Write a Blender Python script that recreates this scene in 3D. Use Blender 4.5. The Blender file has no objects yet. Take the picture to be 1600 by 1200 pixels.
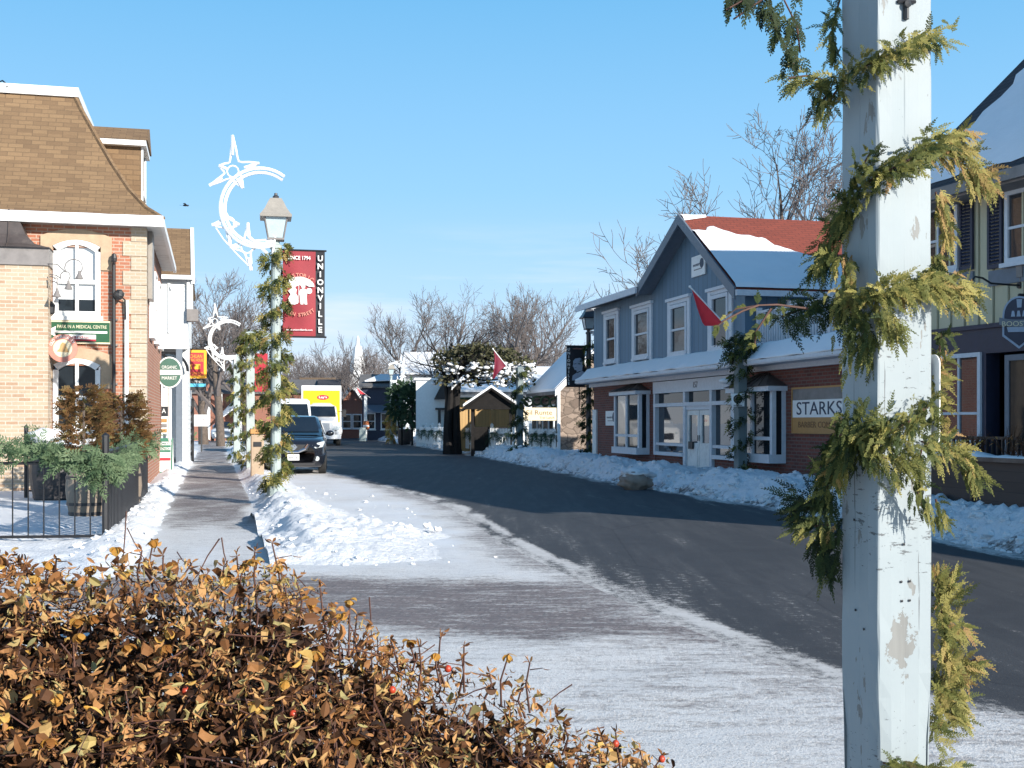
import bpy, bmesh, math, random
from mathutils import Vector, Matrix, noise
random.seed(7)
R = math.radians
V = Vector
sc = bpy.context.scene
col = sc.collection
UP = V((0, 0, 1))
CAMZ, FPX, CX, HY = 1.5, 1850.0, 800.0, 660.0

def at(px, py, Y):
    """the point that a pixel of the photograph shows at depth Y"""
    return V(((px - CX) * Y / FPX, Y, CAMZ - (py - HY) * Y / FPX))

def on_plane(px, py, P0, N):
    d = V(((px - CX) / FPX, 1.0, -(py - HY) / FPX))
    o = V((0, 0, CAMZ))
    t = (P0 - o).dot(N) / d.dot(N)
    return o + d * t

def lerp(a, b, t): return a + (b - a) * t
def interp(x, pts):
    if x <= pts[0][0]:
        a, b = pts[0], pts[1]
    elif x >= pts[-1][0]:
        a, b = pts[-2], pts[-1]
    else:
        for i in range(len(pts) - 1):
            if pts[i][0] <= x <= pts[i + 1][0]:
                a, b = pts[i], pts[i + 1]; break
    return a[1] + (b[1] - a[1]) * (x - a[0]) / (b[0] - a[0])
def sstep(a, b, x):
    t = max(0.0, min(1.0, (x - a) / (b - a)))
    return t * t * (3 - 2 * t)

# ---------------------------------------------------------------- materials
class NT:
    def __init__(s, nt): s.nt = nt
    def n(s, typ, **kw):
        nd = s.nt.nodes.new(typ)
        for k, v in kw.items():
            if k.startswith('i_'):
                key = k[2:]
                key = int(key) if key.isdigit() else key.replace('_', ' ')
                if hasattr(v, 'is_output') or isinstance(v, bpy.types.NodeSocket): s.nt.links.new(v, nd.inputs[key])
                else: nd.inputs[key].default_value = v
            else: setattr(nd, k, v)
        return nd
    def link(s, a, b): s.nt.links.new(a, b)
    def math(s, op, a, b=None, c=None, clamp=False):
        nd = s.nt.nodes.new('ShaderNodeMath'); nd.operation = op; nd.use_clamp = clamp
        for i, v in enumerate((a, b, c)):
            if v is None: continue
            if isinstance(v, bpy.types.NodeSocket): s.nt.links.new(v, nd.inputs[i])
            else: nd.inputs[i].default_value = v
        return nd.outputs[0]
    def mix(s, f, a, b):
        nd = s.nt.nodes.new('ShaderNodeMix'); nd.data_type = 'RGBA'
        for i, v in ((0, f), (6, a), (7, b)):
            if isinstance(v, bpy.types.NodeSocket): s.nt.links.new(v, nd.inputs[i])
            else:
                if i and len(v) == 3: v = (*v, 1)
                nd.inputs[i].default_value = v
        return nd.outputs[2]
    def ramp(s, f, stops):
        nd = s.nt.nodes.new('ShaderNodeValToRGB'); s.nt.links.new(f, nd.inputs[0])
        cr = nd.color_ramp
        while len(cr.elements) < len(stops): cr.elements.new(0.5)
        for e, (p, c) in zip(cr.elements, stops):
            e.position = p; e.color = (*c, 1) if len(c) == 3 else c
        return nd.outputs[0]
    def noise(s, vec, scale, detail=4, rough=0.55):
        nd = s.n('ShaderNodeTexNoise'); nd.inputs['Scale'].default_value = scale
        nd.inputs['Detail'].default_value = detail; nd.inputs['Roughness'].default_value = rough
        if vec is not None: s.nt.links.new(vec, nd.inputs['Vector'])
        return nd.outputs[0]
    def mapping(s, vec, scale=(1, 1, 1), rot=(0, 0, 0), loc=(0, 0, 0)):
        nd = s.n('ShaderNodeMapping'); s.nt.links.new(vec, nd.inputs[0])
        nd.inputs['Scale'].default_value = scale; nd.inputs['Rotation'].default_value = rot; nd.inputs['Location'].default_value = loc
        return nd.outputs[0]
    def bump(s, h, strength, dist=0.02):
        nd = s.n('ShaderNodeBump'); nd.inputs['Strength'].default_value = strength; nd.inputs['Distance'].default_value = dist
        s.nt.links.new(h, nd.inputs['Height']); return nd.outputs[0]

def newmat(name):
    m = bpy.data.materials.new(name); m.use_nodes = True
    nt = m.node_tree; b = nt.nodes['Principled BSDF']
    return m, NT(nt), b
def setc(T, b, c, rough=None, metal=None):
    if isinstance(c, bpy.types.NodeSocket): T.link(c, b.inputs['Base Color'])
    else: b.inputs['Base Color'].default_value = (*c, 1)
    if rough is not None: b.inputs['Roughness'].default_value = rough
    if metal is not None: b.inputs['Metallic'].default_value = metal
def plain(name, c, rough=0.6, var=0.12, scale=9.0, bump=0.0, metal=0.0, dirt=None):
    m, T, b = newmat(name)
    tc = T.n('ShaderNodeTexCoord')
    nz = T.noise(tc.outputs['Object'], scale, 5, 0.6)
    lo = tuple(x * (1 - var) for x in c); hi = tuple(min(1, x * (1 + var)) for x in c)
    cc = T.mix(T.math('MULTIPLY_ADD', nz, 2.2, -0.6, True), lo, hi)
    if dirt:
        n2 = T.noise(tc.outputs['Object'], scale * 0.35, 6, 0.7)
        cc = T.mix(T.math('MULTIPLY_ADD', n2, 5, -2.75, True), cc, dirt)
    setc(T, b, cc, rough, metal)
    if bump:
        T.link(T.bump(T.noise(tc.outputs['Object'], scale * 6, 4, 0.6), bump, 0.02), b.inputs['Normal'])
    return m
def brick(name, c1, c2, mortar, bw=0.235, bh=0.078, ms=0.011, var=0.5, bump=0.35, c3=None):
    m, T, b = newmat(name)
    uv = T.n('ShaderNodeTexCoord').outputs['UV']
    bt = T.n('ShaderNodeTexBrick'); T.link(uv, bt.inputs['Vector'])
    for k, v in (('Scale', 1.0), ('Mortar Size', ms), ('Mortar Smooth', 0.15), ('Bias', 0.0), ('Brick Width', bw), ('Row Height', bh)): bt.inputs[k].default_value = v
    bt.inputs['Color1'].default_value = (*c1, 1); bt.inputs['Color2'].default_value = (*c2, 1); bt.inputs['Mortar'].default_value = (*mortar, 1)
    cc = bt.outputs['Color']
    if c3:   # a few odd bricks of a third colour
        wv = T.n('ShaderNodeTexBrick'); T.link(uv, wv.inputs['Vector'])
        for k, v in (('Scale', 1.0), ('Mortar Size', ms), ('Bias', -0.55), ('Brick Width', bw), ('Row Height', bh)): wv.inputs[k].default_value = v
        wv.inputs['Color1'].default_value = (0, 0, 0, 1); wv.inputs['Color2'].default_value = (1, 1, 1, 1); wv.inputs['Mortar'].default_value = (0, 0, 0, 1)
        cc = T.mix(wv.outputs['Color'], cc, c3)
    n1 = T.noise(uv, 1.1, 5, 0.6); n2 = T.noise(uv, 26, 3, 0.6)
    f = T.math('ADD', T.math('MULTIPLY', n1, var), T.math('MULTIPLY', n2, var))
    hsv = T.n('ShaderNodeHueSaturation'); T.link(cc, hsv.inputs['Color']); T.link(T.math('ADD', f, 1 - var), hsv.inputs['Value'])
    setc(T, b, hsv.outputs[0], 0.85)
    T.link(T.bump(T.math('SUBTRACT', T.math('MULTIPLY', n2, .3), bt.outputs['Fac']), bump, 0.01), b.inputs['Normal'])
    return m
def boards(name, c, pitch=0.2, groove=0.05, horizontal=False, rough=0.6, gdark=0.45, var=.12):
    m, T, b = newmat(name)
    uv = T.n('ShaderNodeTexCoord').outputs['UV']
    sp = T.n('ShaderNodeSeparateXYZ'); T.link(uv, sp.inputs[0])
    x = T.math('MULTIPLY', sp.outputs[1 if horizontal else 0], 1 / pitch)
    fr = T.math('FRACT', x); idx = T.math('FLOOR', x)
    tri = T.math('ABSOLUTE', T.math('SUBTRACT', fr, 0.5))
    g = T.math('GREATER_THAN', tri, 0.5 - groove / 2)
    wn = T.n('ShaderNodeTexWhiteNoise', noise_dimensions='1D'); T.link(idx, wn.inputs['W'])
    st = T.noise(T.mapping(uv, (1, 12, 1) if horizontal else (12, 1, 1)), 2.2, 6, .65)
    val = T.math('ADD', T.math('MULTIPLY', wn.outputs[0], var), T.math('MULTIPLY', st, var * 1.6))
    val = T.math('ADD', val, 1 - var * 1.3)
    hsv = T.n('ShaderNodeHueSaturation'); hsv.inputs['Color'].default_value = (*c, 1)
    T.link(val, hsv.inputs['Value'])
    cc = T.mix(T.math('MULTIPLY', g, 1 - gdark), hsv.outputs[0], (c[0] * .2, c[1] * .2, c[2] * .2))
    setc(T, b, cc, rough)
    T.link(T.bump(T.math('SUBTRACT', T.math('MULTIPLY', st, .25), g), 0.5, 0.012), b.inputs['Normal'])
    return m
def glass_pane(name, c=(0.015, 0.02, 0.025), rough=0.03, spec=1.0, ior=1.9):
    m, T, b = newmat(name)
    tc = T.n('ShaderNodeTexCoord')
    setc(T, b, T.mix(T.noise(tc.outputs['Object'], 1.6, 3), tuple(x * .5 for x in c), tuple(x * 1.5 for x in c)), rough)
    b.inputs['IOR'].default_value = ior
    b.inputs['Coat Weight'].default_value = 0.0
    T.link(T.bump(T.noise(tc.outputs['Object'], 1.3, 2), 0.06, 0.02), b.inputs['Normal'])
    return m

def mat_snow(name='snow', c=(0.83, 0.83, 0.835), sc_=1.0, bump=0.55, dirty=0.0):
    m, T, b = newmat(name)
    tc = T.n('ShaderNodeTexCoord'); o = tc.outputs['Object']
    n = T.noise(o, 5 * sc_, 6, .6)
    cc = T.mix(n, tuple(x * .93 for x in c), tuple(min(.9, x * 1.05) for x in c))
    if dirty:
        d = T.math('MULTIPLY_ADD', T.noise(o, 4.3, 8, .75), 9, -5.35, True)
        d = T.math('MULTIPLY', d, dirty)
        at_ = T.n('ShaderNodeAttribute', attribute_name='dirt')
        d2 = T.math('MULTIPLY_ADD', T.noise(o, 9, 6, .7), 4, T.math('MULTIPLY_ADD', at_.outputs['Fac'], 2.4, -3.45), True)
        cc = T.mix(T.math('MAXIMUM', d, d2), cc, (0.16, 0.13, 0.115))
    setc(T, b, cc, 0.75)
    b.inputs['Specular IOR Level'].default_value = 0.25
    h = T.math('ADD', T.noise(o, 16 * sc_, 5, .65), T.math('MULTIPLY', T.noise(o, 60 * sc_, 3, .6), .35))
    T.link(T.bump(h, bump, 0.05), b.inputs['Normal'])
    return m

MT = {}
MT['white'] = plain('white_paint', (.80, .80, .78), .5, .05)
MT['white_old'] = plain('weathered_white_paint', (.72, .72, .69), .6, .1, 5, dirt=(.45, .43, .4))
MT['grey_trim'] = plain('pale_grey_trim', (.60, .63, .67), .55, .08)
MT['black'] = plain('black_metal', (.018, .018, .02), .42, .2)
MT['blackcloth'] = plain('black_banner_cloth', (.016, .017, .022), .75, .2)
MT['redcloth'] = plain('dark_red_banner_cloth', (.27, .025, .035), .7, .12, 3)
MT['flagred'] = plain('red_flag_cloth', (.78, .03, .045), .65, .15, 4)
MT['flagmaroon'] = plain('maroon_flag_cloth', (.17, .008, .03), .65, .15, 4)
MT['lead'] = plain('weathered_lead', (.21, .19, .18), .55, .2, 4, dirt=(.12, .11, .1))
MT['darkmetal'] = plain('dark_standing_seam_metal', (.075, .06, .055), .42, .3, 3, dirt=(.17, .14, .12))
MT['tanstone'] = plain('tan_cut_brick', (.45, .33, .22), .85, .14, 6, bump=.25)
MT['brick_orange'] = brick('orange_brick', (.42, .16, .085), (.32, .115, .068), (.42, .32, .25), c3=(.46, .25, .16))
MT['brick_tan'] = brick('tan_brick', (.44, .355, .255), (.40, .29, .195), (.50, .43, .35), c3=(.33, .165, .095), bw=.26, bh=.085, var=.4)
MT['brick_quoin'] = brick('pale_tan_brick', (.44, .36, .26), (.40, .31, .215), (.48, .42, .34), var=.3)
MT['brick_red'] = brick('dark_red_brick', (.19, .055, .038), (.13, .038, .028), (.15, .105, .09), c3=(.09, .035, .03), var=.45)
MT['brick_far'] = brick('far_red_brick', (.30, .10, .06), (.25, .085, .055), (.30, .2, .15), var=.4)
MT['fieldstone'] = brick('rubble_stone', (.25, .19, .145), (.17, .125, .095), (.12, .095, .075), bw=.33, bh=.135, ms=.03, var=.7, bump=.8, c3=(.16, .11, .085))
MT['shingle_brown'] = brick('brown_shingles', (.225, .142, .074), (.19, .118, .062), (.135, .085, .046), bw=.33, bh=.125, ms=.01, var=.45, c3=(.12, .072, .038))
MT['shingle_red'] = brick('red_shingles', (.235, .052, .03), (.195, .044, .026), (.11, .028, .02), bw=.3, bh=.13, ms=.01, var=.35)
MT['shingle_dark'] = brick('dark_grey_shingles', (.055, .05, .055), (.042, .04, .045), (.02, .02, .022), bw=.3, bh=.14, ms=.012, var=.4)
MT['shingle_grey'] = brick('grey_shingles', (.17, .16, .155), (.13, .125, .12), (.07, .065, .065), bw=.3, bh=.15, ms=.012, var=.4)
MT['blue_board'] = boards('slate_blue_board_siding', (.098, .175, .25), .30, .07)
MT['tan_board'] = boards('khaki_board_and_batten_siding', (.50, .465, .32), .33, .09, gdark=.25)
MT['navy'] = plain('dark_navy_paint', (.021, .027, .055), .5, .15)
MT['slate_trim'] = plain('slate_grey_trim', (.14, .165, .20), .55, .1)
MT['fence_wood'] = boards('honey_cedar_boards', (.50, .315, .13), .16, .07, var=.2)
MT['patio_wood'] = boards('dark_brown_planks', (.055, .036, .03), .14, .06, True, var=.2)
MT['white_board'] = boards('white_clapboard', (.80, .80, .78), .16, .05, True, gdark=.7, var=.04)
MT['glass'] = glass_pane('dark_window_glass', ior=1.36)
MT['glass_blue'] = glass_pane('sky_reflecting_glass', (.03, .036, .045), .02, 1, 1.85)
MT['blind'] = plain('white_window_blind', (.66, .69, .70), .3, .06, 2)
MT['blind'].node_tree.nodes['Principled BSDF'].inputs['Coat Weight'].default_value = .6
MT['lamp_glass'] = plain('frosted_lamp_glass', (.42, .52, .55), .12, .1)
MT['lamp_roof'] = plain('taupe_lamp_metal', (.30, .275, .24), .42, .1)
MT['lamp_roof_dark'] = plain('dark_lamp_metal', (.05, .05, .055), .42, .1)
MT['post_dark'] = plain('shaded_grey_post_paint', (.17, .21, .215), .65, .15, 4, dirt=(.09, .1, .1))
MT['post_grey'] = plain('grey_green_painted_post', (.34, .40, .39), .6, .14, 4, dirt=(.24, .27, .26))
MT['snow'] = mat_snow()
MT['snow_roof'] = mat_snow('roof_snow', sc_=.5, bump=.2)
MT['snow_bank'] = mat_snow('ploughed_snow', bump=.8, dirty=.18)
MT['snow_bank_dirty'] = mat_snow('road_splashed_snow', c=(.81, .815, .83), bump=.9, dirty=.6)
MT['green_sign'] = plain('green_sign_paint', (.012, .085, .032), .45, .1)
MT['teal'] = plain('teal_green_paint', (.03, .16, .10), .5, .1)
MT['sage'] = plain('sage_green_sign_paint', (.055, .135, .10), .5, .1)
MT['cream'] = plain('cream_sign_paint', (.74, .63, .42), .55, .08)
MT['pinkish'] = plain('salmon_ring_paint', (.58, .22, .16), .55, .1)
MT['ochre'] = plain('ochre_emblem_paint', (.50, .30, .12), .55, .1)
MT['gold'] = plain('mustard_sign_paint', (.44, .225, .07), .55, .1)
MT['gold_letters'] = plain('dark_mustard_letters', (.17, .075, .025), .55, .1)
MT['navy_letters'] = plain('navy_letters', (.02, .035, .07), .55, .1)
MT['letters_white'] = plain('white_letters', (.78, .77, .74), .55, .04)
MT['letters_black'] = plain('black_letters', (.02, .02, .022), .55, .1)
MT['letters_cream'] = plain('cream_letters', (.62, .58, .40), .55, .05)
MT['red_paint'] = plain('red_sign_paint', (.42, .02, .035), .5, .1)
MT['yellow_paint'] = plain('amber_yellow_paint', (.78, .36, .02), .5, .06)
MT['truck_yellow'] = plain('bright_yellow_truck_paint', (.82, .50, .01), .35, .05, 2)
MT['cyan'] = plain('cyan_paint', (.08, .4, .58), .5, .08)
MT['portrait'] = plain('pale_blue_grey_print', (.33, .40, .50), .7, .1)
MT['rope'] = plain('white_rope_light_tube', (.86, .86, .86), .45, .03)
MT['barrel_wood'] = boards('weathered_barrel_staves', (.255, .20, .15), .09, .07, var=.25)
MT['barrel_dark'] = plain('dark_barrel_band', (.045, .04, .04), .5, .2)
MT['bark'] = plain('grey_brown_bark', (.115, .088, .07), .9, .35, 7, bump=.6)
MT['twig'] = plain('brown_grey_twigs', (.125, .105, .098), .9, .25, 3)
MT['bark_dark'] = plain('dark_gnarled_bark', (.011, .009, .008), .95, .4, 7, bump=.6)
MT['cardboard'] = plain('beige_bin_panel', (.38, .28, .19), .7, .1)
MT['car_black'] = plain('dark_graphite_car_paint', (.012, .014, .02), .22, .1)
MT['car_black'].node_tree.nodes['Principled BSDF'].inputs['Coat Weight'].default_value = .8
MT['car_white'] = plain('white_car_paint', (.76, .77, .78), .3, .04)
MT['car_glass'] = glass_pane('car_glass', (.012, .016, .02), .03, 1, 1.9)
MT['plastic'] = plain('black_plastic', (.018, .018, .02), .55, .15)
MT['chrome'] = plain('chrome', (.72, .73, .75), .15, .04, metal=1.0)
MT['headlight'] = plain('clear_headlight', (.50, .54, .55), .08, .12, 14)
MT['tyre'] = plain('tyre_rubber', (.02, .02, .02), .85, .15)
MT['rim'] = plain('grey_alloy', (.3, .3, .32), .35, .1, metal=.8)
MT['rock'] = plain('buff_boulder', (.30, .235, .19), .9, .25, 5, bump=.5)
MT['hedgegreen'] = plain('conifer_green', (.045, .075, .035), .8, .3, 8)
MT['awning'] = plain('white_awning_cloth', (.7, .7, .7), .8, .05)
MT['church'] = plain('pale_steeple_paint', (.72, .71, .69), .6, .08)
MT['interior'] = plain('shop_interior', (.07, .06, .05), .9, .4, 2)
MT['skin_orange'] = plain('orange_barrel_plastic', (.6, .16, .04), .5, .1)

def mat_rubble(name):
    m, T, b = newmat(name); uv = T.n('ShaderNodeTexCoord').outputs['UV']
    wv = T.n('ShaderNodeVectorMath', operation='ADD'); ns = T.n('ShaderNodeTexNoise'); T.link(uv, ns.inputs['Vector']); ns.inputs['Scale'].default_value = 2.5
    s_ = T.n('ShaderNodeVectorMath', operation='SCALE'); T.link(ns.outputs['Color'], s_.inputs[0]); s_.inputs['Scale'].default_value = .35
    T.link(T.mapping(uv, (.75, 1.25, 1)), wv.inputs[0]); T.link(s_.outputs[0], wv.inputs[1])
    v1 = T.n('ShaderNodeTexVoronoi'); T.link(wv.outputs[0], v1.inputs['Vector']); v1.inputs['Scale'].default_value = 3.0
    v2 = T.n('ShaderNodeTexVoronoi', feature='DISTANCE_TO_EDGE'); T.link(wv.outputs[0], v2.inputs['Vector']); v2.inputs['Scale'].default_value = 3.0
    sp = T.n('ShaderNodeSeparateXYZ'); T.link(v1.outputs['Color'], sp.inputs[0])
    cc = T.ramp(sp.outputs[0], [(0, (.12, .085, .065)), (.45, (.26, .195, .15)), (.8, (.33, .25, .195)), (1, (.21, .17, .15))])
    cc = T.mix(T.math('MULTIPLY', T.noise(uv, 14, 5, .7), .6), cc, (.15, .115, .09))
    e = T.math('LESS_THAN', v2.outputs['Distance'], .045)
    setc(T, b, T.mix(T.math('MULTIPLY', e, .75), cc, (.085, .065, .05)), .9)
    T.link(T.bump(T.math('MULTIPLY', T.math('MINIMUM', v2.outputs['Distance'], .15), 6), .6, .03), b.inputs['Normal'])
    return m
MT['fieldstone'] = mat_rubble('rubble_stone_wall')
def mat_foliage(name, stops, rough=.7, transl=.25):
    m, T, b = newmat(name)
    a = T.n('ShaderNodeAttribute', attribute_name='tint')
    cc = T.ramp(a.outputs['Fac'], stops)
    setc(T, b, cc, rough); b.inputs['Specular IOR Level'].default_value = .3
    if transl:
        tr = T.n('ShaderNodeBsdfTranslucent'); T.link(cc, tr.inputs['Color'])
        mx = T.n('ShaderNodeMixShader'); mx.inputs[0].default_value = transl
        T.link(b.outputs[0], mx.inputs[1]); T.link(tr.outputs[0], mx.inputs[2])
        out = m.node_tree.nodes['Material Output']; T.link(mx.outputs[0], out.inputs[0])
    return m
MT['cedar'] = mat_foliage('cedar_sprays', [(0, (.012, .022, .008)), (.3, (.04, .062, .016)), (.58, (.14, .145, .035)), (.8, (.36, .31, .09)), (1, (.33, .20, .075))])
MT['fir'] = mat_foliage('fir_garland_needles', [(0, (.02, .045, .022)), (.5, (.075, .125, .06)), (1, (.2, .26, .14))])
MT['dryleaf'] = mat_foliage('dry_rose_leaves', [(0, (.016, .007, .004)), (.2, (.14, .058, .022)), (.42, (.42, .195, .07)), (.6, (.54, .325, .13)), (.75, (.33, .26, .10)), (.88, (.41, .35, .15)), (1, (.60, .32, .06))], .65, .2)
MT['petal'] = mat_foliage('withered_petals', [(0, (.26, .10, .02)), (.5, (.5, .25, .045)), (1, (.62, .38, .10))], .7, .3)
MT['cane'] = plain('rose_canes', (.085, .035, .022), .7, .4, 20)
MT['hip'] = plain('red_rose_hip', (.42, .05, .02), .35, .2)
MT['brownshrub'] = mat_foliage('browned_cedar_shrub', [(0, (.05, .028, .012)), (.5, (.17, .085, .03)), (1, (.17, .15, .05))])
MT['vine'] = mat_foliage('snowy_arbour_leaves', [(0, (.028, .028, .018)), (.5, (.085, .085, .04)), (1, (.17, .15, .09))], .8, .1)

# painted post with flaking paint down to grey wood
def mat_post():
    m, T, b = newmat('flaking_white_post_paint')
    tc = T.n('ShaderNodeTexCoord'); uv = tc.outputs['UV']; o = tc.outputs['Object']
    big = T.noise(T.mapping(o, (9, 9, 3.2)), 1.0, 6, .62)
    zz = T.n('ShaderNodeSeparateXYZ'); T.link(o, zz.inputs[0]); Zc = zz.outputs[2]
    zin = T.math('MULTIPLY', T.math('MULTIPLY_ADD', Zc, 5, -4.6, True), T.math('MULTIPLY_ADD', Zc, -5, 9.9, True))
    zin = T.math('MAXIMUM', zin, T.math('MULTIPLY_ADD', Zc, -6, 4.1, True))
    big = T.noise(T.mapping(o, (16, 16, 5.5)), 1.0, 6, .6)
    chip = T.math('GREATER_THAN', big, .655)
    crk = T.noise(T.mapping(o, (13, 13, 60)), 1.0, 5, .7)            # short cross-grain checks
    zone = T.noise(T.mapping(o, (2, 2, 1.4), loc=(3, 1, 5)), 1.0, 2)
    crack = T.math('GREATER_THAN', T.math('ADD', crk, T.math('ADD', T.math('MULTIPLY', zone, .26), T.math('MULTIPLY', zin, .12))), .885)
    vert = T.noise(T.mapping(o, (55, 55, 1.1)), 1.0, 4, .6)          # long grain splits
    split = T.math('GREATER_THAN', vert, .70)
    pc = T.n('ShaderNodeVectorMath', operation='SUBTRACT'); T.link(o, pc.inputs[0]); pc.inputs[1].default_value = (.0165, -.1015, .815)
    ln = T.n('ShaderNodeVectorMath', operation='LENGTH'); T.link(T.mapping(pc.outputs[0], (1, 1, .46)), ln.inputs[0])
    patch = T.math('LESS_THAN', T.math('ADD', ln.outputs['Value'], T.math('MULTIPLY', T.math('SUBTRACT', T.noise(T.mapping(o, (1, 1, .8)), 30, 5, .68), .5), .15)), .040)
    chip = T.math('MAXIMUM', chip, patch)
    fk = T.noise(T.mapping(o, (30, 30, 95), rot=(.25, .2, 0)), 1.0, 4, .7)
    fleck = T.math('GREATER_THAN', T.math('ADD', fk, T.math('MULTIPLY', zin, .085)), .735)
    dark = T.math('MAXIMUM', T.math('MAXIMUM', crack, split), fleck)
    f = T.math('MAXIMUM', chip, dark)
    paint = T.mix(T.noise(o, 4, 5), (.235, .275, .29), (.305, .342, .352))
    wood = T.mix(T.noise(T.mapping(o, (60, 60, 5)), 1, 4), (.14, .142, .135), (.235, .235, .22))
    setc(T, b, T.mix(T.math('MULTIPLY', dark, .8), T.mix(chip, paint, wood), (.05, .052, .055)), .6)
    h = T.math('ADD', T.math('MULTIPLY', f, -1.0), T.math('MULTIPLY', vert, .4))
    T.link(T.bump(h, .5, .004), b.inputs['Normal'])
    return m
MT['post_paint'] = mat_post()

def mat_pavement():
    m, T, b = newmat('snowy_paving')
    tc = T.n('ShaderNodeTexCoord'); o = tc.outputs['Object']
    a = T.n('ShaderNodeAttribute', attribute_name='snow').outputs['Fac']
    st = T.noise(T.mapping(o, (1.6, 6.0, 1), rot=(0, 0, R(-10))), 1.3, 8, .68)
    fine = T.noise(o, 26, 5, .7)
    grit = T.noise(o, 70, 4, .75)
    k = T.math('ADD', T.math('MULTIPLY', st, .46), T.math('ADD', T.math('MULTIPLY', fine, .32), T.math('MULTIPLY', grit, .22)))
    k = T.math('ADD', T.math('MULTIPLY', T.math('SUBTRACT', k, .5), 2.5), a)
    cov = T.math('MULTIPLY_ADD', T.math('SUBTRACT', k, .5), 2.6, .5, True)
    bt = T.n('ShaderNodeTexBrick'); T.link(T.mapping(o, rot=(0, 0, R(14))), bt.inputs['Vector'])
    for kk, v in (('Scale', 1.0), ('Mortar Size', .008), ('Brick Width', .22), ('Row Height', .11)): bt.inputs[kk].default_value = v
    bt.inputs['Color1'].default_value = (.19, .145, .135, 1); bt.inputs['Color2'].default_value = (.145, .115, .11, 1); bt.inputs['Mortar'].default_value = (.1, .09, .085, 1)
    pav = T.mix(T.math('MULTIPLY', fine, .7), bt.outputs['Color'], (.30, .27, .265))
    packed = T.mix(T.noise(o, 2.4, 6, .65), (.68, .66, .635), (.84, .825, .80))
    packed = T.mix(T.math('MULTIPLY_ADD', grit, 7, -3.75, True), packed, (.30, .27, .255))
    packed = T.mix(T.math('MULTIPLY_ADD', T.noise(T.mapping(o, (2.2, 5.5, 1), rot=(0, 0, R(-14))), 2.6, 9, .78), 5, -2.6, True), packed, (.44, .405, .39))
    packed = T.mix(T.math('MULTIPLY_ADD', T.noise(T.mapping(o, (3, 8, 1)), 3.3, 6, .75), 4, -2.35, True), packed, (.42, .39, .38))
    clean = (.80, .815, .835)
    sn = T.mix(T.math('MULTIPLY_ADD', a, 4.0, -3.2, True), packed, clean)
    setc(T, b, T.mix(cov, pav, sn), .7)
    b.inputs['Specular IOR Level'].default_value = .3
    h = T.math('ADD', T.math('MULTIPLY', cov, .6), T.math('ADD', T.math('MULTIPLY', grit, .9), T.math('MULTIPLY', fine, .9)))
    T.link(T.bump(h, .55, .018), b.inputs['Normal'])
    return m
MT['pavement'] = mat_pavement()
def mat_road():
    m, T, b = newmat('winter_asphalt')
    tc = T.n('ShaderNodeTexCoord'); o = tc.outputs['Object']
    a = T.n('ShaderNodeAttribute', attribute_name='snow').outputs['Fac']
    al = T.mapping(o, (2.6, .22, 1), rot=(0, 0, R(-10)))             # streaks along the street
    st = T.noise(al, 1.4, 7, .62); fine = T.noise(o, 45, 4, .7); mid = T.noise(o, 2.2, 6, .65)
    base = T.mix(mid, (.042, .043, .047), (.076, .077, .081))
    base = T.mix(T.math('MULTIPLY_ADD', st, 3.2, -1.45, True), base, (.088, .088, .09))   # dried road salt
    base = T.mix(T.math('MULTIPLY_ADD', fine, 5, -3.0, True), base, (.13, .128, .125))
    cr = T.n('ShaderNodeTexVoronoi', feature='DISTANCE_TO_EDGE'); T.link(T.mapping(o, (1, .45, 1), rot=(0, 0, R(-10))), cr.inputs['Vector']); cr.inputs['Scale'].default_value = .33
    crk = T.math('LESS_THAN', T.math('ADD', cr.outputs['Distance'], T.math('MULTIPLY', mid, .012)), .0095)
    base = T.mix(T.math('MULTIPLY', crk, .25), base, (.02, .02, .022))
    k = T.math('ADD', T.math('MULTIPLY', T.noise(o, 11, 7, .75), .42), T.math('ADD', T.math('MULTIPLY', st, .3), T.math('MULTIPLY', T.noise(o, 85, 4, .75), .28)))
    k = T.math('ADD', T.math('MULTIPLY', T.math('SUBTRACT', k, .5), 3.3), a)
    cov = T.math('MULTIPLY_ADD', T.math('SUBTRACT', k, .5), 3.0, .5, True)
    setc(T, b, T.mix(cov, base, T.mix(T.noise(o, 3, 6, .7), (.42, .39, .365), (.76, .74, .71))), .72)
    b.inputs['Specular IOR Level'].default_value = .18
    T.link(T.bump(T.math('ADD', fine, cov), .35, .012), b.inputs['Normal'])
    return m
MT['road'] = mat_road()

# ---------------------------------------------------------------- mesh building
class F:
    """a vertical plane: o origin, u along it, n out of it"""
    def __init__(s, o, u, n=None):
        s.o = V(o); s.u = V(u).normalized()
        s.n = V(n).normalized() if n is not None else V((s.u.y, -s.u.x, 0))
    def p(s, u, z, w=0.0): return V((s.o.x, s.o.y, 0)) + s.u * u + s.n * w + UP * z
    def U(s, px):
        k = (px - CX) / FPX
        return (k * s.o.y - s.o.x) / (s.u.x - k * s.u.y)
    def Z(s, px, py, w=0):
        q = s.p(s.U(px), 0, w); return CAMZ - (py - HY) * q.y / FPX

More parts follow.
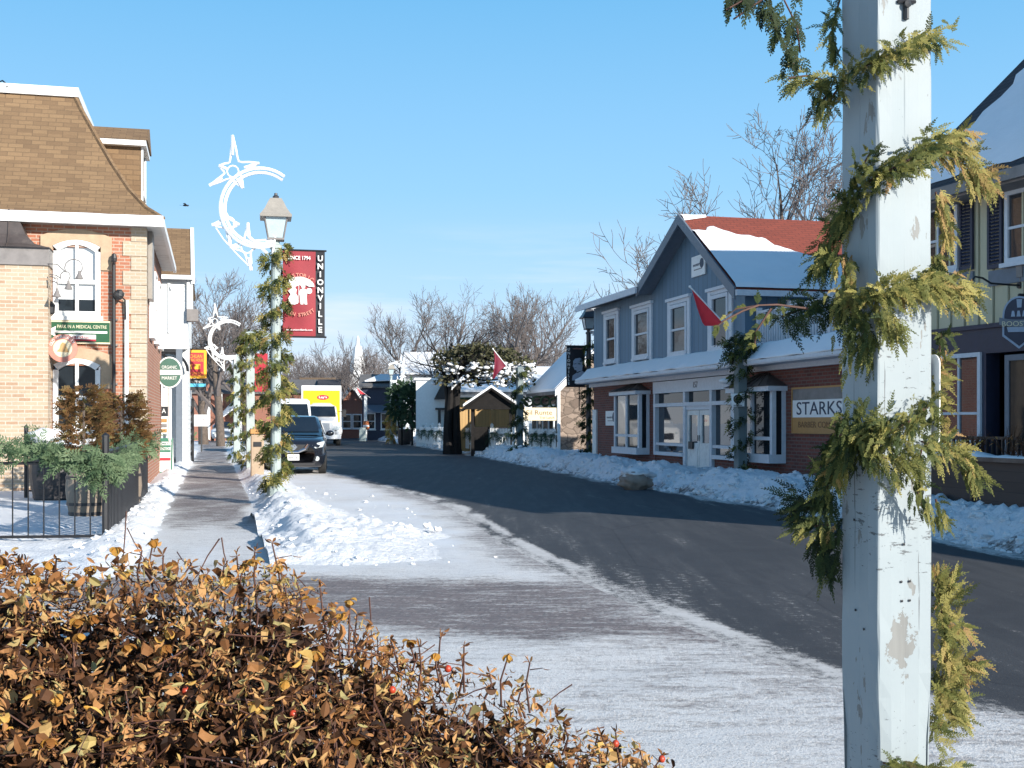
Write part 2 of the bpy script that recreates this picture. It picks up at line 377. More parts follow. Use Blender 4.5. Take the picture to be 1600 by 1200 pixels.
class MB:
    def __init__(s): s.v = []; s.f = []; s.m = []; s.t = None
    def add(s, vs, fs, mi=0, tint=None):
        b = len(s.v); s.v.extend(vs)
        for f in fs: s.f.append([i + b for i in f]); s.m.append(mi)
        if tint is not None:
            if s.t is None: s.t = [0.5] * b
            s.t.extend([tint] * len(vs))
        elif s.t is not None: s.t.extend([.5] * len(vs))
        return s
    def hexa(s, p, mi=0):  # 8 pts: bottom 4 ccw, top 4
        return s.add(p, [(3, 2, 1, 0), (4, 5, 6, 7), (0, 1, 5, 4), (1, 2, 6, 5), (2, 3, 7, 6), (3, 0, 4, 7)], mi)
    def box(s, x0, x1, y0, y1, z0, z1, mi=0):
        return s.hexa([V((x0, y0, z0)), V((x1, y0, z0)), V((x1, y1, z0)), V((x0, y1, z0)), V((x0, y0, z1)), V((x1, y0, z1)), V((x1, y1, z1)), V((x0, y1, z1))], mi)
    def fbox(s, f, u0, u1, z0, z1, w0, w1, mi=0):
        return s.hexa([f.p(u0, z0, w1), f.p(u1, z0, w1), f.p(u1, z0, w0), f.p(u0, z0, w0), f.p(u0, z1, w1), f.p(u1, z1, w1), f.p(u1, z1, w0), f.p(u0, z1, w0)], mi)
    def obox(s, c, ax, ay, az, hx, hy, hz, mi=0):
        ax, ay, az = V(ax) * hx, V(ay) * hy, V(az) * hz; c = V(c)
        return s.hexa([c - ax - ay - az, c + ax - ay - az, c + ax + ay - az, c - ax + ay - az, c - ax - ay + az, c + ax - ay + az, c + ax + ay + az, c - ax + ay + az], mi)
    def tube(s, pts, r, n=6, mi=0, tint=None, cap=True):
        pts = [V(p) for p in pts]; k = len(pts)
        rs = [r] * k if not hasattr(r, '__len__') else r
        vs = []; prev = None
        for i, p in enumerate(pts):
            d = (pts[min(i + 1, k - 1)] - pts[max(i - 1, 0)])
            d = d.normalized() if d.length > 1e-9 else UP
            if prev is None:
                a = d.cross(UP if abs(d.z) < .9 else V((1, 0, 0))).normalized()
            else:
                a = prev - d * prev.dot(d)
                a = a.normalized() if a.length > 1e-6 else d.cross(V((1, 0, 0))).normalized()
            prev = a; b = d.cross(a)
            for j in range(n):
                th = 2 * math.pi * j / n
                vs.append(p + (a * math.cos(th) + b * math.sin(th)) * rs[i])
        fs = []
        for i in range(k - 1):
            for j in range(n):
                fs.append((i * n + j, i * n + (j + 1) % n, (i + 1) * n + (j + 1) % n, (i + 1) * n + j))
        if cap and n > 2: fs.append(tuple(range(n - 1, -1, -1))); fs.append(tuple(range((k - 1) * n, k * n)))
        return s.add(vs, fs, mi, tint)
    def lathe(s, c, prof, n=16, mi=0, ax=None, rot=0.0):
        c = V(c)
        if ax is None: A, B, Z = V((1, 0, 0)), V((0, 1, 0)), UP
        else:
            Z = V(ax).normalized(); A = Z.cross(UP if abs(Z.z) < .9 else V((1, 0, 0))).normalized(); B = Z.cross(A)
        vs = []; k = len(prof)
        for r, z in prof:
            for j in range(n):
                th = 2 * math.pi * j / n + rot
                vs.append(c + (A * math.cos(th) + B * math.sin(th)) * r + Z * z)
        fs = [(i * n + j, i * n + (j + 1) % n, (i + 1) * n + (j + 1) % n, (i + 1) * n + j) for i in range(k - 1) for j in range(n)]
        if prof[0][0] > 1e-6: fs.append(tuple(range(n - 1, -1, -1)))
        if prof[-1][0] > 1e-6: fs.append(tuple(range((k - 1) * n, k * n)))
        return s.add(vs, fs, mi)
    def prism(s, poly, off, mi=0):
        poly = [V(p) for p in poly]; off = V(off); n = len(poly)
        vs = poly + [p + off for p in poly]
        return s.add(vs, [tuple(range(n)), tuple(range(2 * n - 1, n - 1, -1))] + [(i, i + n, (i + 1) % n + n, (i + 1) % n) for i in range(n)], mi)
    def blob(s, c, r, nu=14, nv=9, amp=.25, fr=2.0, mi=0, seed=0.0):
        c = V(c); vs = []
        for i in range(nv + 1):
            ph = math.pi * i / nv
            for j in range(nu):
                th = 2 * math.pi * j / nu
                d = V((math.sin(ph) * math.cos(th), math.sin(ph) * math.sin(th), math.cos(ph)))
                k = 1 + amp * noise.noise(d * fr + V((seed, seed * 1.7, 0)))
                vs.append(c + V((d.x * r[0], d.y * r[1], d.z * r[2])) * k)
        return s.add(vs, [(i * nu + j, (i + 1) * nu + j, (i + 1) * nu + (j + 1) % nu, i * nu + (j + 1) % nu) for i in range(nv) for j in range(nu)], mi)
    def build(s, name, mats, parent=None, smooth=False, uv=True, bevel=0.0, sub=0):
        me = bpy.data.meshes.new(name)
        off = V((0, 0, 0)); q = parent
        while q is not None: off += q.location; q = q.parent
        me.from_pydata([(p[0] - off.x, p[1] - off.y, p[2] - off.z) for p in s.v], [], s.f)
        if not isinstance(mats, (list, tuple)): mats = [mats]
        for m in mats: me.materials.append(MT[m] if isinstance(m, str) else m)
        if len(mats) > 1: me.polygons.foreach_set('material_index', s.m)
        if smooth: me.polygons.foreach_set('use_smooth', [True] * len(s.f))
        if s.t is not None:
            a = me.attributes.new('tint', 'FLOAT', 'POINT'); a.data.foreach_set('value', s.t)
        if uv:
            L = me.uv_layers.new(name='UVMap'); buf = [0.0] * (2 * len(me.loops)); vv = s.v
            for p in me.polygons:
                n = p.normal
                if abs(n.z) > .97: a, b = V((1, 0, 0)), V((0, 1, 0))
                else:
                    a = V((-n.y, n.x, 0)).normalized(); b = n.cross(a)
                    if b.z < 0: b = -b
                for li in p.loop_indices:
                    w = vv[me.loops[li].vertex_index]
                    buf[2 * li] = w[0] * a.x + w[1] * a.y + w[2] * a.z; buf[2 * li + 1] = w[0] * b.x + w[1] * b.y + w[2] * b.z
            L.data.foreach_set('uv', buf)
        me.validate(clean_customdata=False); me.update()
        o = bpy.data.objects.new(name, me); col.objects.link(o)
        if parent is not None: o.parent = parent
        if bevel:
            md = o.modifiers.new('bevel', 'BEVEL'); md.width = bevel; md.segments = 2; md.limit_method = 'ANGLE'; md.angle_limit = R(40)
        if sub:
            md = o.modifiers.new('sub', 'SUBSURF'); md.levels = sub; md.render_levels = sub
        return o

def tag(o, label=None, cat=None, group=None, kind=None):
    if label: o['label'] = label
    if cat: o['category'] = cat
    if group: o['group'] = group
    if kind: o['kind'] = kind
    return o
def thing(name, label, cat, loc, group=None, rz=0.0):
    o = bpy.data.objects.new(name, None); col.objects.link(o); o.empty_display_size = .2
    o.location = V(loc); o.rotation_euler = (0, 0, rz)
    return tag(o, label, cat, group)
def copy_thing(src, loc, rz, label, group=None):
    c = src.copy(); col.objects.link(c); c.location = V(loc); c.rotation_euler = (0, 0, rz)
    c['label'] = label
    if group: c['group'] = group
    for ch in [o for o in bpy.data.objects if o.parent == src]:
        d = ch.copy(); col.objects.link(d); d.parent = c
        for g in [o for o in bpy.data.objects if o.parent == ch]:
            e = g.copy(); col.objects.link(e); e.parent = d
    return c

def text(body, P, U, N, h, mat, parent, name='lettering', width=None, depth=.006, bold=.0, align='CENTER', shear=0.0, Z=UP):
    """flat lettering: P centre of the line, U reading direction, N facing the reader, h cap height"""
    cu = bpy.data.curves.new(name, 'FONT'); cu.body = body; cu.size = 1.0; cu.align_x = align; cu.align_y = 'CENTER'
    cu.extrude = .5; cu.offset = bold; cu.shear = shear; cu.resolution_u = 3
    ob = bpy.data.objects.new(name, cu); col.objects.link(ob)
    dg = bpy.context.evaluated_depsgraph_get()
    me = bpy.data.meshes.new_from_object(ob.evaluated_get(dg))
    bpy.data.objects.remove(ob); bpy.data.curves.remove(cu)
    xs = [v.co.x for v in me.vertices]; ys = [v.co.y for v in me.vertices]
    if not xs: return None
    sy = h / max(1e-6, max(ys) - min(ys)); w = max(xs) - min(xs)
    sx = sy if width is None else width / w
    cx = (max(xs) + min(xs)) / 2 if align == 'CENTER' else min(xs); cy = (max(ys) + min(ys)) / 2
    mb = MB(); P = V(P); U = V(U).normalized(); N = V(N).normalized(); Z = V(Z)
    vs = [P + U * ((v.co.x - cx) * sx) + Z * ((v.co.y - cy) * sy) + N * (depth * (v.co.z + .5)) for v in me.vertices]
    mb.add(vs, [tuple(p.vertices) for p in me.polygons])
    bpy.data.meshes.remove(me)
    return mb.build(name, mat, parent, uv=False)
# ---------------------------------------------------------------- camera, sun, sky
cam = bpy.data.cameras.new('camera'); co = bpy.data.objects.new('camera', cam); col.objects.link(co)
co.location = (0, 0, CAMZ); co.rotation_euler = (R(90), 0, 0)
cam.sensor_width = 36; cam.lens = FPX / 1600 * 36; cam.shift_y = 60 / 1600
cam.clip_start = .05; cam.clip_end = 3000
sc.camera = co
SUN_EL, SUN_AZ = 20.0, math.atan2(.69, -.72)     # azimuth from +Y towards +X
sd = V((math.sin(SUN_AZ) * math.cos(R(SUN_EL)), math.cos(SUN_AZ) * math.cos(R(SUN_EL)), math.sin(R(SUN_EL))))
sl = bpy.data.lights.new('sun', 'SUN'); so = bpy.data.objects.new('sun', sl); col.objects.link(so)
sl.energy = 5.0; sl.angle = R(.5); sl.color = (1.0, .945, .86)
so.rotation_euler = sd.to_track_quat('Z', 'Y').to_euler(); so.location = (20, -20, 30)
w = bpy.data.worlds.new('World'); sc.world = w; w.use_nodes = True
WT = NT(w.node_tree); bg = w.node_tree.nodes['Background']
sky = WT.n('ShaderNodeTexSky', sky_type='NISHITA'); sky.sun_disc = False
sky.sun_elevation = R(SUN_EL); sky.sun_rotation = SUN_AZ
sky.altitude = 200; sky.air_density = 1.0; sky.dust_density = .25; sky.ozone_density = 1.4
geo = WT.n('ShaderNodeTexCoord'); dirv = geo.outputs['Generated']
cl = WT.noise(WT.mapping(dirv, (1.2, 1.2, 14)), 2.3, 6, .6)
sepz = WT.n('ShaderNodeSeparateXYZ'); WT.link(dirv, sepz.inputs[0])
band = WT.math('MULTIPLY', WT.math('MULTIPLY_ADD', sepz.outputs[2], 40, -.8, True), WT.math('MULTIPLY_ADD', sepz.outputs[2], -11, 1.9, True))
cf = WT.math('MULTIPLY', WT.math('MULTIPLY_ADD', cl, 4.5, -2.0, True), WT.math('MULTIPLY', band, .7))
STR = .12
grad = WT.ramp(sepz.outputs[2], [(0, (.56, .61, .69)), (.04, (.48, .575, .70)), (.10, (.34, .52, .705)), (.19, (.225, .455, .69)), (.34, (.125, .36, .62)), (.6, (.055, .18, .37)), (1, (.03, .095, .22))])
sc_ = WT.n('ShaderNodeVectorMath', operation='SCALE'); WT.link(grad, sc_.inputs[0]); sc_.inputs['Scale'].default_value = 1 / STR
skyc = WT.mix(.94, sky.outputs[0], sc_.outputs[0])
skyc = WT.mix(cf, skyc, (.66 / STR, .68 / STR, .73 / STR, 1))
WT.link(skyc, bg.inputs[0]); bg.inputs[1].default_value = STR
vs_ = sc.view_settings; vs_.view_transform = 'Standard'; vs_.look = 'None'; vs_.gamma = 1; vs_.exposure = 0.6; vs_.use_curve_mapping = False
sc.render.engine = 'CYCLES'
sc.cycles.max_bounces = 6; sc.cycles.diffuse_bounces = 3; sc.cycles.glossy_bounces = 3; sc.cycles.transparent_max_bounces = 4

# ---------------------------------------------------------------- ground
LPT = [(2.5, 8.5), (4.0, 6.0), (5.0, 4.2), (5.8, 2.9), (6.2, 2.25), (6.8, 1.75), (8.5, 1.25), (10.5, .75), (12.6, .27), (14.6, -.16), (20.6, -1.1), (24.6, -2.1), (33, -4.85), (40, -7.2), (69, -12.9), (150, -29.5), (260, -55)]
RPT = [(2.5, 10.2), (5, 8.0), (9, 6.6), (13.2, 5.7), (19.8, 4.7), (29.2, 2.5), (50.4, -1.1), (79, -6.8), (150, -23), (260, -48)]
LX = lambda y: interp(y, LPT)
RX = lambda y: interp(y, RPT)
SWX = lambda y: -.253 * y
def fbm(x, y, s, o=4): return noise.fractal(V((x * s, y * s, 3.7)), .9, 2.0, o)

def strip(name, mat, ys, fx, zf, af, attr, smooth=True):
    vs = []; fs = []; av = []; nx = None
    for y in ys:
        xs = fx(y); nx = len(xs)
        for x in xs:
            vs.append((x, y, zf(x, y))); av.append(af(x, y))
    for i in range(len(ys) - 1):
        for j in range(nx - 1):
            a = i * nx + j; fs.append((a, a + 1, a + nx + 1, a + nx))
    me = bpy.data.meshes.new(name); me.from_pydata(vs, [], fs); me.materials.append(MT[mat])
    at_ = me.attributes.new(attr, 'FLOAT', 'POINT'); at_.data.foreach_set('value', av)
    if smooth: me.polygons.foreach_set('use_smooth', [True] * len(fs))
    o = bpy.data.objects.new(name, me); col.objects.link(o); return o
def gys(a, b, r, mx=1e9):
    o = [a]
    while o[-1] < b: o.append(o[-1] + min(mx, o[-1] * r))
    return o

g = MB(); g.add([V((-900, -120, -.09)), V((900, -120, -.09)), V((900, 1500, -.09)), V((-900, 1500, -.09))], [(0, 1, 2, 3)])
tag(g.build('ground', 'snow', uv=False), kind='structure')

def road_snow(x, y):
    l, r = LX(y), RX(y)
    e = .62 * (1 - sstep(0, .40 + .012 * y, x - l + .35 * fbm(x, y, .6)))
    e = max(e, .95 * math.exp(-((x - l - .30 - .12 * fbm(x, y, .4)) / .07) ** 2) * sstep(4, 8, y) * sstep(34, 20, y))
    e = max(e, .62 * (1 - sstep(.0, .5, r - x + .2 * fbm(x, y, .8))))
    e = max(e, .27 * (1 - sstep(0, 2.6, (x - l))) * sstep(30, 8, y) )
    e = max(e, .26 * sstep(7.4, 5.6, y))
    for tr in (.95, 2.35, 3.6, 5.0): e = max(e, (.20 + .12 * fbm(x, y * .4, .7)) * math.exp(-((x - l - tr - .1 * fbm(1, y, .15)) / .10) ** 2))
    return e
tag(strip('road', 'road', gys(2.5, 260, .014, 3), lambda y: [lerp(LX(y) - .12, RX(y) + .5, i / 44) for i in range(45)], lambda x, y: .0, road_snow, 'snow'), kind='structure')

YNEAR = lambda x: 8.65 - .38 * (x + 1.1) + .35 * fbm(x, 2, .5)
def pave_snow(x, y):
    l = LX(y); s = 1.0
    # parking bay of packed snow between the walk and the road
    if y > 11: s = lerp(1.0, .90 + .14 * fbm(x, y, .6), sstep(-.253 * y + 1.0, -.253 * y + 2.6, x + .4 * fbm(x, y, .5)))
    if y < 13: s = min(s, lerp(.72 + .17 * fbm(x, y * 1.6, .55), 1, sstep(11.2, 13.5, y)))
    # walk
    d = abs(x - SWX(y) + .22 * fbm(x, y, .35)); 
    if y > 11.5:
        inner = lerp(.80, .36, sstep(14, 20, y)) + .16 * fbm(x * 3, y, .9)
        s = min(s, lerp(inner, 1.2, sstep(.62, 1.0, d)))
    # paver crossing cleared by traffic
    yf = 11.6 + .25 * fbm(x, 9, .8)
    yn = YNEAR(x)
    if x > -4.2:
        k = sstep(yn - .25, yn + .45, y) * (1 - sstep(yf - .9, yf + .1, y))
        depth = .26 + .30 * sstep(.2, 1.5, x) * sstep(8.2, 9.3, y) + .16 * abs(fbm(x, y * 4, .7))
        s = lerp(s, depth, k)
    s = min(s, lerp(s, .40, (1 - sstep(.0, .6, l - x + .3 * fbm(x, y, .9))) * (.45 + .4 * sstep(10, 13, y))))
    # driveway lip near the camera
    return s
def pave_z(x, y): return .012 + .012 * fbm(x, y, 1.3) * sstep(0, .5, LX(y) - x)
def pave_x(y):
    l = LX(y) + .03; n = 96; span = 60.0
    return [l - span * ((math.exp(4.2 * i / n) - 1) / (math.exp(4.2) - 1)) for i in range(n, -1, -1)]
tag(strip('pavement', 'pavement', gys(2.6, 260, .011, 2.5), pave_x, pave_z, pave_snow, 'snow'), kind='structure')

def chunk(x, y, s=1.0):
    a = noise.noise(V((x * 1.7 * s, y * 1.3 * s, 1.2))); b = noise.noise(V((x * 4.4 * s, y * 3.6 * s, 5.1))); c = noise.noise(V((x * 11 * s, y * 9 * s, 7.9)))
    return .6 * a + .45 * abs(b) * 1.6 + .22 * c
BUMPS = [(-1.75, 15.9, .62, .42, .13), (-1.25, 15.5, .35, .3, .10), (-3.2, 14.2, .9, .9, .16), (-3.7, 17.5, .6, 1.5, .2), (-2.6, 12.9, .9, .5, .10), (-3.9, 15.6, .35, .9, .22)]
def bay_h(x, y):
    xc = SWX(y) + 1.2; d = x - xc
    wl = .34; wr = lerp(1.15, .55, sstep(13, 24, y))
    k = math.exp(-(d / (wl if d < 0 else wr)) ** 2)
    h = .30 * k * sstep(11.9, 14.5, y) * (.7 + .45 * chunk(x, y, .8))
    for bx, by, sx, sy, hh in BUMPS:
        e = ((x - bx) / sx) ** 2 + ((y - by) / sy) ** 2
        if e < 6: h += hh * math.exp(-e) * (.75 + .8 * chunk(x, y, 1.3))
    h += max(0, .03 * chunk(x, y, 1.4)) * sstep(.35, .8, k + .3)
    return h
def bay_z(x, y):
    h = bay_h(x, y)
    return h - .022
o = strip('snow_bank', 'snow_bank', gys(11.6, 62, .0048, .3), lambda y: [lerp(SWX(y) + .60, min(LX(y) - .25, SWX(y) + 4.6), i / 80) for i in range(81)], bay_z, lambda x, y: 0.0, 'dirt')
tag(o, 'bright sunlit snow bank between the brick walk and the parking bay', 'snow bank', kind='stuff')
def left_z(x, y):
    d = SWX(y) - x - .12
    h = .055 * sstep(.5, 1.1, d) + .10 * math.exp(-((d - 1.0) / .33) ** 2) * max(0, .8 + 1.3 * chunk(x, y)) + .05 * max(0, chunk(x, y, 1.6)) * sstep(.45, .8, d)
    h += .05 * chunk(x, y, .7) * sstep(.8, 1.6, d)
    if y > 14.9: h -= .05 * sstep(1.2, 1.7, d)
    h *= sstep(10.5, 12.5, y)
    return h - .03
o = strip('snow_bank', 'snow', gys(10.3, 62, .0062, .3), lambda y: [lerp(SWX(y) - .42, SWX(y) - 6.5, (i / 70) ** 1.3) for i in range(71)], left_z, lambda x, y: 0.0, 'dirt')
tag(o, 'white snow piled along the black fence on the building side of the walk', 'snow bank', kind='stuff')
def FAC(y): return 12.65 - .241 * y       # the right hand facade line
def right_z(x, y):
    l = RX(y); d = x - l
    e = (abs(noise.noise(V((y * .8, 2, 3)))) * .35)
    h = .44 * sstep(-.02 + e * .4, .95 + e, d) * (1 - .45 * sstep(1.2, 2.4, d))
    h *= .78 + .5 * noise.noise(V((y * .35, 4, x * .2))) + .18 * noise.noise(V((y * 1.3, 1, x)))
    h += .12 * chunk(x, y, 1.15) * sstep(.05, .5, d) * (1 - .5 * sstep(1.6, 2.6, d))
    h += (.10 * (.5 - abs(noise.noise(V((x * 3.1, y * 2.6, 5))))) ** 2 * 2 - .03 + .06 * max(0, noise.noise(V((x * 6.5, y * 5.2, 2)))) ) * sstep(.02, .3, d)
    h += .12 * sstep(0, .7, d)
    return h - .035
def right_d(x, y): return .95 * (1 - sstep(.0, .8, x - RX(y) + .3 * noise.noise(V((x, y * 1.2, 0)))))
o = strip('snow_bank', 'snow_bank_dirty', gys(9, 100, .0042, .35), lambda y: [lerp(RX(y) - .08, RX(y) + 4.4, (i / 78) ** 1.15) for i in range(79)], right_z, right_d, 'dirt')
tag(o, 'shaded lumpy snow bank ploughed up along the far kerb before the shops', 'snow bank', kind='stuff')

# broken clods thrown up by the plough
m = MB(); rg = random.Random(41)
def clod(p, s):
    q = len(m.v); n_ = 5; vs = []; sd = rg.uniform(0, 99)
    for i in range(n_ + 1):
        ph = math.pi * i / n_
        for j in range(6):
            th = 2 * math.pi * j / 6 + i * .4; d = V((math.sin(ph) * math.cos(th), math.sin(ph) * math.sin(th), math.cos(ph))); k = 1 + .85 * noise.noise(d * 1.7 + V((sd, 0, 0)))
            vs.append(p + V((d.x * s * k, d.y * s * k, d.z * s * .7 * k)))
    m.add(vs, [(i * 6 + j, (i + 1) * 6 + j, (i + 1) * 6 + (j + 1) % 6, i * 6 + (j + 1) % 6) for i in range(n_) for j in range(6)])
for i in range(1100):
    y = 9.5 + 45 * rg.random() ** 1.6; x = RX(y) + abs(rg.gauss(.25, .5)); clod(V((x, y, max(0.0, right_z(x, y)))), rg.uniform(.02, .075) * (1 + y * .006))
for i in range(110):
    y = 12.2 + 16 * rg.random() ** 1.5; x = SWX(y) + .75 + rg.random() ** 1.5 * 2.6
    if x > LX(y) - .2: continue
    clod(V((x, y, max(.01, bay_z(x, y)))), rg.choice((.014, .018, .025, .045)) * rg.uniform(.7, 1.4))
for i in range(26):
    clod(V((-1.5 + rg.gauss(0, .32), 15.75 + rg.gauss(0, .22), .06 + rg.random() * .06)), rg.uniform(.04, .11))
for i in range(160):
    y = 12.5 + 16 * rg.random(); x = SWX(y) - .8 - rg.random() * .8; clod(V((x, y, max(.0, left_z(x, y)))), rg.uniform(.02, .06))
tag(m.build('snow_clods', 'snow_bank', uv=False), 'broken clods of snow scattered over the ploughed banks and the bay', 'snow clods', kind='stuff')

# ---------------------------------------------------------------- foliage generators
def spray(mb, p, d, up, L, tint, k=9, seg=3, lw=.010, droop=.5, spread=.5, rnd=random):
    """a flat cedar spray: stem, side twigs set alternately, scale leaflets"""
    d = V(d).normalized(); up = V(up); side = d.cross(up)
    side = side.normalized() if side.length > 1e-4 else d.cross(V((1, 0, 0))).normalized()
    nrm = side.cross(d)
    P = V(p); pts = [P.copy()]; dd = d.copy()
    for i in range(k):
        dd = (dd + V((0, 0, -droop / k))).normalized(); P = P + dd * (L / k); pts.append(P.copy())
    vs = []; fs = []
    def diamond(a, b, wd):
        m = (a + b) * .5; s_ = (b - a).cross(nrm)
        if s_.length < 1e-6: return
        s_ = s_.normalized() * wd; q = len(vs)
        vs.extend((a, m + s_, b, m - s_)); fs.append((q, q + 1, q + 2, q + 3))
    for i in range(k):
        diamond(pts[i], pts[i + 1] + (pts[i + 1] - pts[i]) * .3, lw * .55)
        t = i / k
        if i == 0: continue
        for sg in (-1, 1):
            sl_ = L * spread * (1 - t * .72) * rnd.uniform(.65, 1.1)
            ld = ((pts[i] - pts[i - 1]).normalized() * rnd.uniform(.6, .95) + side * sg * rnd.uniform(.55, .85) + nrm * rnd.uniform(-.3, .3)).normalized()
            a = pts[i]
            for q in range(seg):
                b = a + ld * (sl_ / seg); ld = (ld + V((0, 0, -droop * .22)) + d * .12).normalized()
                diamond(a, b + (b - a) * .25, lw * (1 - .25 * q / seg))
                if seg > 2 and q < seg - 1:
                    for s2 in (-1, 1):
                        e = b + (ld * .7 + ld.cross(nrm) * s2 * .7).normalized() * sl_ / seg * .75
                        diamond(b, e, lw * .7)
                a = b
    diamond(pts[-1], pts[-1] + (pts[-1] - pts[-2]) * 1.1, lw * .8)
    mb.add(vs, fs, 0, tint)

def garland_post(base, half, z0, z1, turns, phase, name, label, group, n, L=.24, gold=.55, rz=R(17.5), seg=1, k=5, lw=.016, fat=.10):
    """cedar garland wound about a post"""
    root = V((base[0], base[1], 0)); m = MB()
    rg = random.Random(int(base[0] * 977 + base[1] * 131))
    for i in range(n):
        t = (i + rg.random()) / n; z = lerp(z0, z1, t) ; th = phase + t * turns * 2 * math.pi
        rad = half * 1.25 + rg.uniform(0, fat)
        out = V((math.cos(th), math.sin(th), 0)); tan = V((-math.sin(th), math.cos(th), 0))
        p = root + out * rad + UP * (z + rg.gauss(0, .05))
        dr = tan * rg.choice((-1, 1)) * rg.uniform(.1, .9) + out * rg.uniform(.0, .8) + UP * rg.uniform(-1.1, .1)
        ti = min(1, max(0, rg.gauss(gold, .22)))
        spray(m, p, dr, out, L * rg.uniform(.5, 1.25), ti, k=k, seg=seg, lw=lw, rnd=rg)
    o = m.build(name, 'cedar', uv=False)
    return tag(o, label, 'garland', group)

# ---------------------------------------------------------------- the near post
PC = V((1.2, 3.8, 0)); A_ = V((.3, -.954, 0)).normalized(); B_ = V((A_.y, -A_.x, 0))    # A_ faces the sun, B_ the street
t = thing('wooden_post', 'tall square post with flaking white paint, closest to the viewer', 'post', PC)
m = MB(); nz = 60; ring = []
prof = [(-1, -1), (-.12, -1), (-.03, -.985), (.03, -.985), (.12, -1), (1, -1)]
sec = []
for k in range(4):                      # eight points a side, corners softened
    a, b = [(A_, B_), (B_, -A_), (-A_, -B_), (-B_, A_)][k]
    for q in (-1, -.93, -.5, -.02, .02, .5, .93): sec.append((a, b, q))
hs = .1
rows = []
for i in range(nz + 1):
    z = -.05 + 4.15 * i / nz; row = []
    for j, (a, b, q) in enumerate(sec):
        e = hs * (1.0 if abs(q) < .95 else .978); gv = .003 if abs(q) == .02 else 0
        q2 = q if abs(q) < .95 else q * .978
        wob = (.0045 if abs(q) > .9 else .002) * noise.noise(V((j * 1.3, z * 3, 1))) + (.006 * max(0, noise.noise(V((j, z * 7, 9)))) if abs(q) > .9 else 0)
        low = -.012 * sstep(.75, .45, z) * (1 if abs(q) > .9 else 0)
        row.append(PC + a * (e - gv - wob + low) + b * (q2 * hs * (1 - abs(wob) * 4)) + UP * z)
    rows.append(row)
nn = len(sec); vs = [p for r_ in rows for p in r_]
fs = [(i * nn + j, i * nn + (j + 1) % nn, (i + 1) * nn + (j + 1) % nn, (i + 1) * nn + j) for i in range(nz) for j in range(nn)] + [tuple(range(nz * nn, nz * nn + nn))]
m.add(vs, fs); m.build('shaft', 'post_paint', t)
def post_pt(px, py, face='A', w=0.0):
    N = A_ if face == 'A' else B_
    return on_plane(px, py, PC + N * (hs + w), N)
for px, py in ((1408, 909), (1421, 908), (1409, 939), (1421, 938), (1412, 850)):
    mb = MB(); mb.lathe(post_pt(px, py, 'A', .0), [(.0035, 0), (.0045, .002), (.0, .004)], 8, ax=A_); mb.build('nail', 'black', t)
for px, py in ((1335, 812), (1337, 953), (1350, 983)):
    mb = MB(); mb.lathe(post_pt(px, py, 'B', .0), [(.0035, 0), (.0045, .002), (.0, .004)], 8, ax=B_); mb.build('nail', 'black', t)
h = MB()
p0, p1 = post_pt(1416, -25, 'A', .004), post_pt(1416, 30, 'A', .004)
h.tube([p0, p1], .009, 8); h.tube([post_pt(1403, 2, 'A', .005), post_pt(1430, 3, 'A', .005)], .006, 6)
h.lathe(post_pt(1418, 6, 'A', .012), [(.0, -.008), (.012, -.004), (.012, .004), (.0, .008)], 10, ax=A_)
tag(h.build('iron_bracket', 'black'), 'small black iron hook bracket fixed high on the flaking white post', 'bracket')
# the back of a sign fixed to the far side of the post
t = thing('parking_sign', 'white rounded sign plate seen edge-on behind the flaking white post', 'sign', PC + V((0, 0, 1.4)))
nB = -B_; sc0 = PC + nB * (hs + .012); zc = 1.57
poly = []
for cx_, cz_, a0 in ((.105, .115, 0), (-.105, .115, 90), (-.105, -.115, 180), (.105, -.115, 270)):
    for q in range(6):
        a = R(a0 + q * 18); poly.append(sc0 + A_ * (-.016 + cx_ + .03 * math.cos(a)) + UP * (zc + cz_ + .03 * math.sin(a)))
m = MB(); m.prism(poly, nB * .004); m.build('plate', 'white', t)
for dz in (.09, -.09):
    m = MB(); m.lathe(sc0 + UP * (zc + dz) + nB * .004, [(.012, 0), (.010, .006), (0, .008)], 8, ax=nB); m.build('bolt', 'chrome', t)

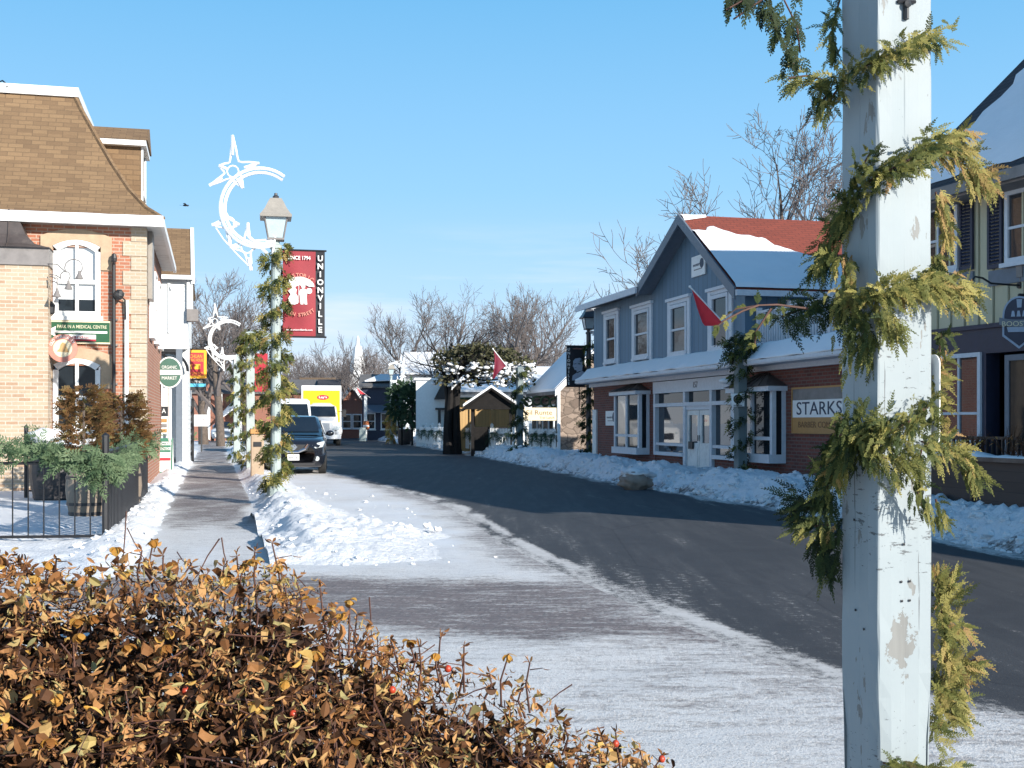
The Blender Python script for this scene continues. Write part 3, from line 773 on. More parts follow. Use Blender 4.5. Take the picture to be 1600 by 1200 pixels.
# the cedar garland: strokes as (px, py, distance in front of the post axis)
NP = 3.8
strokes = [
  # pts [(px,py,dy)], n sprays, length, gold, width, droop
  ([(1290, 168, .05), (1322, 118, -.06), (1368, 95, -.17), (1420, 72, -.15), (1470, 52, -.04)], 110, .085, .62, .022, .35),
  ([(1312, 0, .06), (1300, 40, .06), (1305, 90, .04)], 22, .085, .6, .01, .5),
  ([(1300, 128, .02), (1262, 118, 0), (1232, 122, 0)], 20, .095, .62, .02, .7),
  ([(1290, 150, .02), (1278, 178, 0)], 12, .08, .55, .02, .9),
  ([(1322, 325, .0), (1345, 292, -.10), (1370, 275, -.17), (1420, 250, -.16), (1460, 222, -.07)], 120, .085, .55, .024, .35),
  ([(1455, 225, -.05), (1495, 235, -.03), (1520, 262, 0), (1535, 285, 0)], 62, .10, .86, .028, .8),
  ([(1475, 222, -.03), (1510, 208, 0)], 14, .075, .8, .015, .3),
  ([(1330, 300, -.06), (1350, 255, -.12), (1362, 235, -.15)], 20, .06, .4, .015, .2),
  ([(1330, 330, .0), (1305, 355, .04), (1290, 395, .05), (1275, 420, .03)], 56, .10, .55, .02, .9),
  ([(1312, 400, .0), (1325, 440, -.05), (1320, 470, -.08)], 36, .10, .80, .022, .9),
  ([(1222, 494, .10), (1250, 484, .08), (1290, 480, .02), (1330, 485, -.06)], 46, .11, .28, .03, .6),
  ([(1320, 470, -.08), (1370, 462, -.19), (1410, 450, -.17), (1450, 438, -.12), (1490, 452, -.06)], 130, .095, .72, .024, .45),
  ([(1440, 440, -.10), (1475, 442, -.06), (1500, 452, -.02), (1505, 470, 0)], 38, .10, .85, .02, .5),
  ([(1340, 485, -.08), (1350, 520, -.12), (1340, 545, -.08)], 40, .10, .5, .04, 1.1),
  ([(1380, 480, -.19), (1395, 520, -.19)], 26, .10, .62, .02, .8),
  ([(1462, 300, -.03), (1470, 335, 0), (1478, 372, 0)], 36, .085, .84, .012, 1.1),
  ([(1458, 400, -.03), (1462, 425, -.03)], 14, .07, .8, .012, .6),
  ([(1470, 520, -.02), (1468, 550, -.02)], 10, .07, .45, .02, .4),
  ([(1480, 700, -.0), (1460, 640, -.03), (1455, 600, -.03), (1462, 568, -.02)], 42, .085, .82, .016, .9),
  ([(1455, 630, -.06), (1420, 660, -.17), (1380, 678, -.19), (1345, 665, -.11)], 90, .085, .6, .03, .6),
  ([(1345, 640, -.10), (1335, 690, -.09), (1320, 720, -.03)], 90, .085, .45, .04, .8),
  ([(1330, 700, -.06), (1380, 715, -.2), (1420, 720, -.17)], 60, .085, .6, .035, .9),
  ([(1310, 690, .02), (1295, 740, .02), (1290, 790, .05)], 60, .085, .36, .025, .9),
  ([(1300, 700, -.02), (1298, 730, -.03), (1312, 750, -.03)], 24, .07, .74, .018, .9),
  ([(1440, 690, -.12), (1478, 700, -.05), (1515, 722, 0), (1520, 745, 0)], 46, .10, .66, .016, .6),
  ([(1440, 700, -.13), (1430, 760, -.17), (1445, 800, -.14)], 26, .07, .55, .014, 1.0),
  ([(1462, 780, -.06), (1470, 820, -.04)], 10, .07, .6, .012, 1.0),
  ([(1300, 790, .05), (1262, 790, .08), (1246, 785, .1)], 26, .10, .22, .03, .5),
  ([(1296, 820, .05), (1265, 822, .08), (1250, 818, .08)], 26, .085, .55, .02, .5),
  ([(1305, 820, .06), (1290, 860, .08), (1300, 885, .08)], 46, .10, .24, .03, .8),
  ([(1455, 1150, -.02), (1470, 1090, 0), (1476, 1020, 0), (1470, 940, 0), (1466, 900, 0)], 96, .10, .76, .022, -.3),
  ([(1470, 1030, 0), (1500, 1040, 0), (1525, 1030, 0)], 26, .09, .84, .016, .2),
  ([(1475, 1090, 0), (1500, 1110, 0)], 28, .09, .8, .026, .7),
  ([(1470, 970, 0), (1500, 985, 0)], 14, .09, .84, .014, .2),
  ([(1380, 1192, -.14), (1420, 1196, -.14), (1500, 1202, .0)], 24, .085, .62, .012, .1),
]
m = MB(); rg = random.Random(11)
TW = MB()
for pts, n, L, gold, wd, dr in strokes:
    P = [at(a, b, NP + dy) for a, b, dy in pts]
    TW.tube(P, .0035, 5)
    tot = len(P) - 1
    L *= .78; wd *= .75
    gold = max(0, gold - .07)
    for i in range(int(n * 2.1)):
        u = rg.random() * tot; k = min(int(u), tot - 1); q = P[k].lerp(P[k + 1], u - k); dd = (P[k + 1] - P[k]).normalized()
        q = q + V((rg.gauss(0, wd), rg.gauss(0, .018) - .006, rg.gauss(0, wd)))
        outv = (V((q.x, q.y, 0)) - PC); outv.z = 0; outv.normalize()
        di = dd * rg.uniform(-.1, 1.0) + outv * rg.uniform(-.05, .45) + V((rg.uniform(-.4, .4), rg.uniform(-.35, .15), rg.uniform(-.9, .45)))
        ti = min(1, max(0, rg.gauss(gold, .15)))
        spray(m, q, di, V((rg.uniform(-.6, .6), -1, rg.uniform(-.3, .8))), L * rg.uniform(.5, 1.2), ti, k=9, seg=3, lw=.0021, droop=dr, spread=.30, rnd=rg)
t = thing('cedar_garland', 'large golden green cedar garland wound around the flaking white post', 'garland', PC)
m.build('sprays', 'cedar', t, uv=False); TW.build('stem', 'cane', t, uv=False)
# a long branch reaching out to the left across the shop front
m = MB(); b = MB()
for pts, n in (([(1262, 482, .0), (1215, 476, -.02), (1185, 477, -.03), (1150, 483, -.03), (1125, 500, -.03)], 3), ([(1185, 477, -.03), (1160, 486, -.04), (1130, 502, -.05), (1118, 512, -.05)], 2), ([(1205, 482, -.02), (1190, 505, -.02), (1180, 520, -.02), (1180, 540, -.02)], 8)):
    P = [at(a, c, NP + dy) for a, c, dy in pts]; b.tube(P, [.0045 - .0008 * i for i in range(len(P))], 5)
    for i in range(n * 2):
        u = rg.random() * (len(P) - 1); k = int(u); q = P[k].lerp(P[min(k + 1, len(P) - 1)], u - k)
        spray(m, q, V((rg.uniform(-1, .3), rg.uniform(-.4, .1), rg.uniform(-1, .2))), V((0, -1, .3)), rg.uniform(.02, .045), rg.uniform(.2, .7), k=6, seg=3, lw=.0034, rnd=rg)
t2 = thing('cedar_branch', 'thin nearly bare cedar branch reaching out from the flaking white post', 'branch', at(1262, 482, NP))
b.build('stem', 'cane', t2, uv=False); m.build('sprays', 'cedar', t2, uv=False)
# dark sprays hanging at the very top
m = MB(); b = MB()
for pts, n, gold in (([(1330, -60, .05), (1250, -35, .0), (1180, -10, -.02), (1135, 15, -.02)], 12, .12), ([(1200, -20, 0), (1205, 30, 0), (1225, 70, 0), (1240, 100, 0)], 24, .16), ([(1225, 0, 0), (1245, 40, 0), (1250, 80, 0)], 15, .2), ([(1160, -20, 0), (1142, 5, 0)], 14, .16), ([(1260, -20, 0), (1190, 0, 0), (1146, 30, 0)], 4, .1)):
    P = [at(a, c, NP + dy) for a, c, dy in pts]; b.tube(P, .003, 5)
    for i in range(n):
        u = rg.random() * (len(P) - 1); k = int(u); q = P[k].lerp(P[min(k + 1, len(P) - 1)], u - k)
        spray(m, q + V((rg.gauss(0, .012), rg.gauss(0, .02), rg.gauss(0, .01))), V((rg.uniform(-.6, .5), rg.uniform(-.4, .2), -1)), V((0, -1, .3)), rg.uniform(.05, .105), max(0, rg.gauss(gold, .1)), k=8, seg=3, lw=.0028, droop=.6, spread=.36, rnd=rg)
t2 = thing('cedar_branch', 'dark green cedar branch hanging against the sky at the top edge', 'branch', at(1330, -60, NP))
b.build('stem', 'cane', t2, uv=False); m.build('sprays', 'cedar', t2, uv=False)

# ---------------------------------------------------------------- rose hedge in the foreground
SIL = [(-200, 872), (0, 878), (60, 893), (130, 902), (190, 886), (250, 890), (310, 905), (400, 900), (450, 905), (500, 950), (545, 968), (600, 1015), (650, 1050), (700, 1068), (760, 1085), (820, 1098), (860, 1120), (900, 1155), (960, 1185), (1020, 1205), (1100, 1260), (1250, 1420)]
def hedge_top(x, y=2.2):
    px = CX + FPX * x / y
    return CAMZ - (interp(px, SIL) - HY) * y / FPX
def hedge_surf(x, y):
    xr = x * 2.2 / y if y < 2.2 else x
    zt = hedge_top(xr)
    d = 2.2 - y
    return zt - (.52 * max(0, d) ** 1.5 if d > 0 else .7 * d * d) + .05 * noise.noise(V((x * 5, y * 5, 2))) + .03 * noise.noise(V((x * 13, y * 13, 8)))
def leaf(mb, p, d, nrm, L, W, curl, cup, tint):
    d = V(d).normalized(); s_ = d.cross(nrm)
    if s_.length < 1e-4: s_ = d.cross(V((.3, .5, .8)))
    s_.normalize(); n_ = s_.cross(d); P = V(p); vs = []
    st = ((0, 0), (.3, .85), (.62, 1.0), (.86, .55), (1.0, 0)); ang = 0; prev = 0
    for i, (t_, w_) in enumerate(st):
        ang = curl * t_; dd = d * math.cos(ang) - n_ * math.sin(ang); nd = n_ * math.cos(ang) + d * math.sin(ang)
        P = P + dd * (L * (t_ - prev)); prev = t_
        if w_ == 0: vs.append(P.copy())
        else: vs.extend((P + s_ * (W * .5 * w_) + nd * (cup * W * w_), P.copy(), P - s_ * (W * .5 * w_) + nd * (cup * W * w_)))
    mb.add(vs, [(0, 2, 1), (0, 3, 2), (1, 2, 5, 4), (2, 3, 6, 5), (4, 5, 8, 7), (5, 6, 9, 8), (7, 8, 10), (8, 9, 10)], 0, tint)
rg = random.Random(5)
t = thing('rose_hedge', 'dense clipped rose hedge of dry brown curled leaves in the foreground', 'hedge', (-.5, 2.1, 0))
m = MB(); cn = MB()
def rdir(): 
    v = V((rg.gauss(0, 1), rg.gauss(0, 1), rg.gauss(0, 1))); return v.normalized()
cnt = 0
while cnt < 34000:
    x = rg.uniform(-1.35, .62); y = rg.uniform(1.3, 2.65); s = hedge_surf(x, y)
    if y > 2.25 and rg.random() < .5: continue
    dp = (rg.expovariate(1 / .09) - .015) if rg.random() < .72 else rg.uniform(0, .5)
    if dp > .5 or s - dp < .02: continue
    z = s - dp; cnt += 1
    px = CX + FPX * x / y
    clump = noise.noise(V((x * 6, y * 6, z * 6 + 4)))
    if clump < -.10 and dp < .12 and rg.random() < .8: continue
    if dp > .15: clump = 0
    ti = .43 + .40 * noise.noise(V((x * 9, y * 9, z * 9))) + rg.gauss(0, .16)
    r_ = rg.random()
    if r_ < .05: ti = rg.uniform(.75, .92)
    elif r_ < .08: ti = rg.uniform(.93, 1)
    elif r_ < .22: ti = rg.uniform(.0, .2)
    big = rg.random() < .10
    L = rg.uniform(.022, .036) if big else rg.uniform(.010, .026); W = L * (rg.uniform(.42, .66) if big else rg.uniform(.10, .36))
    d = rdir(); d.z -= .25
    leaf(m, V((x, y, z)), d, rdir(), L, W, rg.uniform(-.8, 3.8), rg.uniform(-.2, .8), min(1, max(0, ti)))
n = 0
while n < 23000:                                            # inner leaves tinted near black, standing in for shade in the gaps
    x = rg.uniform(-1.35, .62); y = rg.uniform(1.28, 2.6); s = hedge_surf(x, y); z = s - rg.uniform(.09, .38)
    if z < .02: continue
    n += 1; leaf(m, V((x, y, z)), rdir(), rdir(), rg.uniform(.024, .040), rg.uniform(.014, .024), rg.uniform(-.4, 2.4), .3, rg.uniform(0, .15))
for i in range(2600):                                       # canes and twigs
    x = rg.uniform(-1.3, .55); y = rg.uniform(1.35, 2.6); s = hedge_surf(x, y); z = s - rg.uniform(.0, .3)
    d = (V((0, 0, .55)) + rdir()).normalized(); L = rg.uniform(.04, .13)
    P = [V((x, y, z)) - d * L]; 
    for q in range(3): d = (d + rdir() * .25).normalized(); P.append(P[-1] + d * L * .38)
    if P[-1].z > hedge_surf(P[-1].x, P[-1].y) + .008: continue
    cn.tube(P, [.0015, .0013, .001, .0007], 4)
for i in range(60):                                         # roots of the canes
    x = rg.uniform(-1.3, .6); y = rg.uniform(1.7, 2.5); s = hedge_surf(x, y)
    if s < .1: continue
    cn.tube([V((x + rg.gauss(0, .05), y + rg.gauss(0, .05), 0)), V((x + rg.gauss(0, .04), y, s * .5)), V((x, y, s - .05))], [.0035, .003, .002], 4)
# tips that stand clear of the hedge, with buds, hips and faded flowers
flowers = []
def tip(px, py, h, yy, kind):
    b0 = at(px, py, yy); a = b0 - V((rg.uniform(-.02, .02), rg.uniform(-.02, .02), h)); mid = (a + b0) / 2 + V((rg.uniform(-.012, .012), 0, rg.uniform(-.01, .01)))
    cn.tube([a, mid, b0], [.0022, .0018, .0014], 4)
    for q in range(rg.randint(1, 3)):
        u = rg.uniform(.2, .95); e = a.lerp(b0, u); d = rdir(); d.z = abs(d.z) * .5
        e2 = e + d * rg.uniform(.015, .04); cn.tube([e, e2], [.0013, .0008], 3)
        leaf(m, e2, d + V((0, 0, -.6)), rdir(), rg.uniform(.014, .024), rg.uniform(.004, .01), rg.uniform(.3, 2), .2, rg.uniform(.1, .65))
    if kind == 'f': flowers.append(b0)
    elif kind == 'b':
        for q in range(5): leaf(m, b0, V((rg.gauss(0, .5), rg.gauss(0, .5), rg.uniform(-.3, 1))), rdir(), rg.uniform(.012, .022), .005, rg.uniform(-.5, 1), .3, rg.uniform(.1, .5))
for px, py, h, k in ((0, 868, .05, 'f'), (12, 875, .04, 'b'), (75, 877, .05, 'f'), (88, 872, .05, 'b'), (140, 885, .06, 'f'), (182, 855, .09, 'f'), (190, 882, .06, 'f'), (240, 843, .11, 'f'), (222, 860, .07, 'b'), (255, 868, .08, 'b'), (268, 878, .06, 'f'), (322, 897, .06, 'f'), (370, 868, .09, 'b'), (380, 880, .08, 'f'), (398, 862, .11, 'b'), (425, 848, .13, 'b'), (437, 884, .10, 'f'), (350, 885, .08, 'b'), (462, 905, .09, 'b'), (500, 918, .10, 'b'), (546, 937, .10, 'f'), (558, 960, .09, 'b'), (440, 925, .06, 'f'), (520, 968, .06, 'f'), (575, 995, .07, 'b'), (640, 1000, .08, 'f'), (655, 1012, .08, 'b'), (688, 995, .09, 'b'), (680, 1020, .06, 'f'), (725, 1010, .09, 'b'), (722, 1030, .06, 'b'), (795, 1022, .10, 'f'), (828, 1035, .09, 'b'), (815, 1075, .06, 'b'), (880, 1128, .06, 'b'), (940, 1150, .06, 'b'), (962, 1145, .08, 'b'), (930, 1160, .06, 'b'), (1000, 1172, .06, 'b'), (1035, 1182, .05, 'b'), (610, 1000, .06, 'b'), (300, 880, .07, 'b'), (40, 882, .05, 'b'), (765, 1052, .05, 'b')):
    tip(px, py, h, 2.2 + rg.uniform(-.06, .06), k)
for i in range(26):
    x = rg.uniform(-1.0, .1); y = rg.uniform(1.65, 2.2); flowers.append(V((x, y, hedge_surf(x, y) + .008)))
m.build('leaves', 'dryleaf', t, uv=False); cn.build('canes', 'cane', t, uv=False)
for c in flowers:
    f_ = MB(); k = rg.randint(6, 10); g0 = rg.uniform(.1, .8)
    for q in range(k):
        th = 2 * math.pi * q / k + rg.uniform(-.3, .3); d = V((math.cos(th), math.sin(th), rg.uniform(-1.0, .4)))
        leaf(f_, c, d, V((0, 0, 1)), rg.uniform(.013, .021), rg.uniform(.010, .016), rg.uniform(.5, 1.9), rg.uniform(-.3, .3), min(1, max(0, g0 + rg.gauss(0, .2))))
    f_.build('withered_flower', 'petal', t, uv=False)
for px, py, yy in ((458, 1116, 1.92), (290, 1080, 1.9), (613, 1078, 2.1), (962, 1162, 2.18), (1034, 1186, 2.2), (700, 1045, 2.15)):
    h_ = MB(); c = at(px, py, yy); h_.lathe(c, [(0, -.007), (.005, -.005), (.0068, 0), (.005, .005), (.002, .007)], 10); h_.build('rose_hip', 'hip', t, smooth=True, uv=False)
# ================================================================ buildings, right hand side
def window(f, u0, u1, z0, z1, parent, frame='white', pane='glass', fw=.09, proud=.05, rails=(.5,), mull=(), sill=True, outer=None, name='window', cas=.0):
    """a framed window on plane f; its panes are sub-parts"""
    m = MB()
    m.fbox(f, u0, u0 + fw, z0, z1, 0, proud); m.fbox(f, u1 - fw, u1, z0, z1, 0, proud)
    m.fbox(f, u0 + fw, u1 - fw, z1 - fw, z1, 0, proud); m.fbox(f, u0 + fw, u1 - fw, z0, z0 + fw, 0, proud)
    for r_ in rails:
        z = lerp(z0, z1, r_); m.fbox(f, u0 + fw, u1 - fw, z - fw * .3, z + fw * .3, 0, proud * .7)
    for r_ in mull:
        u = lerp(u0, u1, r_); m.fbox(f, u - fw * .28, u + fw * .28, z0 + fw, z1 - fw, 0, proud * .66)
    if sill: m.fbox(f, u0 - .05, u1 + .05, z0 - .07, z0 - .002, 0, proud + .06)
    o = m.build(name, frame, parent)
    p = MB(); p.fbox(f, u0 + fw * .8, u1 - fw * .8, z0 + fw * .8, z1 - fw * .8, -.02, .012); p.build('pane', pane, o)
    return o

# ---- the blue gabled shop
sf = F((2.82, 40.8, 0), (.2348, -.972, 0), (-.972, -.2348, 0))
U, Z = sf.U, sf.Z
LEN = U(1394); DEP = 9.0
t = thing('shop_building', 'two-storey shop, slate blue boards above dark red brick, gabled red roof with snow', 'shop building', sf.p(0, 0))
zE = 2.86                                   # underside of the skirt roof
m = MB(); uS0, uS1, uB2a, uB2b = U(1024), U(1149), U(1164), U(1228)
uB1a, uB1b = U(975), U(1015)
# brick ground floor, pieces butted round the shopfront and the bays
zs1 = Z(985, 708); zbt = Z(985, 617)
m.fbox(sf, 0, uB1a, 0, zE, -.3, 0); m.fbox(sf, uB1b, uS0, 0, zE, -.3, 0)
m.fbox(sf, uB1a, uB1b, 0, zs1, -.3, 0); m.fbox(sf, uB1a, uB1b, zbt, zE, -.3, 0)
m.fbox(sf, uS1, uB2a, 0, zE, -.3, 0); m.fbox(sf, uB2b, LEN, 0, zE, -.3, 0)
zs2 = Z(1200, 722); zbt2 = Z(1200, 611)
m.fbox(sf, uB2a, uB2b, 0, zs2, -.3, 0); m.fbox(sf, uB2a, uB2b, zbt2, zE, -.3, 0)
uD0, uD1 = U(1073), U(1112); zst = Z(1050, 712)
m.fbox(sf, uS0, uD0, 0, zst, -.3, -.02); m.fbox(sf, uD1, uS1, 0, zst, -.3, -.02)
m.build('ground_floor_wall', 'brick_red', t)
for a in (0, LEN - .3):
    m = MB(); m.fbox(sf, a, a + .3, 0, zE, -DEP, -.3); m.build('side_wall', 'brick_red', t)
m = MB(); m.fbox(sf, .3, LEN - .3, .02, zE, -1.4, -1.3); m.fbox(sf, .3, LEN - .3, .02, .06, -1.3, -.3); m.fbox(sf, .3, LEN - .3, zE - .04, zE, -1.3, -.3); m.build('shop_interior', 'interior', t)
# upper floor
uG0, uG1, uA = U(1022), U(1164), U(1085)      # gable walls and apex
zUL = Z(928, 478) - .05; zUR = 4.85; zA = Z(1085, 345)
zB = zE + .42
m = MB(); poly = [sf.p(.0, zB), sf.p(uG1, zB), sf.p(uG1, zUR), sf.p(uA, zA), sf.p(uG0, zUL - .05), sf.p(.0, zUL - .05)]
m.prism(poly, sf.n * -.25)
m.fbox(sf, uG1 - .25, uG1, zB - .4, zUR, -DEP, -.25); m.fbox(sf, 0, .25, zB, zUL - .1, -DEP, -.25)
m.fbox(sf, .25, uG1 - .25, zB, zUL - .4, -DEP, -DEP + .25)
m.build('upper_wall', 'blue_board', t)
# skirt roof with snow between the storeys
zt_ = Z(1100, 552)
m = MB(); m.prism([sf.p(-.1, zE, 0), sf.p(-.1, zE, .62), sf.p(-.1, zE + .05, .62), sf.p(-.1, zB, .03), sf.p(-.1, zB, 0)], sf.u * (LEN + .1)); m.build('skirt_roof', 'shingle_dark', t)
m = MB(); m.fbox(sf, -.12, LEN, zE - .02, zE + .055, .62, .65); m.fbox(sf, -.1, LEN, zE - .16, zE - .004, .0, .14); m.fbox(sf, -.1, LEN, zE - .045, zE - .006, .14, .62); m.build('fascia', 'grey_trim', t)
m = MB(); n_ = 70; vs = []
for i in range(n_ + 1):
    u = lerp(-.1, LEN, i / n_)
    for k, (w_, z_) in enumerate(((.02, zB + .10), (.2, zB + .05), (.45, zE + .215), (.63, zE + .10), (.65, zE + .075), (.6, zE + .06))):
        nn_ = .035 * noise.noise(V((u * 1.4, k, 2))) + .02 * noise.noise(V((u * 5, k * 3, 4)))
        vs.append(sf.p(u, z_ + nn_, w_ + (nn_ if k in (3, 4) else 0)))
m.add(vs, [(i * 6 + k, i * 6 + k + 1, (i + 1) * 6 + k + 1, (i + 1) * 6 + k) for i in range(n_) for k in range(5)])
m.build('roof_snow', 'snow_roof', t, smooth=True)
# gable roof: two slopes with real thickness, ridge runs back from the street
ov = .45; rb = -sf.n            # backwards
def rp(u, z, w): return sf.p(u, z, w)
ex = .42; sl_r = (zA - zUR) / (uG1 - uA); sl_l = (zA - zUL) / (uA - uG0)
m = MB(); th_ = UP * .14
a0, a1 = rp(uA, zA + .14, ov), rp(uA, zA + .14, -DEP)
r0, r1 = rp(uG1 + ex, zUR - sl_r * ex + .14, ov), rp(uG1 + ex, zUR - sl_r * ex + .14, -DEP)
l0, l1 = rp(uG0 - .25, zUL - sl_l * .25 + .14, ov), rp(uG0 - .25, zUL - sl_l * .25 + .14, -DEP)
m.prism([a0, r0, r1, a1], -th_); m.prism([a1, l1, l0, a0], -th_)
m.build('roof', 'shingle_red', t)
m = MB()
for q0, q1 in ((a0, r0), (l0, a0)):
    d = (q1 - q0); m.prism([q0 + sf.n * .03 + UP * .03, q1 + sf.n * .03 + UP * .03, q1 + sf.n * .03 - UP * .26, q0 + sf.n * .03 - UP * .26], sf.n * -.05)
m.build('bargeboard', 'slate_trim', t)
for q0, q1 in ((a0, r0), (l0, a0)):
    m = MB(); k_ = UP * .146; m.prism([q0 - k_ - sf.n * .03, q1 - k_ - sf.n * .03, q1 - k_ - sf.n * (ov + .0), q0 - k_ - sf.n * (ov + .0)], UP * -.03); m.build('soffit', 'slate_trim', t)
m = MB(); m.prism([r0 - UP * .03 + sf.u * .004, r1 - UP * .03 + sf.u * .004, r1 - UP * .17 + sf.u * .004, r0 - UP * .17 + sf.u * .004], sf.u * .09); m.build('gutter', 'grey_trim', t)
# snow lying on the right slope, ragged upper edge, lobes at the ridge
rn = (r0 - a0).cross(a1 - a0).normalized(); rn = rn if rn.z > 0 else -rn
def roof_sheet(mb, top_pts, lo_u0, lo_u1, thick=.06):
    pass
def slope_pt(px, py): return on_plane(px, py, a0, rn)
m = MB()
e_r = (r1 - r0).normalized(); dn = (r0 - a0).normalized(); SL = (r0 - a0).length
edge = []
for px_, py_ in ((1098, 362), (1104, 362), (1110, 354), (1128, 359), (1150, 366), (1174, 369), (1191, 372), (1194, 381), (1226, 389), (1250, 396), (1274, 405), (1300, 411)):
    q = slope_pt(px_, py_) - a0; edge.append((q.dot(e_r), q.dot(dn) / SL))
edge.append((edge[-1][0] + 8, edge[-1][1] + .12))
nu_ = 90; nv_ = 26; vs = []
for i in range(nu_ + 1):
    u = lerp(.02, DEP + ov - .02, i / nu_); v0 = interp(u, edge) + .03 * noise.noise(V((u * 2.1, 3, 1))) + .02 * noise.noise(V((u * 6, 3, 1)))
    if u < .55: v0 = max(.02, v0 - .02)
    for j in range(nv_ + 1):
        v = lerp(v0, 1.0, j / nv_); e = min(1, j / 2.0) * min(1, (nv_ - j) / 1.0 + .4)
        hh = (.015 + .075 * e) * (1 + .25 * noise.noise(V((u, v * 4, 7))))
        vs.append(a0 + e_r * u + dn * (v * SL) + rn * hh)
m.add(vs, [(i * (nv_ + 1) + j, i * (nv_ + 1) + j + 1, (i + 1) * (nv_ + 1) + j + 1, (i + 1) * (nv_ + 1) + j) for i in range(nu_) for j in range(nv_)])
m.build('roof_snow', 'snow_roof', t, smooth=True)
m = MB(); vs = []
for i in range(9):
    u = .03 + i * .09; v1 = .09 - .008 * i
    for j in range(5): vs.append(a0 + e_r * u + dn * (lerp(-.005, v1, j / 4) * SL) + rn * (.02 + .04 * math.sin(math.pi * j / 4)))
m.add(vs, [(i * 5 + j, i * 5 + j + 1, (i + 1) * 5 + j + 1, (i + 1) * 5 + j) for i in range(8) for j in range(4)])
m.build('roof_snow', 'snow_roof', t, smooth=True)
# low roof left of the gable
m = MB(); zl = zUL
m.prism([rp(-.35, zl + .02, .5), rp(uG0 - .05, zl + .02, .5), rp(uG0 - .05, zl + .30, -1.2), rp(-.35, zl + .30, -1.2)], UP * -.12)
m.prism([rp(-.35, zl + .30, -1.2), rp(uG0 - .05, zl + .30, -1.2), rp(uG0 - .05, zl - .1, -DEP), rp(-.35, zl - .1, -DEP)], UP * -.12)
m.build('eaves_roof', 'slate_trim', t)
m = MB(); m.prism([rp(-.37, zl + .05, .51), rp(uG0 - .05, zl + .05, .51), rp(uG0 - .05, zl + .33, -1.2), rp(-.37, zl + .33, -1.2)], UP * .025); m.build('roof_snow', 'snow_roof', t)
m = MB(); m.fbox(sf, -.4, uG0 - .1, zl - .14, zl + .03, .505, .56); m.build('gutter', 'grey_trim', t)
# upper windows
for x0, x1, y0, y1 in ((945, 968, 488, 571), (989, 1020, 478, 565), (1045, 1080, 468, 561), (1108, 1146, 452, 552)):
    xc = (x0 + x1) / 2
    z0, z1 = Z(xc, y1), Z(xc, y0); u0, u1 = U(x0), U(x1)
    window(sf, u0 + .22, u1 - .22, z0 + .12, z1 - .12, t, 'grey_trim', 'glass', .1, .07, sill=True)
    m = MB(); m.fbox(sf, u0, u0 + .2, z0, z1, 0, .05); m.fbox(sf, u1 - .2, u1, z0, z1, 0, .05); m.fbox(sf, u0 + .2, u1 - .2, z1 - .1, z1, 0, .045); m.fbox(sf, u0 - .05, u1 + .05, z1, z1 + .08, 0, .1)
    m.build('window_casing', 'grey_trim', t)
# shopfront
m = MB(); pj = .05
zf0, zf1 = Z(1090, 611), Z(1090, 594)
m.fbox(sf, uS0, uS1, zf0, zE - .18, 0, .08)                           # fascia board
ztb = Z(1090, 631)
m.fbox(sf, uS0, uS1, ztb - .05, ztb + .05, -.08, .07)
for u in (uS0, uD0 - .12, uD1, uS1 - .14): m.fbox(sf, u, u + .14, zst if u in (uS0, uS1 - .14) else .05, zf0, -.08, .065)
for a, b in ((uS0 + .14, uD0 - .12), (uD1 + .14, uS1 - .14)):
    m.fbox(sf, a, b, zst, zst + .1, -.08, .1); m.fbox(sf, a, b, zst + .28, zst + .36, -.08, .04)
m.fbox(sf, uD0 + .02, uD1, ztb - .16, ztb - .05, -.08, .03)
o = m.build('shopfront', 'grey_trim', t)
for a, b in ((uS0 + .14, uD0 - .12), (uD1 + .14, uS1 - .14)):
    p = MB(); p.fbox(sf, a, b, zst + .1, zst + .28, -.09, -.06); p.fbox(sf, a, b, zst + .36, ztb - .05, -.09, -.06); p.build('pane', 'glass_blue', o)
for a, b in ((uS0 + .14, uD0 - .12), (uD0 + .02, uD1), (uD1 + .14, uS1 - .14)):
    p = MB(); p.fbox(sf, a, b, ztb + .05, zf0, -.09, -.06); p.build('transom', 'glass', o)
um = (uD0 + uD1) / 2 + .05
for a, b in ((uD0 + .03, um - .012), (um + .012, uD1 - .01)):
    m = MB(); zd = ztb - .17; fw = .13
    m.fbox(sf, a, b, .1, .95, -.07, .0); m.fbox(sf, a, a + fw, .95, zd, -.07, 0); m.fbox(sf, b - fw, b, .95, zd, -.07, 0); m.fbox(sf, a + fw, b - fw, zd - fw, zd, -.07, 0)
    m.fbox(sf, a + .12, b - .12, .25, .8, 0, .02)
    d = m.build('door', 'white_old', t)
    p = MB(); p.fbox(sf, a + fw, b - fw, .95, zd - fw, -.06, -.04); p.build('pane', 'glass_blue', d)
    p = MB(); p.tube([sf.p(um + (.05 if a > um - .1 else -.05), 1.0, .03), sf.p(um + (.05 if a > um - .1 else -.05), 1.16, .03)], .012, 6); p.build('handle', 'black', d)
m = MB(); m.fbox(sf, uD0 + .25, uD0 + .55, .78, .98, .022, .06); m.build('letter_box', 'plastic', t)
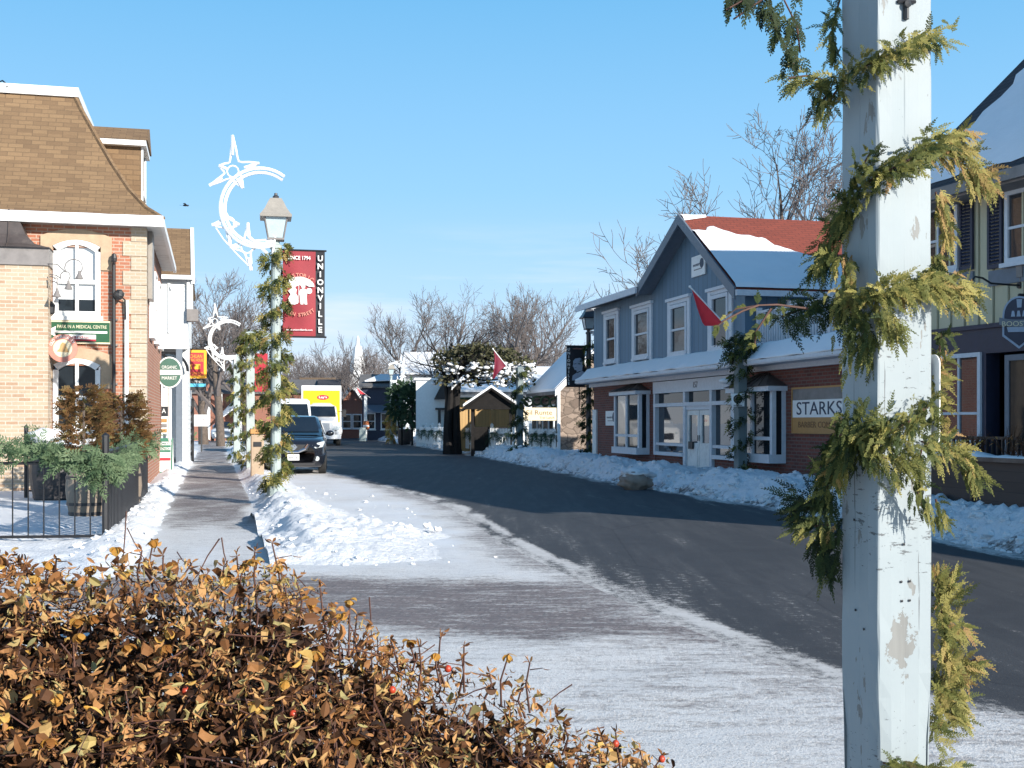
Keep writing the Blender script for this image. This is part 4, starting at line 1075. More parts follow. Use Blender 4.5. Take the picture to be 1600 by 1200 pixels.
# bays with dark metal hoods
for a, b, z0, z1, zh in ((uB1a, uB1b, zs1, zbt, Z(993, 599)), (uB2a, uB2b, zs2, zbt2, Z(1196, 583))):
    dp = .34; m = MB(); fw = .12
    m.fbox(sf, a, b, z0, z0 + .2, 0, dp + .08); m.fbox(sf, a - .08, b + .08, z1 - .02, z1 + .09, 0, dp + .14)
    mid = lerp(a, b, .5)
    for u in (a, mid - fw / 2, b - fw): m.fbox(sf, u, u + fw, z0 + .2, z1 - .02, dp - .1, dp)
    m.fbox(sf, a + fw, b - fw, z0 + .52, z0 + .60, dp - .09, dp - .01) if True else None
    m.fbox(sf, a, a + .1, z0 + .2, z1 - .02, 0, .1); m.fbox(sf, b - .1, b, z0 + .2, z1 - .02, 0, .1)
    o = m.build('bay_window', 'grey_trim', t)
    for c, d in ((a + fw, mid - fw / 2), (mid + fw / 2, b - fw)):
        p = MB(); p.fbox(sf, c, d, z0 + .2, z0 + .52, dp - .07, dp - .05); p.fbox(sf, c, d, z0 + .6, z1 - .02, dp - .07, dp - .05); p.build('pane', 'glass_blue' if c < mid - .2 else 'glass', o)
    for c in (a + .02, b - .04):
        p = MB(); p.fbox(sf, c, c + .02, z0 + .2, z1 - .02, .1, dp - .1); p.build('pane', 'glass', o)
    m = MB(); q = [sf.p(a - .1, z1 + .10, 0), sf.p(a - .1, z1 + .10, dp + .2), sf.p(b + .1, z1 + .10, dp + .2), sf.p(b + .1, z1 + .10, 0)]
    k0, k1 = sf.p(lerp(a, b, .38), zh, .01), sf.p(lerp(a, b, .62), zh, .01)
    m.add(q + [k0, k1], [(0, 1, 4), (1, 2, 5, 4), (2, 3, 5), (0, 3, 2, 1), (0, 4, 5, 3)])
    for i in range(1, 6):
        w_ = i / 6; pa = q[1].lerp(q[2], w_); pb = k0.lerp(k1, w_); m.tube([pa + UP * .012, pb + UP * .012], .016, 4)
    m.build('bay_hood', 'darkmetal', t)
m = MB(); m.blob(sf.p(uB2a + .15, zbt2 + .27, .42), (.3, .12, .09), amp=.2); m.build('roof_snow', 'snow_roof', t, smooth=True)
# side door frame at the far end, quoin strip
m = MB(); m.fbox(sf, .02, .42, .05, Z(936, 640), 0, .06); m.build('side_door', 'white_old', t)
# balcony on the flat roof right of the gable
m = MB(); m.fbox(sf, uG1, LEN, zE, zE + .12, -DEP, 0); m.build('flat_roof', 'snow_roof', t)
m = MB(); uR0, uR1 = U(1170), LEN - .1; zr0, zr1 = 3.18, 4.12; wv = -.25
zr0 = Z(1200, 548); zr1 = Z(1200, 480)
m.fbox(sf, uR0, uR1, zr1 - .06, zr1, wv - .05, wv + .05); m.fbox(sf, uR0, uR1, zr0, zr0 + .07, wv - .04, wv + .04)
k = 0; u = uR0
while u < uR1:
    big = k % 14 == 0
    m.fbox(sf, u, u + (.11 if big else .035), zr0 + .071 if not big else zE + .12, zr1 - .061 if not big else zr1 + .08, wv - (.055 if big else .018), wv + (.055 if big else .018)); u += .125; k += 1
m.build('balcony_railing', 'grey_trim', t)
m = MB(); m.fbox(sf, uG1 + .3, uR1, zE + .121, zE + .33, -1.6, .02); m.build('roof_snow', 'snow_roof', t)
# small things on the shop front, each its own
def sign_board(name, f, x0, x1, y0, y1, w, matn, label, cat='sign', th=.04, border=None):
    u0, u1 = f.U(x0), f.U(x1); xc = (x0 + x1) / 2; z0, z1 = f.Z(xc, y1), f.Z(xc, y0)
    r = thing(name, label, cat, f.p((u0 + u1) / 2, z0, w))
    m = MB(); m.fbox(f, u0, u1, z0, z1, w, w + th); m.build('board', matn, r)
    if border:
        m = MB(); b = border[1]
        m.fbox(f, u0 - b, u0, z0 - b, z1 + b, w, w + th + .01); m.fbox(f, u1, u1 + b, z0 - b, z1 + b, w, w + th + .01); m.fbox(f, u0, u1, z1, z1 + b, w, w + th + .01); m.fbox(f, u0, u1, z0 - b, z0, w, w + th + .01)
        m.build('frame', border[0], r)
    return r, u0, u1, z0, z1, w + th
r, u0, u1, z0, z1, w_ = sign_board('shop_sign', sf, 1241, 1330, 624, 652, .0, 'white', 'barber shop sign with large navy letters on white above a mustard strip')
text('STARKS', sf.p(lerp(u0, u1, .48), lerp(z0, z1, .52), w_), sf.u, sf.n, (z1 - z0) * .74, 'navy_letters', r, width=(u1 - u0) * .80)
zz = sf.Z(1285, 675); m = MB(); m.fbox(sf, u0, u1, zz, z0, .0, .038); m.build('lower_board', 'gold', r)
text('BARBER COMPANY', sf.p(lerp(u0, u1, .52), lerp(zz, z0, .5), .038), sf.u, sf.n, (z0 - zz) * .42, 'gold_letters', r, width=(u1 - u0) * .82)
zz2 = sf.Z(1285, 606); m = MB(); m.fbox(sf, u0, u1, z1, zz2, .0, .036); m.build('upper_board', 'lead', r)
m = MB(); b_ = .04; m.fbox(sf, u0 - b_, u0, zz - b_, zz2 + b_, 0, .05); m.fbox(sf, u0, u1, zz2, zz2 + b_, 0, .05); m.fbox(sf, u0, u1, zz - b_, zz, 0, .05); m.build('frame', 'gold', r)
def logo_sign(x0, x1, y0, y1, label, w=.0):
    r, u0, u1, z0, z1, w_ = sign_board('office_sign', sf, x0, x1, y0, y1, w, 'white', label)
    text('meeters', sf.p(lerp(u0, u1, .40), lerp(z0, z1, .56), w_), sf.u, sf.n, (z1 - z0) * .13, 'navy_letters', r, width=(u1 - u0) * .52)
    m = MB(); m.lathe(sf.p(lerp(u0, u1, .78), lerp(z0, z1, .58), w_ - .001), [(.14 * (u1 - u0), 0), (.14 * (u1 - u0), .008), (.07 * (u1 - u0), .008)], 16, ax=sf.n); m.build('emblem', 'navy_letters', r)
    m = MB(); m.fbox(sf, lerp(u0, u1, .2), lerp(u0, u1, .8), lerp(z0, z1, .3), lerp(z0, z1, .35), w_, w_ + .004); m.build('rule', 'lead', r)
logo_sign(1083, 1104, 399, 431, 'white square sign with a round emblem high in the blue gable', .01)
logo_sign(948, 965, 642, 665, 'small white square sign with an emblem on the red brick wall')
text('157', sf.p(U(1091), Z(1091, 601), .08), sf.u, sf.n, .16, 'letters_black', t, 'house_number')
t2 = thing('flood_light', 'small white floodlight under the blue shop eaves above the balcony', 'light', sf.p(uG1 + .03, 4.4, -1.5))
m = MB(); c = sf.p(uG1 + .02, 4.5, -1.1); m.tube([c, c + sf.u * .12], .02, 6); m.lathe(c + sf.u * .14, [(.03, 0), (.1, -.16), (.0, -.15)], 10); m.build('shade', 'white', t2)

# ---- the khaki shop further right
yf = F((7.06, 20.4, 0), (.33, -.944, 0), (-.944, -.33, 0))
U, Z = yf.U, yf.Z
LY = 11.2; DY = 5.2; zSd = 3.02; zEv = 5.32
t = thing('corner_pub', 'two-storey pub with khaki board and batten, dark shutters and navy ground floor', 'pub building', yf.p(0, 0))
m = MB(); m.fbox(yf, 0, LY, zSd, zEv, -.25, 0); m.fbox(yf, 0, .25, zSd, zEv, -DY, -.25); m.fbox(yf, LY - .25, LY, 0, zEv, -DY, -.25); m.fbox(yf, .25, LY - .25, zSd, zEv, -DY, -DY + .25)
m.build('upper_wall', 'tan_board', t)
m = MB(); u = .05
while u < LY: m.fbox(yf, u, u + .045, zSd + .002, zEv - .15, 0, .022); u += .33
m.build('battens', 'tan_board', t)
xw0, xw1 = U(1466), U(1536); zw1 = Z(1500, 553); zw0 = Z(1500, 694)
xd0 = U(1572)
m = MB(); m.fbox(yf, 0, xw0, 0, zSd, -.25, .02); m.fbox(yf, xw0, xw1, 0, zw0, -.25, .02); m.fbox(yf, xw0, xw1, zw1, zSd, -.25, .02); m.fbox(yf, xw1, xd0 - .42, 0, zSd, -.25, .02)
m.fbox(yf, xd0 - .42, xd0 + 1.2, 2.6, zSd, -.25, .02); m.fbox(yf, xd0 + 1.2, LY, 0, zSd, -.25, .02); m.fbox(yf, 0, .25, 0, zSd, -DY, -.25)
m.fbox(yf, -.02, LY, zSd - .02, zSd + .05, .021, .06)
m.build('ground_floor_wall', 'navy', t)
m = MB(); m.fbox(yf, .3, LY - .3, 0, 3.0, -1.6, -1.5); m.build('pub_interior', 'interior', t)
window(yf, xw0, xw1, zw0, zw1, t, 'grey_trim', 'glass_blue', .07, .06, rails=(.34,), mull=(.5,), sill=True)
o = window(yf, xd0, xd0 + 1.1, .1, 2.55, t, 'slate_trim', 'glass', .09, .03, rails=(.38,), sill=False, name='door')
for x0, x1, y0, y1, s0, s1 in ((1472, 1499, 322, 425, 1457, 1517), (1573, 1640, 300, 412, 1549, 1664)):
    xc = (x0 + x1) / 2; z0, z1 = Z(x0, y1), Z(x0, y0); u0, u1 = U(x0), U(x1)
    if x0 > 1500: u1 = u0 + 1.0
    else: u0 = u1 - 1.0
    window(yf, u0, u1, z0, z1, t, 'grey_trim', 'glass_blue', .07, .05, rails=(.48,), mull=(.5,))
    m = MB(); m.fbox(yf, u0 - .4, u1 + .4, z1 + .04, z1 + .34, 0, .05); m.build('window_header', 'slate_trim', t)
    m = MB(); m.fbox(yf, u0 - .36, u1 + .36, z0 - .32, z0 - .08, .0, .04); m.build('window_apron', 'slate_trim', t)
    for a in (u0 - .37, u1 + .05):
        m = MB(); m.fbox(yf, a, a + .05, z0 - .05, z1 + .02, .023, .06); m.fbox(yf, a + .27, a + .32, z0 - .05, z1 + .02, .023, .06); m.fbox(yf, a + .05, a + .27, z1 - .04, z1 + .02, .023, .06); m.fbox(yf, a + .05, a + .27, z0 - .05, z0 + .02, .023, .06)
        z = z0 + .03
        while z < z1 - .06: m.hexa([yf.p(a + .05, z, .055), yf.p(a + .27, z, .055), yf.p(a + .27, z + .01, .026), yf.p(a + .05, z + .01, .026), yf.p(a + .05, z + .012, .055), yf.p(a + .27, z + .012, .055), yf.p(a + .27, z + .05, .026), yf.p(a + .05, z + .05, .026)]); z += .055
        m.build('shutter', 'navy', t)
# roof, ridge parallel to the street; snow on the street slope
zR = 10.1; dR = 4.7
m = MB(); e0, e1 = yf.p(-.4, zEv, .5), yf.p(LY + .4, zEv, .5); k0, k1 = yf.p(-.4, zR, -dR), yf.p(LY + .4, zR, -dR); b0, b1 = yf.p(-.4, zEv, -DY - .4), yf.p(LY + .4, zEv, -DY - .4)
m.prism([e0, e1, k1, k0], UP * -.16); m.prism([k0, k1, b1, b0], UP * -.16); m.build('roof', 'shingle_dark', t)
for a in (0, LY - .2):
    m = MB(); m.prism([yf.p(a, zEv, 0), yf.p(a, zR - .25, -dR), yf.p(a, zEv, -DY)], yf.u * .2); m.build('gable_wall', 'tan_board', t)
m = MB(); vs = []; sn = (e1 - e0).cross(k0 - e0).normalized(); sn = sn if sn.z > 0 else -sn
for i in range(61):
    a = i / 60
    for j in range(19):
        b_ = j / 18; lo = .5 * a + .03 + .02 * noise.noise(V((a * 40, 1, 1)))
        uu = lerp(.036 + .022 * noise.noise(V((b_ * 9, 7, 1))) + .02 * noise.noise(V((b_ * 30, 7, 1))), 1, a); vv = lerp(.028 + .012 * noise.noise(V((a * 30, 3, 2))), .97, b_)
        ed = min(1, i / 2, j / 1.5, (18 - j) / 1.5)
        vs.append(e0.lerp(e1, uu) + (k0 - e0) * vv + sn * (.012 + .09 * ed))
m.add(vs, [(i * 19 + j, (i + 1) * 19 + j, (i + 1) * 19 + j + 1, i * 19 + j + 1) for i in range(60) for j in range(18)]); m.build('roof_snow', 'snow_roof', t, smooth=True)
m = MB(); m.fbox(yf, -.4, LY + .4, zEv - .2, zEv - .03, .5, .6); m.fbox(yf, -.1, LY + .1, zEv - .23, zEv - .19, 0, .5); m.fbox(yf, 0, LY, zEv - .19, zEv - .0, 0, .03); m.build('gutter', 'lead', t)
# pub sign, a shield on a bracket
q_ = yf.p(U(1592), 0, 0); c0 = at(1592, 660, q_.y - .40); zc = CAMZ - (505 - HY) * c0.y / FPX
pf = F((c0.x, c0.y, 0), (.80, -.60, 0), (-.60, -.80, 0))
pf = F((c0.x, c0.y, 0), (.95, -.31, 0), (-.31, -.95, 0))
mm = c0.y / FPX
t = thing('pub_sign', 'dark shield-shaped pub sign with pale outline and a lettered ribbon', 'sign', V((c0.x, c0.y, zc)))
def shield(k, w, off):
    pts = [(-24 * k, 4), (-24 * k, -20 * k), (0, -40 * k), (24 * k, -20 * k), (24 * k, 4)] + [(24 * k * math.cos(R(a)), 12 + 30 * k * math.sin(R(a))) for a in range(0, 181, 15)]
    return [pf.p(a * mm, zc + b_ * mm, w) for a, b_ in pts], pf.n * off
m = MB(); m.prism(*shield(1.0, 0, .05)); m.build('border', 'portrait', t)
m = MB(); m.prism(*shield(.9, .045, .012)); m.build('board', 'navy', t)
m = MB(); rb_ = []
for i in range(13): a = (i / 12 - .5) * 2; rb_.append((a * 29, 3 - 4 * (1 - a * a)))
m.prism([pf.p(a * mm, zc + (b_ - 5) * mm, .06) for a, b_ in rb_] + [pf.p(a * mm, zc + (b_ + 6) * mm, .06) for a, b_ in reversed(rb_)], pf.n * .02); m.build('ribbon', 'slate_trim', t)
text('BOOSTER', pf.p(0, zc - 1.2 * mm, .08), pf.u, pf.n, 8 * mm, 'letters_cream', t, width=50 * mm)
m = MB()
m.prism([pf.p(a * mm, zc + b_ * mm, .057) for a, b_ in ((-3, 24), (3, 24), (4, 37), (-4, 37))], pf.n * .01)
for q in (-9, -1, 7): m.prism([pf.p((q + a) * mm, zc + b_ * mm, .057) for a, b_ in ((-3, 10), (3, 10), (1.5, 19), (-1.5, 19))], pf.n * .01)
m.prism([pf.p(a * mm, zc + b_ * mm, .057) for a, b_ in ((-16, -14), (16, -14), (18, -6), (-18, -6))], pf.n * .01); m.build('emblem', 'portrait', t)
m = MB(); m.tube([pf.p(0, zc + 45 * mm, .02), pf.p(0, zc + 38 * mm, .02)], .02, 6); m.tube([pf.p(0, zc + 44 * mm, .02), pf.p(0, zc + 44 * mm, .02) - yf.n * .40], .025, 6); m.build('bracket', 'black', t)
# gooseneck lamp
t = thing('gooseneck_lamp', 'black gooseneck lamp on the khaki board wall beside the shield sign', 'lamp', yf.p(U(1592), 3.6))
q0 = yf.p(U(1594), Z(1594, 446), .0); dx = at(1548, 446, q0.y) - at(1594, 446, q0.y)
m = MB(); P = [q0, q0 + yf.n * .12, q0 + dx * .45 + yf.n * .3 + UP * .02, q0 + dx * .65 + yf.n * .35 + UP * .10, q0 + dx * .85 + yf.n * .38 + UP * .12, q0 + dx + yf.n * .4 + UP * .02, q0 + dx * 1.02 + yf.n * .4 - UP * .10]; m.tube(P, .016, 6); m.lathe(q0, [(.05, 0), (.05, .03), (0, .03)], 10, ax=yf.n); m.build('arm', 'black', t)
m = MB(); m.lathe(P[-1], [(.02, .03), (.03, -.05), (.05, -.08), (.13, -.19), (.135, -.21), (.0, -.20)], 14); m.build('shade', 'black', t)
# junction box
m = MB(); c = yf.p(U(1597), Z(1597, 424), .03); m.obox(c, yf.u, yf.n, UP, .06, .03, .09); m.lathe(c - UP * .1, [(.02, -.05), (.02, 0)], 6)
tag(m.build('junction_box', 'lead'), 'small grey electrical box above the gooseneck lamp on the khaki wall', 'electrical box')
# patio wall with snow and a low iron rail
pw = F((5.95, 18.6, 0), (.26, -.966, 0), (-.966, -.26, 0))
t = thing('patio_wall', 'dark brown plank patio wall topped with snow before the pub', 'patio wall', pw.p(0, 0))
pu0, pu1 = pw.U(1420), 11.0
m = MB(); zpt = 1.02; u = pu0
while u < pu1:
    m.fbox(pw, u + .06, min(u + 1.5, pu1), .0, zpt - .06, -.08, 0); m.fbox(pw, u, u + .06, 0, zpt - .061, -.09, .03); u += 1.5
m.build('panel', 'patio_wood', t)
m = MB(); m.fbox(pw, pu0, pu1, zpt - .06, zpt, -.35, .06); m.build('cap', 'darkmetal', t)
m = MB(); vs = []
for i in range(120):
    u = lerp(pu0, pu1, i / 119)
    for k, (w_, z_) in enumerate(((-.34, .0), (-.25, .06), (-.1, .09), (.02, .05), (.05, .0))):
        e = max(0, .5 + 1.3 * noise.noise(V((u * 2.3, 1, 4))) + .5 * noise.noise(V((u * 9, 1, 4))))
        vs.append(pw.p(u, zpt - .012 + z_ * e, w_))
m.add(vs, [(i * 5 + k, i * 5 + k + 1, (i + 1) * 5 + k + 1, (i + 1) * 5 + k) for i in range(119) for k in range(4)]); m.build('snow_cap', 'snow_roof', t, smooth=True)
m = MB(); zr = zpt + .24; m.fbox(pw, pu0, pu0 + 2.2, zr, zr + .04, -.33, -.29); u = pu0
while u < pu0 + 2.2: m.fbox(pw, u, u + .03, zpt, zr, -.325, -.295); u += .11
m.build('iron_rail', 'black', t)
for i, (px, hgt) in enumerate(((1496, .38), (1512, .30), (1562, .42), (1588, .34))):
    m = MB(); b = pw.p(pw.U(px), zpt + .02, -.18); rg = random.Random(i)
    for q in range(16):
        d = V((rg.gauss(0, .35), rg.gauss(0, .35), 1)).normalized(); e = b + V((rg.gauss(0, .04), rg.gauss(0, .04), 0)); m.tube([e, e + d * hgt * .6, e + d * hgt + V((rg.gauss(0, .05), 0, 0))], [.006, .004, .002], 3, tint=.1)
        leaf(m, e + d * hgt * .7, V((rg.gauss(0, 1), rg.gauss(0, 1), -.2)), UP, .09, .03, .5, .1, rg.uniform(.0, .5))
    tag(m.build('dry_plant', 'dryleaf', uv=False), ('thin dry plant in the snow on the patio wall below the paned window', 'short dry stalks in the snow on the patio wall under the window corner', 'tall dry stalks in the patio wall snow before the pub doorway', 'dry stalks in the patio wall snow under the shield sign')[i], 'plant')
# neighbours out of the frame whose shadows lie across the street
nf = F(yf.p(LY + .3, 0, .2), (.30, -.954, 0))
t = thing('flat_roofed_shop', 'low flat-roofed brick shop next to the khaki pub', 'shop building', nf.p(0, 0))
m = MB(); m.fbox(nf, 0, 7.2, 0, 3.2, -8, 0); m.build('wall', 'brick_red', t)
m = MB(); m.fbox(nf, -.05, 7.25, 3.2, 3.45, -8.05, .1); m.build('parapet', 'slate_trim', t)
for i in range(3): window(nf, .8 + i * 2.2, 2.3 + i * 2.2, .8, 2.6, t)
t = thing('shadow_block', 'unseen flat-roofed brick block added behind the khaki pub for its shadow', 'building', yf.p(.2, 0, -5.7))  # unseen block, added so its shadow covers the lower red roof
m = MB(); m.fbox(yf, .2, 9.5, 0, 9.6, -15.5, -5.7); m.build('wall', 'brick_far', t)
m = MB(); m.fbox(yf, .15, 9.55, 9.6, 9.8, -15.55, -5.65); m.build('parapet', 'slate_trim', t)
# ================================================================ left hand side
bf = F((-8.35, 27.0, 0), (.97, .243, 0)); bs = F((-8.35, 27.0, 0), (-.243, .97, 0), (.97, .243, 0))
U, Z = bf.U, bf.Z
t = thing('brick_house', 'two-storey orange brick house with tan quoins under a brown shingled mansard roof', 'brick building', bf.p(0, 0))
zE = Z(240, 347); WL = -9.0; DB = 8.0
w1 = (U(83), U(157)); zw1 = (Z(120, 494), Z(120, 375)); zw2 = (Z(120, 672), Z(120, 560))
m = MB()
m.fbox(bf, WL, w1[0], 0, zE - .1, -.3, 0); m.fbox(bf, w1[1], 0, 0, zE - .1, -.3, 0)
m.fbox(bf, w1[0], w1[1], 0, zw2[0], -.3, 0); m.fbox(bf, w1[0], w1[1], zw2[1] - .16, zw1[0], -.3, 0); m.fbox(bf, w1[0], w1[1], zw1[1] - .16, zE - .1, -.3, 0)
m.fbox(bs, .3, DB, 0, zE - .1, -.3, 0)
m.build('wall', 'brick_orange', t)
m = MB(); z = 0; k = 0; qh = .33
while z < zE - .4:
    a = U(205) if k % 2 else U(192)
    m.fbox(bf, a, .022, z + .006, min(z + qh - .006, zE - .12), -.02, .024); m.fbox(bs, .0, -a * (1 if k % 2 else .7), z + .006, min(z + qh - .006, zE - .12), -.02, .022) ; z += qh; k += 1
m.build('quoin', 'brick_quoin', t)
def arch(f, u0, u1, zs, rise, n=10):
    return [(lerp(u0, u1, i / n), zs + rise * (1 - (2 * i / n - 1) ** 2)) for i in range(n + 1)]
for wi, ((z0, z1), side, pn) in enumerate(((zw1, .55, 'blind'), (zw2, .5, 'glass'))):
    u0, u1 = w1; rise = .15; zs = z1 - rise
    # tan surround: segmental hood with shoulders
    m = MB(); ou0, ou1 = u0 - .26, U(175); inn = arch(bf, u0 - .01, u1 + .01, zs, rise); out = arch(bf, ou0, ou1, zs + .22, rise + .02)
    m.prism([bf.p(a, b, .05) for a, b in inn] + [bf.p(u1 + .01, zs - .52, .05), bf.p(ou1, zs - .52, .05)] + [bf.p(a, b, .05) for a, b in reversed(out)] + [bf.p(ou0, zs - .52, .05), bf.p(u0 - .01, zs - .52, .05)], bf.n * -.06)
    m.build('window_surround', 'tanstone', t)
    m = MB(); fw = .11
    m.prism([bf.p(a, b, .04) for a, b in arch(bf, u0, u1, zs, rise)] + [bf.p(a, b - fw, .04) for a, b in reversed(arch(bf, u0 + fw, u1 - fw, zs, rise))], bf.n * -.16)
    m.fbox(bf, u0, u0 + fw, z0, zs - fw + .0, -.12, .04); m.fbox(bf, u1 - fw, u1, z0, zs - fw, -.12, .04); m.fbox(bf, u0 + fw, u1 - fw, z0, z0 + fw, -.12, .035)
    um = (u0 + u1) / 2; m.fbox(bf, um - .035, um + .035, z0 + fw, zs + rise - fw, -.11, .02); zm = lerp(z0, z1, .45); m.fbox(bf, u0 + fw, u1 - fw, zm - .045, zm + .045, -.11, .025)
    m.fbox(bf, u0 - .06, u1 + .06, z0 - .1, z0 - .002, -.05, .1)
    o = m.build('window', 'white', t)
    p = MB(); p.fbox(bf, u0 + .05, u1 - .05, z0 + .05, zm if wi else z0 + .38, -.09, -.07); p.build('pane', 'glass', o)
    p = MB(); a = arch(bf, u0 + .05, u1 - .05, zs - .06, rise); p.prism([bf.p(u0 + .05, zm if wi else z0 + .38, -.07)] + [bf.p(u1 - .05, zm if wi else z0 + .38, -.07)] + [bf.p(q, b, -.07) for q, b in reversed(a)], bf.n * -.02); p.build('pane', pn if pn == 'blind' else 'glass', o)
for k, uu in enumerate((-4.2, -6.6)):
    window(bf, uu - 1, uu, 3.6, 5.4, t); window(bf, uu - 1, uu, .9, 2.6, t)
for k in range(3): window(bs, 1.5 + 2.2 * k, 2.5 + 2.2 * k, 3.6, 5.4, t)
m = MB()
prof_ = [(-.40, zE + .02), (-.02, zE + .30), (.38, zE + .78), (.78, zE + 1.42), (1.18, zE + 2.15), (1.55, zE + 2.85), (1.72, zE + 3.22)]
vs = []
for i_, z_ in prof_:
    vs += [bf.p(WL, z_, -i_), bf.p(-i_, z_, -i_), bf.p(-i_, z_, -(DB - i_)), bf.p(WL, z_, -(DB - i_))]
m.add(vs, [(4 * k + a, 4 * k + (a + 1) % 4, 4 * k + 4 + (a + 1) % 4, 4 * k + 4 + a) for k in range(len(prof_) - 1) for a in (0, 1, 2)] + [(24, 25, 26, 27)])
o = m.build('roof', 'shingle_brown', t)
m = MB()
for k in range(len(prof_) - 1):
    a, b = prof_[k], prof_[k + 1]; m.tube([bf.p(-a[0], a[1], -a[0]), bf.p(-b[0], b[1], -b[0])], .055, 5)
m.build('hip_cap', 'shingle_brown', o)
m = MB(); i_, z_ = prof_[-1]
for q in ((WL, -i_ + .1, -i_ - .1, -i_ + .1),): m.fbox(bf, q[0], q[1], z_ - .05, z_ + .17, q[2], q[3])
m.fbox(bf, -i_ - .1, -i_ + .1, z_ - .05, z_ + .17, -(DB - i_), -i_ - .1); m.build('roof_cap', 'white', t)
m = MB(); m.fbox(bf, WL, .42, zE - .17, zE + .0, .38, .46); m.fbox(bf, .34, .42, zE - .17, zE, -DB, .38); m.build('gutter', 'white', t)
m = MB(); m.fbox(bf, WL, .34, zE - .13, zE - .09, 0, .38); m.fbox(bf, .02, .34, zE - .13, zE - .09, -DB, 0); m.build('soffit', 'white_old', t)
m = MB(); m.fbox(bs, .5, 1.3, zE - 1.7, zE - .14, .02, .12); m.build('bracket_panel', 'lamp_roof', t)
m = MB(); vs = []
for i in range(50):
    u = lerp(-6.5, .4, i / 49)
    for k, (w_, z_) in enumerate(((.30, .07), (.38, .085), (.46, .05), (.465, -.02))): vs.append(bf.p(u, zE + z_ + .02 * noise.noise(V((u * 2, k, 0))), w_))
m.add(vs, [(i * 4 + k, i * 4 + k + 1, (i + 1) * 4 + k + 1, (i + 1) * 4 + k) for i in range(49) for k in range(3)]); m.build('gutter_snow', 'snow_roof', t, smooth=True)
# dormer on the street slope
m = MB(); d0, d1, zb, zt = 2.5, 3.9, zE + .75, zE + 2.25
m.fbox(bs, d0, d1, zb - .4, zt, -1.6, -.25); dm = m.build('dormer', 'shingle_brown', t)
m = MB(); m.fbox(bs, d0 - .2, d1 + .2, zt, zt + .13, -1.6, -.12); m.fbox(bs, d0 - .004, d0 + .12, zb - .3, zt - .002, -.246, -.20); m.fbox(bs, d1 - .12, d1, zb - .3, zt - .002, -.246, -.20); m.fbox(bs, d0 + .12, d1 - .12, zb + .35, zb + .45, -.246, -.20); m.build('dormer_trim', 'white', dm)
m = MB(); m.prism([bs.p(d0 - .22, zt + .132, -.08), bs.p((d0 + d1) / 2, zt + .62, -.08), bs.p(d1 + .22, zt + .132, -.08)], bs.n * -1.7); m.build('dormer_roof', 'shingle_brown', dm)
# downspout
m = MB(); ud = U(199); m.fbox(bf, ud - .05, ud + .03, .1, Z(199, 470), .026, .10); m.build('downspout', 'white', t)
# electric service mast
t2 = thing('service_mast', 'dark electric service mast with insulators on the orange brick wall', 'utility mast', bf.p(U(181), .2))
m = MB(); um = U(179); q = bf.p(um, 0, .16); m.tube([q + UP * Z(179, 640), q + UP * Z(179, 412), q + UP * Z(179, 405)], .04, 8); m.lathe(q + UP * Z(179, 405), [(.06, -.08), (.07, 0), (.05, .09), (0, .12)], 10); m.tube([q + UP * Z(179, 408), q + UP * Z(179, 408) + bf.n * .12 - UP * .1], .03, 6); m.build('pole', 'black', t2)
m = MB(); q2 = bf.p(U(187), Z(187, 462), .2); m.blob(q2, (.12, .1, .12), 10, 7, .3); m.tube([q2, bf.p(um, Z(181, 455), .16)], .03, 6); m.tube([q2, bf.p(U(196), Z(196, 470), .12), bf.p(U(197), Z(197, 500), .1)], .02, 5)
m.build('insulator', 'plastic', t2)
for y in (600, 540, 500):
    m = MB(); m.fbox(bf, um - .07, um + .07, Z(181, y) - .02, Z(181, y) + .02, .0, .12); m.build('clamp', 'lead', t2)
# green arrow sign
r, u0, u1, z0, z1, w_ = sign_board('direction_sign', bf, 73, 172, 504, 535, .03, 'green_sign', 'green sign with a long white arrow pointing left on the orange brick wall', border=('cream', .035))
m = MB(); zm = lerp(z0, z1, .52); m.prism([bf.p(u0 - .02, zm, w_), bf.p(lerp(u0, u1, .15), zm - .12, w_), bf.p(lerp(u0, u1, .14), zm - .03, w_), bf.p(lerp(u0, u1, .96), zm - .03, w_), bf.p(lerp(u0, u1, .96), zm + .02, w_), bf.p(lerp(u0, u1, .14), zm + .02, w_), bf.p(lerp(u0, u1, .15), zm + .12, w_)], bf.n * .012); m.build('arrow', 'letters_white', r)
text('PARK IN A MEDICAL CENTRE', bf.p(lerp(u0, u1, .56), lerp(z0, z1, .78), w_), bf.u, bf.n, .075, 'letters_cream', r, width=(u1 - u0) * .78, bold=.01)
m = MB(); m.fbox(bf, lerp(u0, u1, .25), lerp(u0, u1, .78), lerp(z0, z1, .16), lerp(z0, z1, .38), w_, w_ + .01); m.build('plate', 'letters_white', r)
m = MB(); m.fbox(bf, lerp(u0, u1, .42), lerp(u0, u1, .78), lerp(z0, z1, .06), lerp(z0, z1, .15), w_, w_ + .01); m.build('stripe', 'red_paint', r)
text('Guardian', bf.p(lerp(u0, u1, .5), lerp(z0, z1, .27), w_ + .011), bf.u, bf.n, .07, 'red_paint', r, width=(u1 - u0) * .42, shear=.2)
